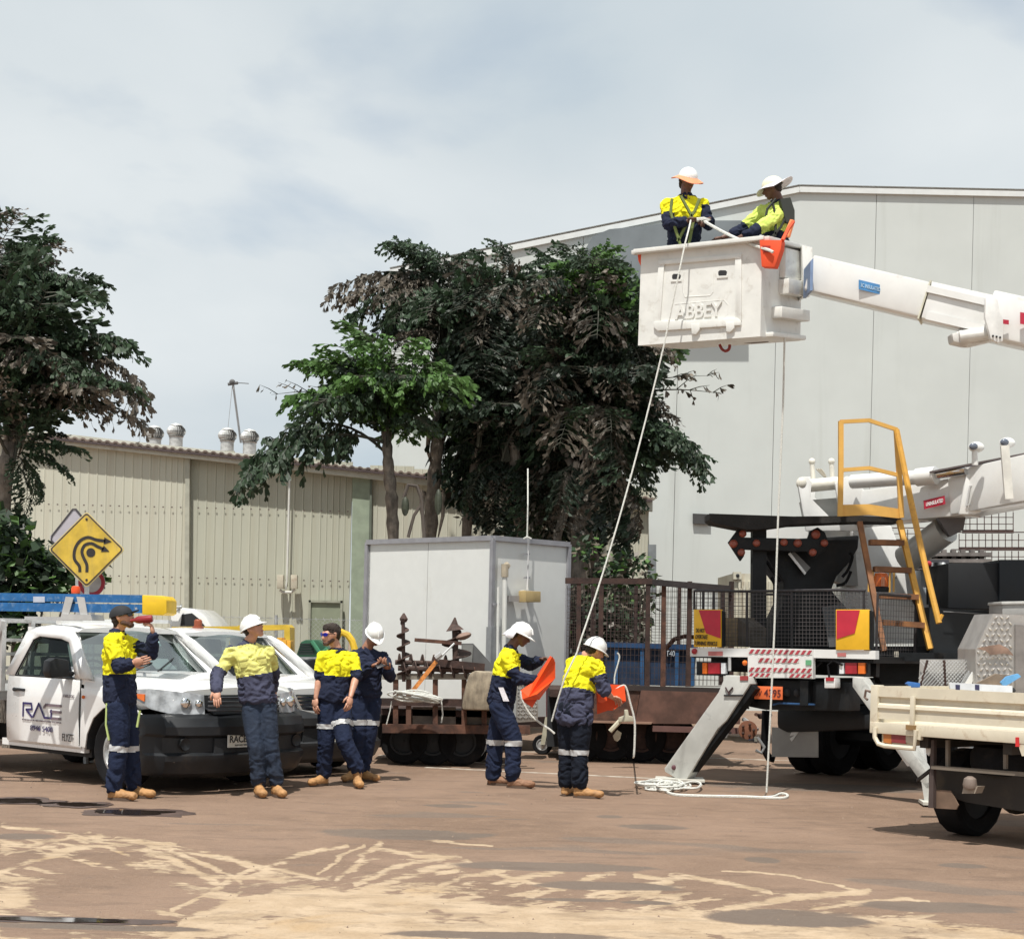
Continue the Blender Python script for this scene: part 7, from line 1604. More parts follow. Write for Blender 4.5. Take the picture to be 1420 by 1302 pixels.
# marker boards
def board(px, right):
    out = TP(-.06)
    o = plate(px, (out[0] + th_ * .02, out[1]), .03).build('marker_board', yellow_plate, TK, bevel=.004)
    x0, y0 = px[0]; x1, y1 = px[2]
    if not right: red = [(x0 + 7, y0 + 1), (x1 - 1, y0 + 1), (x1 - 1, y0 + 40), (x0 + 17, y0 + 33)]
    else: red = [(x0 + 1, y0 + 1), (x0 + 33, y0 + 1), (x0 + 26, y0 + 33), (x0 + 1, y0 + 41)]
    plate(red, (out[0] + th_ * .013, out[1]), .006).build('red_field', red_plate, o)
    return o
bl_ = board([(962, 845), (1000, 845), (1000, 897), (962, 897)], False); br_ = board([(1159, 845), (1205, 845), (1205, 901), (1159, 901)], True)
for i, tx in enumerate(('DO NOT', 'OVERTAKE', 'TURNING VEHICLE')):
    a = PL(963 + (.5 if i < 2 else 0) + (15, 18, 31)[i] / 2 * 1.0, 874 + i * 9, TP(-.05)); 
    wd = (PL(963 + (12, 17, 32)[i], 880, TP(-.05)) - PL(963, 880, TP(-.05))).length; lettering(tx, a, tr_, (0, 0, 1), wd, .048, ink, bl_, bold=.01)
plate([(1000, 846), (1003, 848), (1003, 896), (1000, 897)], TP(-.03), .05).build('board_bracket', black_steel, TK); plate([(1205, 846), (1209, 848), (1209, 899), (1205, 900)], TP(-.03), .05).build('board_bracket', black_steel, TK)
# box on deck behind left board
t = thing('wooden_crate', 'weathered brown box on the truck deck behind the left marker board', 'crate', TT(.5, .6, 1.5))
plate([(1003, 857), (1022, 856), (1022, 896), (1003, 896)], TP(.35), .4).build('side', M('crate_wood', (.25, .19, .12), .8, var=.25, dirt=(.12, .09, .06), dirt_amt=.5), t); plate([(1022, 856), (1040, 870), (1040, 896), (1022, 896)], TP(.37), .35).build('front', M('crate_dark', (.10, .085, .07), .8, var=.3), t)
# tail lamps, plate, underbody
for x0, nm in ((974, 0), (1170, 1)):
    lens = [(x0, 6, amber), (x0 + 8, 16, red_lens), (x0 + 26, 6, clear_lens)] if not nm else [(x0 - 6, 6, clear_lens), (x0 + 2, 16, red_lens), (x0 + 20, 9, amber)]
    mb = MB(); plate([(x0 - 8, 917), (x0 + 34, 918), (x0 + 34, 937), (x0 - 8, 936)], TP(.04), .05, mb=mb); hb_ = mb.build('lamp_housing', black_plastic, TK)
    for xx, ww, mm in lens: plate([(xx, 919), (xx + ww, 919), (xx + ww, 934), (xx, 934)], TP(.01), .04).build('tail_lamp', mm, hb_)
mb = MB(); rodp([(1012, 911), (1012, 930)], TP(.0), .02, mb=mb); mb.build('bracket', alu, TK); MB().ball(PL(1033, 919, TP(-.05)), .03, 8, 6).build('side_marker', amber, TK)
plate([(1040, 941), (1178, 945), (1178, 986), (1060, 984), (1030, 978)], TP(.10), .25).build('rear_crossbeam', black_steel, TK, bevel=.02)
for i, x in enumerate((1092, 1106, 1120)): MB().ball(PL(x, 960 + i * .4, TP(.09)), (.045, .02, .045), 12, 6).build('lightening_hole', ink, TK)
o = plate([(1046, 951), (1085, 952), (1085, 970), (1046, 969)], TP(-.02), .01).build('number_plate', M('plate_orange', (.75, .16, .05), .5), TK, bevel=.002)
cpl_ = PL(1071, 961, TP(-.024)); uw = (PL(1082, 960, TP(0)) - PL(1059, 960, TP(0))).length
lettering('4395', cpl_, tr_, (0, 0, 1), uw, .085, M('ink_plate', (.10, .02, .02), .6), o, bold=.01); lettering('SV', PL(1052, 961, TP(-.024)), tr_, (0, 0, 1), uw * .38, .06, M('ink_plate', (.10, .02, .02), .6), o)
plate([(1143, 940), (1158, 940), (1158, 954), (1143, 954)], TP(-.06), .12).build('coupling_box', white_paint, TK, bevel=.01); plate([(1145, 939), (1156, 939), (1156, 944), (1145, 944)], TP(-.07), .02).build('coupling_label', red_lens, TK)
mb = MB(); rodp([(1150, 940), (1148, 922), (1156, 916), (1168, 922)], TP(.0), .012, mb=mb); rodp([(1130, 930), (1120, 935), (1140, 918)], TP(.05), .012, mb=mb); mb.build('air_line', rubber, TK, smooth=True)
mb = MB(); rodp([(1072, 977), (1080, 975), (1130, 977)], TP(.02), .012, mb=mb); mb.build('blue_hose', blue_paint, TK)
# mudguard, tanks and mud flap
plate([(1076, 982), (1086, 977), (1185, 979), (1200, 990), (1200, 1012), (1090, 1016), (1076, 1010)], TP(.9), .5).build('mud_guard', black_plastic, TK, bevel=.06)
plate([(1070, 1008), (1134, 1012), (1134, 1050), (1070, 1049)], TP(.95), .02).build('mud_flap', M('flap_grey', (.34, .33, .31), .6, var=.12, scale=3, dirt=(.5, .48, .44), dirt_amt=.3), TK, bevel=.004)
mb = MB(); mb.add([PL(x, y, TP(.94)) for x, y in [(1098, 1014), (1109, 1013), (1103, 1021), (1098, 1028), (1095, 1024), (1102, 1019), (1095, 1020)]], [tuple(range(7))]); mb.build('flap_emblem', M('emblem', (.7, .7, .68), .5), TK)
# wheels: tandem duals both sides
def WT(t_, w): return lambda x, y, z: LC + th_ * (t_ + x) + tr_ * (w + y) + Vector((0, 0, z))
for t_ in (2.55, 3.85):
    for w, s in ((.16, -1), (.47, -1), (1.83, 1), (2.14, 1)): wheel(TK, WT(t_, w), 0, 0, .50, .27, out=s)
    MB().tube([TT(t_, .2, .5), TT(t_, 2.1, .5)], .12, 8).build('axle', black_steel, TK)
wheel(TK, WT(6.9, .2), 0, 0, .5, .3, out=-1); wheel(TK, WT(6.9, 2.1), 0, 0, .5, .3, out=1)
# stabiliser legs
leg_m = M('leg_grey', (.50, .50, .47), .5, var=.06, dirt=(.05, .05, .05), dirt_amt=.35, dscale=3.5)
RP_ = TP(-.15)
ll = plate([(1006, 936), (1037, 938), (1040, 948), (1007, 999), (995, 1010), (952, 1080), (946, 1084), (922, 1070), (921, 1065), (996, 960)], RP_, .16).build('stabiliser_leg', leg_m, TK, bevel=.01)
plate([(1040, 948), (1048, 955), (948, 1086), (945, 1083), (1007, 1000)], (RP_[0] + th_ * .03, th_), .14).build('leg_inner_face', black_steel, ll)
mb = MB(); mb.ball(PL(935, 1064, RP_) - th_ * .005, (.03, .015, .03), 10, 6); mb.build('pin', M('pin_red', (.10, .03, .04), .5), ll)
plate([(1026, 937), (1037, 937), (1037, 943), (1026, 943)], (RP_[0] - th_ * .01, th_), .01).build('red_tag', M('tag_red', (.35, .05, .05), .5), ll)
mb = MB(); rodp([(1006, 953), (1010, 960), (1016, 953)], (RP_[0] - th_ * .012, th_), .010, mb=mb); rodp([(1011, 958), (1011, 963)], (RP_[0] - th_ * .012, th_), .012, mb=mb); mb.build('hook_mark', M('hook_dark', (.06, .03, .03), .7), ll)
rodp([(1004, 964), (1030, 964)], (RP_[0] - th_ * .012, th_), .010, mb=(mb := MB())); mb.build('slot', ink, ll)
plate([(922, 1088), (930, 1078), (946, 1080), (948, 1088)], RP_, .14).build('foot', M('foot_cream', (.5, .48, .40), .6), ll)
fp = PL(938, 1085, RP_); MB().prism([Vector((fp.x - .26, fp.y - .16, .03)), Vector((fp.x + .30, fp.y - .20, .03)), Vector((fp.x + .32, fp.y + .2, .03)), Vector((fp.x - .22, fp.y + .2, .03))], (0, 0, .025)).build('foot_pad', M('pad_white', (.55, .54, .48), .6, dirt=(.3, .22, .16), dirt_amt=.4), ll)
rl = plate([(1182, 938), (1196, 940), (1290, 1078), (1294, 1094), (1284, 1094), (1182, 952)], RP_, .16).build('stabiliser_leg', leg_m, TK, bevel=.01)
plate([(1222, 1010), (1262, 1003), (1280, 1030), (1284, 1072), (1280, 1062), (1258, 1062)], (RP_[0] + th_ * .2, th_), .05).build('leg_web', white_paint, rl)
fp = PL(1291, 1112, RP_); MB().prism([Vector((fp.x - .12, fp.y - .16, .02)), Vector((fp.x + .34, fp.y - .20, .02)), Vector((fp.x + .32, fp.y + .2, .02)), Vector((fp.x - .08, fp.y + .2, .02))], (0, 0, .03)).build('foot_pad', M('pad_white', (.55, .54, .48), .6), rl)
plate([(1278, 1085), (1300, 1085), (1300, 1112), (1282, 1112)], RP_, .14).build('foot', leg_m, rl)
# mesh guard rail round the deck
gm_ = M('guard_black', (.03, .026, .028), .6, var=.3); wire_m = M('guard_wire', (.08, .07, .07), .6)
for pl_, xs_, nm in ((TP(.25), (963, 1206), 'rear'),):
    o_ = MB(); rodp([(963, 845), (963, 819), (1041, 820), (1098, 819), (1160, 818), (1200, 819)], pl_, .016, mb=o_); o_.build('guard_top_rail', gm_, TK, smooth=True)
    o_ = MB(); rodp([(1062, 824), (1098, 824)], pl_, .014, mb=o_); o_.build('guard_rail', gm_, TK)
    for x in (975, 990, 1036, 1098, 1198): MB().tube([PL(x, 820, pl_), PL(x, 897, pl_)], .014, 6).build('guard_post', gm_, TK)
    mb = MB(); x = 966
    while x < 1204: rodp([(x, 820), (x, 896)], pl_, .0028, mb=mb, seg=3); x += 4.9
    y = 824
    while y < 896: rodp([(964, y), (1204, y + 1)], pl_, .0028, mb=mb, seg=3); y += 5.4
    mb.build('guard_mesh', wire_m, TK, kind='stuff')
pl_ = (TT(0, 2.25, 0), tr_)
mb = MB(); mb.tube([TT(.2, 2.25, 2.17), TT(.2, 2.25, 1.5)], .014, 6); mb.tube([TT(.2, 2.25, 2.17), TT(1.0, 2.25, 2.17), TT(1.1, 2.25, 2.07), TT(1.1, 2.25, 1.5)], .018, 6); mb.build('side_guard_frame', gm_, TK, smooth=True)
mb = MB()
for i in range(15): mb.tube([TT(.2 + i * .062, 2.25, 1.5), TT(.2 + i * .062, 2.25, 2.16)], .0028, 3)
for i in range(11): mb.tube([TT(.2, 2.252, 1.52 + i * .06), TT(1.1, 2.252, 1.52 + i * .06)], .0028, 3)
mb.build('side_guard_mesh', wire_m, TK, kind='stuff')
# black post, platform slab, arrow board
YP = 19.3
plate([(1044, 733), (1063, 733), (1063, 905), (1043, 905)], FR(YP), .18).build('support_post', black_steel, TK)
slab = plate([(984, 712), (1100, 716), (1196, 715), (1250, 718), (1250, 724), (1196, 723), (1100, 727), (1052, 734), (1036, 734), (990, 725), (984, 720)], FR(YP - .35), .5).build('access_platform', M('platform_black', (.012, .011, .010), .8, var=.4, dirt=(.045, .035, .03), dirt_amt=.5, bump=.6), TK)
ab = MB(); Fa = FR(YP - .12)
ab = plate([(1010, 752), (1024, 733), (1034, 736), (1031, 745), (1120, 747), (1124, 736), (1134, 731), (1144, 738), (1150, 754), (1143, 764), (1130, 773), (1122, 768), (1120, 765), (1033, 762), (1032, 771), (1027, 778)], Fa, .08).build('arrow_board', black_steel, TK, bevel=.006)
for x, y, r_ in ((1017, 754, .05), (1030, 740, .045), (1028, 766, .045), (1049, 753, .045), (1087, 752, .045), (1106, 753, .05), (1131, 741, .055), (1143, 753, .045), (1127, 766, .045)):
    MB().lathe([(r_, 0), (r_ * .9, .03), (r_ * .5, .045)], PL(x, y, Fa), 16, ax=Matrix.Rotation(R_(90), 3, 'X')).build('arrow_lamp', M('dull_amber', (.30, .075, .045), .35, var=.15), ab, smooth=True)
# black hydraulic turret
plate([(1058, 762), (1100, 747), (1192, 742), (1190, 760), (1180, 778), (1160, 800), (1153, 818), (1180, 850), (1192, 900), (1066, 902), (1074, 862), (1086, 836), (1086, 806), (1074, 790)], FR(YP + .25), .8).build('turret_frame', black_steel, TK, bevel=.03)
plate([(1096, 768), (1102, 765), (1124, 787), (1117, 795)], FR(YP + .1), .1).build('bracket_arm', M('arm_grey', (.16, .16, .16), .5), TK); plate([(1093, 768), (1096, 766), (1118, 794), (1116, 797)], FR(YP + .08), .03).build('bright_edge', alu, TK)
for pts in ([(1046, 765), (1044, 780), (1050, 790)], [(1168, 800), (1176, 790), (1182, 772), (1178, 766)], [(1160, 812), (1172, 808), (1180, 792)], [(1070, 800), (1078, 816)], [(1063, 778), (1072, 792), (1082, 806)]):
    mb = MB(); rodp(spl(pts), FR(YP + .05), .018, mb=mb); mb.build('hydraulic_hose', rubber, TK, smooth=True)
plate([(1140, 842), (1168, 836), (1184, 856), (1190, 896), (1150, 897)], FR(YP + .2), .05).build('dusty_plate', M('dusty_black', (.09, .095, .10), .7, var=.3, dirt=(.2, .2, .2), dirt_amt=.3, dscale=2), TK)
# white turret column
plate([(1180, 728), (1236, 728), (1266, 806), (1290, 868), (1296, 892), (1168, 892), (1172, 812), (1186, 768)], FR(20.4), .9).build('turret_column', white_paint, TK, bevel=.03)
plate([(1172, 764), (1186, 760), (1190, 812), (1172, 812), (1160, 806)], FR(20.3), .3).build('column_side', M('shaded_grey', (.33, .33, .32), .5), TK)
plate([(1062, 733), (1180, 733), (1180, 745), (1062, 750)], FR(20.6), .5).build('column_top_plate', white_paint, TK)
for x in (1242,): MB().ball(P(x, 800, 20.37), .02, 8, 6).build('bolt', galv, TK)
# ---- lower boom and knuckle
bw_ = white_paint
YB = 20.2
def BP(px, py, Y): return P(px, py, Y)
lb = MB(); lb.beam(BP(1180, 708, 20.2), BP(1345, 690, 19.0), .42, .40, None, h2=.44); lbo = lb.build('lower_boom', bw_, TK, bevel=.02)
mb = MB(); mb.beam(BP(1335, 686, 19.08), BP(1560, 640, 17.4), .50, .50, None, h2=.52); o = mb.build('outer_boom_section', bw_, lbo, bevel=.02)
mb = MB(); mb.prism([P(x, y, 18.7) for x, y in [(1340, 658), (1420, 640), (1432, 690), (1380, 700), (1352, 713), (1330, 713)]], (0, .06, 0)); mb.build('boom_gusset', bw_, lbo, bevel=.01)
mb = MB(); mb.tube([P(x, y, 18.68) for x, y in [(1345, 674), (1368, 670), (1358, 699), (1340, 701)]], .012, 5, closed=True); mb.build('gusset_recess', M('recess_edge', (.45, .45, .45), .5), lbo)
mb = MB(); mb.ball(P(1356, 658, 18.68), (.07, .02, .07), 14, 6); mb.build('gusset_boss', bw_, lbo, smooth=True)
mb = MB(); mb.beam(P(1290, 655, 18.9), P(1430, 628, 18.3), .06, .02); mb.build('hose_tray', M('tray_dark', (.10, .08, .08), .7), lbo)
for k in range(4): mb = MB(); mb.tube([P(1285, 664 - k * 3, 19.1 + .03 * k), P(1350, 655 - k * 3, 18.8 + .03 * k), P(1430, 634 - k * 2, 18.35)], .018, 6); mb.build('hydraulic_hose', M('hose_grey', (.06, .05, .06), .6), lbo, smooth=True)
lab = MB(); lab.prism([P(1281, 694, 19.05), P(1310, 687, 18.9), P(1311, 699, 18.9), P(1282, 706, 19.05)], (0, .02, 0)); lo_ = lab.build('red_label', M('label_red', (.45, .02, .05), .5), lbo)
dl = (P(1310, 693, 18.9) - P(1282, 700, 19.05)); lettering('UNINSULATED', P(1296, 696.5, 18.97), dl, (0, 0, 1), dl.length * .84, .045, M('ink_white', (.75, .75, .75), .5), lo_, bold=.02)
# knuckle
for dy, xo in ((-.28, 0), (.30, 6)):
    mb = MB(); mb.prism([P(x + xo, y, YB + dy) for x, y in [(1106, 668), (1112, 661), (1120, 661), (1126, 668), (1124, 690), (1150, 716), (1200, 716), (1200, 736), (1118, 736)]], (0, .07, 0)); mb.build('knuckle_plate', bw_, TK, bevel=.01)
mb = MB(); mb.prism([P(x, y, YB - .36) for x, y in [(1174, 660), (1182, 661), (1208, 690), (1214, 700), (1180, 716), (1165, 716), (1158, 670)]], (0, .06, 0)); mb.build('knuckle_plate', bw_, TK, bevel=.01)
plate([(1114, 694), (1163, 690), (1166, 716), (1150, 720), (1118, 714)], FR(YB - .1), .3).build('knuckle_box', M('knuckle_grey', (.42, .42, .40), .5, dirt=(.25, .15, .08), dirt_amt=.4), TK)
MB().tube([P(1118, 674, YB - .2), P(1160, 670, YB - .2)], .08, 12).build('pivot_tube', M('pivot_white', (.72, .7, .62), .5, dirt=(.35, .25, .15), dirt_amt=.4), TK, smooth=True)
for x, y in ((1112, 670), (1161, 670)): MB().ball(P(x, y, YB - .25), (.07, .05, .075), 12, 8).build('pivot_boss', M('pivot_white', (.72, .7, .62), .5), TK, smooth=True)
for x in (1126, 1153):
    mb = MB(); mb.tube([P(x + 2, 668, YB - .1), P(x, 641, YB - .1)], .03, 8); mb.ball(P(x, 640, YB - .1), .042, 10, 8); mb.build('hose_post', M('pivot_white', (.72, .7, .62), .5), TK, smooth=True)
for i in range(3): mb = MB(); rodp(spl([(1132 + i * 3, 650), (1140 + i * 2, 658), (1146, 664 + i)]), FR(YB), .01, mb=mb); mb.build('cable', M('cable_tan', (.5, .46, .38), .6), TK)
mb = MB(); mb.tube([P(1182, 668, 19.7), P(1272, 662, 19.1)], .085, 14); mb.tube([P(1272, 662, 19.1), P(1298, 659, 18.95)], .105, 14); mb.build('tilt_cylinder', bw_, TK, smooth=True); MB().tube([P(1298, 658, 18.95), P(1340, 652, 18.7)], .055, 12).build('cylinder_rod', chrome, TK, smooth=True)
mb = MB(); mb.tube([P(1256, 776, 19.9), P(1312, 734, 19.4)], .17, 18); mb.build('lift_cylinder', M('steel_grey', (.55, .55, .52), .3, .1, var=.05), TK, smooth=True)
mb = MB(); mb.tube([P(1312, 734, 19.4), P(1330, 720, 19.25)], .09, 12); mb.prism([P(x, y, 19.1) for x, y in [(1300, 716), (1340, 712), (1336, 735), (1318, 744), (1308, 730)]], (0, .12, 0)); mb.build('cylinder_eye', M('eye_dark2', (.10, .09, .09), .5), TK, smooth=True)
for x, y, k in ((1352, 626, 0), (1395, 620, 1)):
    mb = MB(); mb.tube([P(x, 645, 18.4), P(x, y - 2, 18.4)], .035, 8); mb.ball(P(x + 2, y - 6, 18.4), (.09, .05, .06), 10, 8); mb.build('boom_lamp_post', bw_, TK, smooth=True)
    MB().ball(P(x - 2, y - 7, 18.33), (.05, .03, .04), 10, 6).build('lamp_lens', M('lens_dark', (.12, .14, .18), .2), TK, smooth=True)
mb = MB(); mb.beam(P(1393, 618, 18.1), P(1399, 692, 18.1), .04, .09); mb.build('boom_clamp', M('clamp_white', (.70, .69, .64), .4), TK)
# ---- upper boom to the bucket
UB = [(1122, 381, 17.5), (1283, 419, 17.25), (1376, 440, 17.1), (1560, 478, 16.8), (1640, 498, 16.7)]
mb = MB(); mb.beam(P(*UB[0]), P(*UB[1]), .28, .37, None); u1 = mb.build('upper_boom', bw_, TK, bevel=.025)
plate([(1124, 362), (1128, 358), (1127, 403), (1123, 403)], FR(17.2), .4).build('blue_joint_band', M('joint_blue', (.18, .26, .42), .5), u1)
mb = MB(); mb.beam(P(UB[1][0] + 1, 419.5, 17.245), P(*UB[2]), .30, .385, None); u2 = mb.build('boom_section', bw_, TK, bevel=.012)
for dz in (.145, -.13): mb = MB(); mb.beam(P(1285, 420, 17.08) + Vector((0, 0, dz)), P(1372, 440, 16.94) + Vector((0, 0, dz)), .02, .07 if dz > 0 else .08); mb.build('side_flange', bw_, u2)
mb = MB(); mb.beam(P(1283, 419.5, 17.245), P(1285, 420, 17.24), .33, .41); mb.build('end_collar', M('collar_cream', (.62, .60, .48), .5), u2)
mb = MB(); mb.beam(P(1368, 438, 17.1), P(*UB[4]), .40, .47, None); u3 = mb.build('boom_section', bw_, TK, bevel=.03)
mb = MB(); mb.prism([P(x, y, 16.80) for x, y in [(1367, 412), (1378, 410), (1384, 416), (1386, 430), (1392, 445), (1391, 473), (1384, 476), (1374, 470), (1366, 440)]], (0, .06, 0)); mb.build('wear_plate', M('plate_white2', (.74, .74, .72), .35), u3, bevel=.012)
for i in range(3): MB().ball(P(1377 + i * 5, 466 + i, 16.79), .012, 6, 5).build('bolt', ink, u3)
mb = MB(); mb.tube([P(1326, 466, 17.1), P(1345, 472, 17.05)], [.09, .085], 14); mb.tube([P(1330, 468, 17.0), P(1372, 462, 16.95)], .07, 12); mb.prism([P(x, y, 17.0) for x, y in [(1320, 462), (1372, 455), (1384, 470), (1350, 478), (1340, 478), (1322, 474)]], (0, .2, 0)); mb.build('underslung_bracket', M('bracket_white', (.66, .65, .62), .45), u3, bevel=.02)
def lab_on(px, col, txt, tcol, Y0, par):
    mb = MB(); mb.prism([P(x, y, Y0) for x, y in px], (0, .012, 0)); o = mb.build('label_plate', col, par)
    a = P((px[0][0] + px[3][0]) / 2, (px[0][1] + px[3][1]) / 2, Y0 - .004); b_ = P((px[1][0] + px[2][0]) / 2, (px[1][1] + px[2][1]) / 2, Y0 - .004); hgt = (P(*px[0], Y0) - P(*px[3], Y0)).length
    if txt: lettering(txt, (a + b_) / 2, b_ - a, (0, 0, 1), (b_ - a).length * .84, hgt * .42, tcol, o, bold=.02)
lab_on([(1191, 388), (1224, 396), (1223, 409), (1191, 401)], M('label_blue', (.07, .24, .50), .5), '3C INSULATED', M('label_pale', (.42, .58, .72), .5), 17.21, u1)
lab_on([(1391, 443), (1399, 444), (1399, 450), (1391, 449)], M('label_red', (.45, .02, .05), .5), None, None, 16.80, u3)
lab_on([(1415, 433), (1440, 437), (1440, 453), (1415, 449)], M('label_red', (.45, .02, .05), .5), None, None, 16.76, u3)
# elbow and folded link out of frame joins the two booms
mb = MB(); mb.beam(P(1552, 640, 17.4), P(1640, 490, 16.7), .45, .5); mb.build('elbow_link', bw_, TK, bevel=.03)
# ---- bucket
BA = R_(30); bfv = Vector((-math.cos(BA), math.sin(BA), 0)); bsv = Vector((math.sin(BA), math.cos(BA), 0))
BC = P(1057, 330, 17.0); BC0 = Vector((BC.x, BC.y, 0)); bz1 = BC.z; bz0 = P(1057, 467, 17.0).z; W_, D_ = 1.37, 1.15
BK = thing('bucket', 'white fibreglass two person bucket with ABBEY moulded on its front', 'bucket', BC0 + bfv * .7 + bsv * .4 + Vector((0, 0, bz0)))
def BU(a, d, z): return BC0 + bfv * a + bsv * d + Vector((0, 0, z + .13 * d))
tp = .035
def wallb(a0, d0, a1, d1, ins, name):
    c = BU(W_ / 2, D_ / 2, 0)
    def inn(p, f): return p + (Vector((c.x, c.y, p.z)) - p) * f
    A0, A1 = BU(a0, d0, bz1), BU(a1, d1, bz1); B0, B1 = BU(a0, d0, bz0), BU(a1, d1, bz0); f = .045
    o0 = [inn(B0, ins), inn(B1, ins), A1, A0]; i0 = [inn(B0, ins + f), inn(B1, ins + f), inn(A1, f), inn(A0, f)]
    return MB().add(o0 + i0, [(0, 1, 2, 3), (7, 6, 5, 4), (0, 4, 5, 1), (1, 5, 6, 2), (2, 6, 7, 3), (3, 7, 4, 0)]).build(name, fibre, BK)
def ibox(pts): pass
ins = -.012
wallb(0, 0, W_, 0, ins, 'front_wall'); wallb(0, 0, 0, D_, ins, 'side_wall'); wallb(W_, 0, W_, D_, ins, 'side_wall'); wallb(0, D_, W_, D_, ins, 'back_wall')
MB().prism([BU(-.0, -.0, bz0), BU(W_, 0, bz0), BU(W_, D_, bz0), BU(0, D_, bz0)], (0, 0, .05)).build('floor', fibre, BK)
mb = MB(); 
for a, b_ in (((-.05, -.045), (W_ + .05, -.045)), ((-.045, -.05), (-.045, D_ + .05)), ((W_ + .045, -.05), (W_ + .045, D_ + .05)), ((-.05, D_ + .045), (W_ + .05, D_ + .045))):
    mb = MB(); mb.beam(BU(a[0], a[1], bz1 - .015), BU(b_[0], b_[1], bz1 - .015), .10, .045); mb.build('rim', fibre, BK, bevel=.008)
BF_ = (BU(0, 0, 0), bsv)    # front plane; things stand proud towards the camera
def fo(o): return (BU(0, -o, 0), bsv)
# raised moulded frame and inset door panel with relief
for q in ([(915, 374), (1022, 350), (1022, 357), (915, 366)],): pass
def relief(pts, o, th, name='moulding', bv=.006): return plate(pts, fo(o), th).build(name, fibre, BK, bevel=bv)
relief([(912, 362), (1021, 353), (1024, 352), (1026, 358), (920, 367), (914, 368)], .03, .05)                       # top ledge
relief([(1019, 353), (1028, 352), (1028, 445), (1022, 449), (1019, 446)], .022, .04)                                 # right frame
relief([(913, 364), (921, 366), (915, 450), (906, 453), (907, 446)], .022, .04)                                      # left frame
relief([(906, 446), (1022, 441), (1027, 446), (1027, 451), (912, 459), (906, 454)], .035, .05)                        # bottom ledge
relief([(958, 449), (970, 448), (970, 457), (965, 464), (959, 463)], .04, .05, 'drip_boss'); relief([(1006, 447), (1018, 446), (1018, 455), (1012, 461), (1007, 460)], .04, .05, 'drip_boss')
mb = MB(); rodp([(949, 378), (947, 405), (950, 412), (985, 410), (989, 405), (990, 377)], fo(.0), .008, mb=mb); mb.build('panel_outline', fibre, BK, smooth=True)
mb = MB(); rodp([(936, 422), (1004, 416), (1010, 423), (1009, 436), (1004, 441), (932, 445)], fo(.0), .008, mb=mb); mb.build('panel_outline', fibre, BK, smooth=True)
for x, y in ((938, 384), (1002, 379)):
    plate([(x - 6, y - 2), (x - 4, y - 4), (x + 4, y - 4), (x + 6, y - 2), (x + 5, y + 3), (x + 3, y + 4), (x - 4, y + 4), (x - 6, y + 2)], fo(.006), .01).build('hand_slot', ink, BK)
    plate([(x - 8, y + 4), (x + 7, y + 3), (x + 7, y + 6), (x - 8, y + 7)], fo(.012), .012).build('slot_lip', fibre, BK)
ca, cb_ = PL(936, 433, fo(.012)), PL(1001, 429, fo(.012)); lettering('ABBEY', (ca + cb_) / 2, -bfv, (0, 0, 1), (cb_ - ca).length, .15, fibre, BK, thick=.010, bold=.02)
# side steps at the boom end
sdp = (BU(-.02, 0, 0), bfv)
mb = MB(); mb.box((0, 0, 0), (1, 1, 1), None, lambda x, y, z: BU(-.12 + .12 * x, .48 + .64 * y, bz1 - .55 + .16 * z)); mb.build('step_moulding', fibre, BK, bevel=.015)
mb = MB(); mb.box((0, 0, 0), (1, 1, 1), None, lambda x, y, z: BU(-.12 + .12 * x, .30 + .84 * y, bz0 + .20 + .12 * z)); mb.build('step_moulding', fibre, BK, bevel=.015)
mb = MB(); mb.box((0, 0, 0), (1, 1, 1), None, lambda x, y, z: BU(-.07 + .07 * x, .50 + .62 * y, bz1 - .38 + .32 * z)); mb.build('side_pocket', fibre, BK, bevel=.02)
mb = MB(); mb.box((0, 0, 0), (1, 1, 1), None, lambda x, y, z: BU(-.09 + .09 * x, .14 + .98 * y, bz0 + .0 + .05 * z)); mb.build('base_moulding', fibre, BK, bevel=.015)
plate([(1112, 340), (1127, 343), (1127, 402), (1114, 410)], FR(17.65), .35).build('mounting_post', fibre, BK, bevel=.01)
mb = MB(); rodp(spl([(998, 478), (1001, 484), (1006, 487), (1011, 484), (1012, 478)]), fo(-.4), .016, mb=mb); mb.build('tie_ring', M('ring_red', (.25, .03, .03), .5), BK, smooth=True)
t = thing('orange_pouch', 'orange canvas pouch hooked over the near corner of the bucket rim', 'pouch', PL(1068, 350, fo(.1)), 'orange pouches hooked on the bucket')
mb = MB(); mb.prism([PL(x, y, fo(.10)) for x, y in [(1053, 333), (1084, 333), (1083, 345), (1074, 371), (1056, 370)]], bsv * .10); mb.build('bag', M('pouch_orange', (.75, .08, .02), .7, var=.1), t, bevel=.008)
mb = MB(); mb.prism([PL(x, y, fo(.108)) for x, y in [(1057, 341), (1068, 341), (1067, 350), (1058, 350)]], bsv * .006); mb.build('opening', M('pouch_dark', (.35, .03, .02), .8), t)
mb = MB(); mb.tube([PL(1085, 334, fo(.08)), PL(1093, 318, fo(-.1)), PL(1100, 308, fo(-.2))], .02, 6); mb.build('strap', M('pouch_orange', (.75, .08, .02), .7), t)
t = thing('orange_pouch', 'orange pouch hanging on the far left corner of the bucket', 'pouch', BU(W_ + .1, 0, bz1 - .3), 'orange pouches hooked on the bucket')
mb = MB(); mb.prism([PL(x, y, fo(-.02)) for x, y in [(883, 346), (893, 344), (893, 372), (889, 371), (885, 362)]], bsv * .12); mb.build('bag', M('pouch_orange', (.75, .08, .02), .7), t, bevel=.008)
rope('white rope from the left worker\'s hands to the orange pouch on the bucket rim', sag(P(975, 306, 17.60), P(1066, 347, 16.83), .03) + [P(1072, 350, 16.80)], .016)
mb = MB(); mb.tube([P(966, 305, 17.58), P(976, 304, 17.58), P(984, 305, 17.58), P(976, 308, 17.58)], .022, 6); tag(mb.build('rope_knot', rope_m, smooth=True), 'bunched white rope knot held in the left worker\'s hands', 'rope')
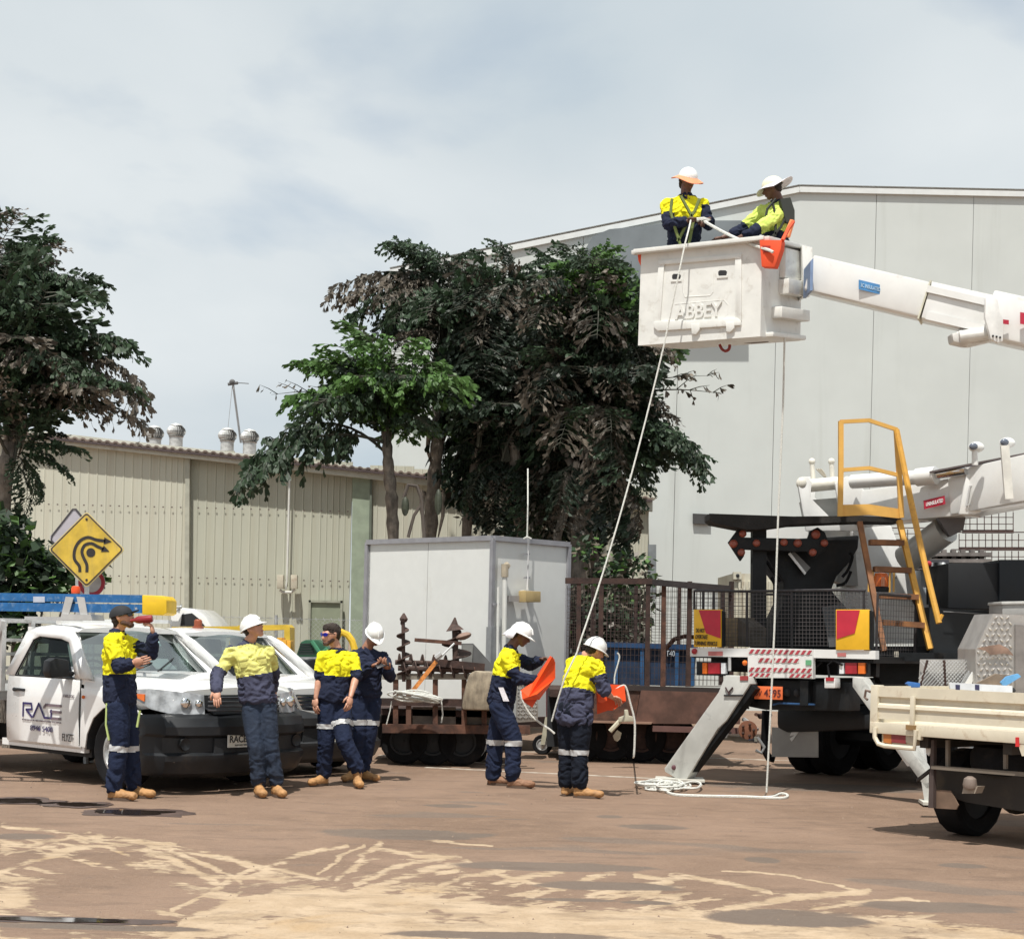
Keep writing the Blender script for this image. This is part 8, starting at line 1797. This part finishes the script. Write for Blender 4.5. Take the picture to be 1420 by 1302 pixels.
# ---- yellow access ladder
ym = yellow_steel; yr = M('ladder_rust', (.20, .085, .035), .7, var=.3, dirt=(.35, .16, .05), dirt_amt=.5)
YLd = 18.75
for pts, m_, r_ in (([(1192, 724), (1210, 818), (1226, 903)], yr, .032), ([(1247, 722), (1270, 818), (1290, 900)], ym, .034)):
    mb = MB(); mb.tube([P(x, y, YLd - .1 - .5 * (y - 720) / 180) for x, y in pts], r_ * 1.25, 4); mb.build('ladder_stile', m_, TK)
for (a, b_) in (((1206, 752), (1252, 753)), ((1212, 789), (1262, 791)), ((1218, 826), (1272, 828)), ((1224, 863), (1280, 867))):
    Yr = YLd - .1 - .5 * (a[1] - 720) / 180; mb = MB(); mb.beam(P(a[0], a[1], Yr), P(b_[0], b_[1], Yr), .16, .06); mb.build('ladder_step', yr, TK)
mb = MB(); mb.tube([P(1243, 596, YLd - .3), P(1262, 690, YLd - .45), P(1284, 790, YLd - .7), P(1302, 864, YLd - .85)], .034, 8); mb.tube([P(1302, 862, YLd - .85), P(1307, 852, YLd - .85)], .02, 6); mb.build('handrail', ym, TK, smooth=True)
guard = M('guard_yellow', (.68, .39, .09), .5, var=.08, dirt=(.4, .2, .06), dirt_amt=.3)
Yg = YLd - .2
for pts in ([(1166, 584), (1166, 650), (1165, 716)], [(1243, 597), (1247, 660), (1250, 718)]): mb = MB(); mb.tube([P(x, y, Yg) for x, y in pts], .038, 4); mb.build('guard_post', guard, TK)
for pts in ([(1165, 585), (1205, 583), (1244, 596)], [(1166, 652), (1205, 649), (1247, 659)]): mb = MB(); mb.tube([P(x, y, Yg) for x, y in pts], .030, 4); mb.build('guard_bar', guard, TK)
plate([(1163, 700), (1205, 699), (1250, 706), (1250, 719), (1205, 714), (1163, 716)], FR(Yg), .03).build('toe_board', guard, TK)
# amber beacon in cage
bc_ = P(1222, 806, 18.9)
MB().lathe([(.08, -.07), (.085, .05), (.07, .09), (.02, .10)], bc_, 16).build('beacon', amber, TK, smooth=True)
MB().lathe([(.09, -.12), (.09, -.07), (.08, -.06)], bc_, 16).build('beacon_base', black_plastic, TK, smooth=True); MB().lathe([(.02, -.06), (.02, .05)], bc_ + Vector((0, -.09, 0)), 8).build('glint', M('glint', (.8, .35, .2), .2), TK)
mb = MB()
for dx in (-.12, .12): mb.tube([bc_ + Vector((dx, -.1, -.12)), bc_ + Vector((dx, -.1, .12)), bc_ + Vector((dx, .1, .12)), bc_ + Vector((dx, .1, -.12))], .012, 5)
mb.tube([bc_ + Vector((-.12, -.1, .12)), bc_ + Vector((.12, -.1, .12))], .012, 5); mb.build('beacon_cage', guard, TK)
# right side bar and boxes
plate([(1214, 905), (1355, 905), (1355, 918), (1214, 916)], FR(18.1), .12).build('side_bumper_bar', black_steel, TK); plate([(1240, 903), (1246, 903), (1246, 914), (1240, 914)], FR(18.09), .01).build('tape_mark', M('tape_cream', (.6, .55, .45), .6), TK)
plate([(1206, 896), (1296, 896), (1296, 906), (1206, 905)], FR(18.4), .3).build('side_step_bar', black_steel, TK)
plate([(1210, 916), (1284, 916), (1276, 948), (1222, 948)], FR(18.6), .3).build('side_locker', black_steel, TK)
plate([(1289, 842), (1380, 848), (1380, 908), (1289, 905)], FR(18.3), .6).build('tool_locker', M('locker_black', (.006, .008, .010), .5, var=.3), TK)
mb = MB(); rodp([(1308, 848), (1330, 849), (1380, 853)], FR(18.2), .006, mb=mb); mb.build('locker_seam', M('seam_light', (.15, .15, .15), .5), TK)
b1 = thing('black_box', 'large matt black storage box standing behind the ladder on the truck', 'storage box', P(1370, 850, 18.8))
plate([(1315, 781), (1385, 780), (1385, 845), (1315, 843)], FR(18.8), .9).build('body', M('box_black', (.003, .004, .006), .6, var=.2), b1, bevel=.008); plate([(1386, 776), (1470, 776), (1470, 850), (1386, 846)], FR(18.75), .9).build('body', M('box_navy', (.005, .009, .014), .6, var=.2), b1, bevel=.008)
g1 = thing('grey_case', 'pale grey case with ribbed side resting at the right picture edge', 'case', P(1405, 850, 17.6)); plate([(1390, 836), (1440, 835), (1440, 853), (1390, 852)], FR(17.6), .5).build('body', M('case_grey', (.38, .38, .37), .6), g1, bevel=.01)
plate([(1389, 834), (1440, 833), (1440, 837), (1389, 838)], FR(17.58), .52).build('lid', M('case_grey2', (.5, .5, .48), .6), g1, bevel=.005)
# machinery between ladder and black box
mc_ = thing('pump_unit', 'grey and white hydraulic pump unit behind the yellow handrail', 'pump', P(1295, 800, 20.3))
plate([(1276, 790), (1314, 790), (1314, 842), (1280, 842)], FR(20.2), .3).build('panel', M('panel_bluegrey', (.42, .46, .50), .5, var=.1), mc_)
for i, (x, y) in enumerate(((1288, 782), (1300, 794), (1308, 784), (1296, 812), (1306, 806))): MB().ball(P(x, y, 20.1), .04, 8, 6, [red_lens, black_plastic, galv, galv, yellow_plate][i]).build('fitting', None, mc_)
for i in range(4): mb = MB(); mb.tube([P(1286 + 6 * i, 780, 20.1), P(1287 + 6 * i, 838, 20.1)], .02, 6); mb.build('pipe', galv if i % 2 else black_steel, mc_)
plate([(1262, 776), (1316, 776), (1316, 788), (1262, 786)], FR(20.1), .3).build('top_box', M('pump_dark', (.06, .06, .07), .6), mc_)
# ------------------------------------------------------------------ stacked wire cages at the right
wc = M('cage_rust', (.085, .055, .05), .7, var=.3)
def cage(label, x0, y0, x1, y1, Yc):
    t = thing('wire_cage', label, 'wire cage', P((x0 + x1) / 2, y1, Yc), 'rusty wire cages stacked behind the boom')
    mb = MB(); dz = 1.0
    for d in (0, dz):
        nx_ = int((x1 - x0) / 9); ny = max(2, int((y1 - y0) / 8))
        for i in range(nx_ + 1): x = x0 + (x1 - x0) * i / nx_; mb.tube([P(x, y0 + 2, Yc + d), P(x, y1, Yc + d)], .008, 4)
        for j in range(ny + 1): y = y0 + (y1 - y0) * j / ny; mb.tube([P(x0, y, Yc + d), P(x1 - (4 if j == 0 else 0), y, Yc + d)], .011 if j in (0, ny) else .008, 4)
    for i in range(nx_ + 1): x = x0 + (x1 - x0) * i / nx_; mb.tube([P(x, y1, Yc), P(x, y1, Yc + dz)], .008, 4); 
    for x in (x0, (x0 + x1) / 2, x1): mb.tube([P(x, y0, Yc), P(x, y0, Yc + dz)], .012, 4)
    mb.build('wires', wc, t, kind='stuff')
    mb = MB(); mb.beam(P(x0, y1 + 1, Yc), P(x1, y1 + 1, Yc), .06, .05); mb.build('base_rail', rust_dark, t)
cage('rounded wire cage at the top of the stack behind the boom', 1335, 708, 1405, 736, 24.0); cage('wire cage in the middle of the stack, widest of them', 1330, 738, 1440, 760, 23.9); cage('wire cage on the left of the stack, beside the silver ram', 1238, 732, 1300, 756, 24.2); cage('lowest wire cage resting on pallets behind the black box', 1320, 762, 1440, 782, 23.8)
t = thing('pallet_stack', 'grey weathered pallets stacked under the wire cages', 'pallets', P(1320, 790, 23.4))
for i in range(3): plate([(1262 + 20 * (i % 2), 766 + i * 9), (1376, 766 + i * 9), (1376, 771 + i * 9), (1262 + 20 * (i % 2), 771 + i * 9)], FR(23.3), 1.0).build('pallet', M('pallet_grey', (.17, .15, .14), .8, var=.3), t)
for i in range(8): plate([(1268 + i * 13, 762), (1274 + i * 13, 762), (1274 + i * 13, 850), (1268 + i * 13, 850)], FR(23.4), .1).build('stake', M('pallet_grey', (.17, .15, .14), .8), t)

# ------------------------------------------------------------------ cream tray ute, cut by the right picture edge
CP = R_(50); ch_ = Vector((math.sin(CP), math.cos(CP), 0)); crr = Vector((math.cos(CP), -math.sin(CP), 0))
CL = Vector(((1212 - CX) / F * 14.2 - .0, 14.2, 0)); CL.x = P(1212, 950, 14.2).x
CU = thing('cream_ute', 'old cream steel tray ute with rust marks, cut off by the right edge', 'ute', CL + crr * .9)
def CT(t, w, z): return CL + ch_ * t + crr * w + Vector((0, 0, z))
CTP = lambda o=0: (CT(o, 0, 0), ch_)
zt2 = P(1212, 951, 14.2).z; zb2 = P(1212, 1006, 14.2).z
MB().box((.0, .0, zb2 - .04), (2.3, 1.85, zb2 + .03), None, CT).build('tray_floor', cream_paint, CU)
tb_ = MB()
# tailgate: pressed profile (top flat band, recess, raised band)
zz_ = [(zt2, 0), (zt2, -.03), (zt2 - .085, -.03), (zt2 - .10, -.0), (zt2 - .135, .0), (zt2 - .155, -.03), (zt2 - .18, -.035), (zt2 - .20, -.02), (zt2 - .275, -.02), (zt2 - .275, 0.02)]
vs = []
for w in (.03, 1.82):
    for z, o in zz_: vs.append(CT(o, w, z))
n = len(zz_); tg = MB().add(vs, [(i, i + 1, n + i + 1, n + i) for i in range(n - 1)]).build('tailgate', cream_paint, CU)
so_ = tg.modifiers.new('s', 'SOLIDIFY'); so_.thickness = .025
MB().box((-.045, 0, zb2 - .06), (.0, 1.85, zb2 + .035), None, CT).build('tail_rail', cream_paint, CU, bevel=.006)
mb = MB(); mb.box((-.04, -.005, zb2 - .06), (.05, .07, zt2 + .01), None, CT); mb.build('corner_post', cream_paint, CU, bevel=.006)
mb = MB(); mb.box((-.06, .42, zb2 + .02), (-.035, .46, zt2 - .07), None, CT); mb.build('tailgate_latch', cream_paint, CU, bevel=.004); MB().box((-.07, .39, zb2 - .01), (-.04, .48, zb2 + .03), None, CT).build('latch_foot', M('latch_rust', (.25, .15, .06), .7), CU)
MB().box((.0, -.01, zb2 + .03), (2.3, .02, zt2), None, CT).build('side_gate', cream_paint, CU)
mb = MB(); mb.tube([CT(-.02, -.02, zt2 - .05), CT(-.02, -.07, zt2 - .04), CT(-.02, -.08, zt2 - .10), CT(-.02, -.05, zt2 - .12)], .012, 6); mb.build('hook', M('hook_rust', (.15, .1, .08), .6), CU, smooth=True)
# lamp guard loop with lamp
mb = MB(); pl_ = CTP(-.06); rodp([(1213, 1009), (1213, 1022), (1218, 1031), (1227, 1034), (1268, 1038), (1270, 1012)], pl_, .020, mb=mb, seg=8); mb.build('lamp_guard', cream_paint, CU, smooth=True)
hs_ = plate([(1223, 1011), (1268, 1014), (1268, 1034), (1223, 1030)], CTP(-.02), .08).build('lamp_housing', M('lamp_frame', (.45, .38, .26), .6), CU)
for a, b_, m_ in ((1225, 1236, M('dull_amber2', (.42, .14, .03), .4)), (1236, 1256, M('dull_red', (.22, .03, .035), .4)), (1256, 1266, M('dull_clear', (.42, .36, .28), .4))): plate([(a, 1013), (b_, 1014), (b_, 1031), (a, 1029)], CTP(-.028), .02).build('tail_lamp', m_, hs_)
plate([(1269, 1008), (1277, 1008), (1276, 1026), (1268, 1024)], CTP(-.05), .04).build('bracket', cream_paint, CU); plate([(1408, 1022), (1413, 1022), (1413, 1035), (1408, 1035)], CTP(-.05), .03).build('red_reflector', M('dull_red2', (.6, .03, .03), .4), CU); plate([(1413, 1020), (1432, 1022), (1432, 1048), (1417, 1048), (1413, 1036)], CTP(-.04), .05).build('bracket', cream_paint, CU)
plate([(1284, 1026), (1290, 1026), (1292, 1040), (1288, 1048), (1284, 1044)], CTP(.1), .03).build('white_tab', white_paint, CU)
# spare wheel under the tray, tow bar frame, chassis, wheel
mb = MB()
ax9 = Matrix((crr, Vector((0, 0, 1)).cross(crr), Vector((0, 0, 1)))).transposed()
MB().lathe([(.20, -.10), (.34, -.11), (.37, -.05), (.37, .05), (.34, .11), (.20, .10)], CT(.55, 1.05, zb2 - .24), 28).build('spare_wheel', rubber, CU, smooth=True)
for w in (.45, 1.25): MB().box((.05, w, zb2 - .16), (4.5, w + .08, zb2 - .04), None, CT).build('chassis_rail', M('chassis_dirty', (.035, .03, .026), .8, dirt=(.12, .09, .06), dirt_amt=.5), CU)
dk = M('chassis_dirty', (.035, .03, .026), .8)
plate([(1291, 1061), (1425, 1071), (1425, 1077), (1291, 1066)], CTP(.05), .05).build('tow_frame', M('frame_dusty', (.17, .14, .11), .7, dirt=(.3, .25, .18), dirt_amt=.4), CU)
for x in (1311, 1391): plate([(x, 1026), (x + 4, 1026), (x + 4, 1066), (x, 1066)], CTP(.08), .03).build('hanger', M('frame_dusty', (.17, .14, .11), .7), CU)
plate([(1291, 1026), (1295, 1026), (1294, 1120), (1287, 1120)], CTP(.07), .04).build('hanger', M('hanger_dark', (.07, .05, .045), .7), CU)
plate([(1288, 1066), (1425, 1078), (1425, 1126), (1340, 1112), (1288, 1096)], CTP(.25), .2).build('rear_crossmember', dk, CU)
plate([(1288, 1094), (1318, 1096), (1329, 1116), (1326, 1122), (1290, 1120)], CTP(.12), .012).build('mud_flap', M('flap_tan', (.17, .11, .075), .8, var=.2), CU)
mb = MB(); mb.lathe([(.05, -.03), (.06, .0), (.05, .05), (.02, .07)], CT(.0, .0, 0) * 0 + PL(1345, 1088, CTP(-.02)), 12); mb.build('tow_ball', M('tow_grey', (.25, .20, .17), .5, .3), CU, smooth=True); plate([(1336, 1090), (1356, 1090), (1352, 1100), (1334, 1100)], CTP(-.02), .1).build('tow_tongue', M('tow_grey2', (.30, .25, .20), .6), CU)
mb = MB(); rodp([(1290, 1068), (1272, 1082)], CTP(.1), .018, mb=mb); mb.build('exhaust', dk, CU)
def WC_(t_, w): return lambda x, y, z: CL + ch_ * (t_ + x) + crr * (w + y) + Vector((0, 0, z))
wheel(CU, WC_(.72, .48), 0, 0, .375, .26, out=-1); wheel(CU, WC_(.72, 1.85 - .40), 0, 0, .375, .26, out=1); wheel(CU, WC_(3.6, .35), 0, 0, .37, .22, out=-1); wheel(CU, WC_(3.6, 1.5), 0, 0, .37, .22)
MB().tube([CT(.72, .4, .375), CT(.72, 1.5, .375)], .06, 8).build('axle', dk, CU); MB().ball(CT(.72, .95, .375), .15, 12, 8).build('differential', dk, CU)
MB().box((2.6, .05, .45), (4.2, 1.8, 1.15), None, CT).build('cab_lower', cream_paint, CU, bevel=.05); MB().box((2.7, .15, 1.15), (3.7, 1.7, 1.72), None, CT).build('cab_upper', cream_paint, CU, bevel=.08)
# load in the tray
tl = thing('checker_toolbox', 'silver checker plate toolbox with a slanted side in the cream ute tray', 'toolbox', CT(.9, 1.2, zt2))
YT = 14.9
ck = M('checker_alu', (.42, .40, .38), .42, .5, var=.1, dirt=(.28, .22, .18), dirt_amt=.3)
plate([(1377, 851), (1432, 853), (1432, 962), (1353, 958), (1353, 900)], FR(YT), .6).build('body', ck, tl); plate([(1408, 866), (1436, 868), (1436, 962), (1408, 960)], FR(YT - .03), .02).build('door_panel', M('checker_dark', (.24, .22, .21), .45, .4, var=.15), tl)
mb = MB()
for j in range(13):
    for i in range(9):
        x = 1357 + i * 8 + (4 if j % 2 else 0); y = 856 + j * 8
        if y < 900 and x < 1377 + (900 - y) * -.0 + (900 - y) * .0 + 2 - 24 * (y - 853) / 47 + 0: continue
        if x > 1404 or y > 954: continue
        s = 1 if (i + j) % 2 else -1; mb.tube([P(x - 2, y + 2 * s, YT - .004), P(x, y, YT - .008), P(x + 2, y - 2 * s, YT - .004)], [.004, .010, .004], 5)
mb.build('checker_pattern', M('checker_bright', (.62, .58, .54), .3, .5), tl, kind='stuff', smooth=True)
MB().add([P(x, y, YT - .05) for x, y in [(1354, 899), (1372, 895), (1386, 893), (1398, 899), (1406, 909), (1392, 906), (1374, 908), (1366, 902)]], [tuple(range(8))]).build('torn_sheet', M('leaf_litter', (.25, .16, .12), .8, var=.4), tl)
mb = MB(); mb.prism([P(x, y, YT - .12) for x, y in [(1354, 948), (1382, 934), (1400, 936), (1392, 950)]], (0, .06, 0)); t = tag(mb.build('folded_cardboard', M('cardboard', (.20, .15, .11), .8, var=.3)), 'folded brown cardboard lying on the cream ute tray edge', 'cardboard')
mb = MB(); mb.prism([P(x, y, YT - .2) for x, y in [(1388, 946), (1396, 938), (1412, 934), (1416, 938), (1400, 948), (1392, 952)]], (0, .04, 0)); tag(mb.build('blue_rag', M('rag_blue', (.12, .33, .60), .8, var=.2)), 'bright blue plastic strip lying in the cream ute tray', 'plastic')
msh = thing('mesh_panel', 'silver expanded mesh panel standing in the cream ute tray', 'mesh panel', P(1310, 955, 15.2))
mb = MB()
for i in range(22):
    for s in (1, -1):
        x0 = 1276 + i * 5.0; 
        pts = [(x0 + s * (y - 916) * .9, y) for y in (916, 952)]
        if min(p[0] for p in pts) < 1272 - 12 or max(p[0] for p in pts) > 1365: continue
        xa = [max(1274, min(1346, p[0])) for p in pts]; 
        mb.tube([P(xa[0], 916 + (abs(xa[0] - pts[0][0])) / .9, 15.2 + .003 * s), P(xa[1], 952 - abs(xa[1] - pts[1][0]) / .9, 15.2 + .003 * s)], .006, 4)
mb.build('wires', alu, msh, kind='stuff')
mb = MB(); mb.tube([P(1276, 952, 15.2), P(1286, 915, 15.2)], .012, 5); mb.tube([P(1311, 954, 15.2), P(1309, 915, 15.2)], .014, 5, rust_dark); mb.build('frame', None, msh); plate([(1276, 914), (1352, 914), (1330, 954), (1274, 952)], FR(15.25), .01).build('backing', M('mesh_back', (.42, .40, .38), .5), msh)
mb = MB(); mb.prism([P(x, y, 15.1) for x, y in [(1352, 918), (1356, 918), (1340, 952), (1330, 952)]], (0, .04, 0)); tag(mb.build('grey_batten', galv), 'slanting pale grey batten beside the mesh panel', 'batten'); mb = MB(); mb.prism([P(x, y, 15.0) for x, y in [(1357, 918), (1356, 924), (1346, 952), (1336, 952)]], (0, .03, 0)); tag(mb.build('white_offcut', white_paint), 'narrow white tapered offcut leaning against the checker toolbox', 'offcut')
lv = thing('spirit_level', 'long white spirit level with dark bands along the cream tailgate top', 'level', P(1360, 955, 14.3))
def lvp(px, py): return P(px, py, 14.25)
mb = MB(); mb.prism([lvp(1316, 946), lvp(1404, 951), lvp(1404, 961), lvp(1318, 955)], (0, .04, 0)); mb.build('bar', M('level_white', (.60, .62, .66), .5, var=.1), lv)
for x in (1325, 1352): mb = MB(); mb.prism([lvp(x, 949), lvp(x + 6, 949.4), lvp(x + 6, 957), lvp(x, 956)], (0, -.005, 0)); mb.build('band', M('band_navy', (.03, .03, .08), .6), lv)
mb = MB(); mb.prism([P(x, y, 14.5) for x, y in [(1258, 948), (1262, 945), (1276, 947), (1276, 953), (1262, 953)]], (0, .1, 0)); tag(mb.build('blue_clamp', M('clamp_blue', (.03, .12, .35), .5), bevel=.004), 'small blue tool clamp resting on the cream tailgate', 'clamp')
mb = MB(); mb.ball(P(1393, 957, 14.35), (.10, .06, .04), 10, 6); tag(mb.build('dark_rag', M('rag_dark', (.02, .02, .022), .9)), 'small heap of dark rag beside the blue plastic strip', 'rag')
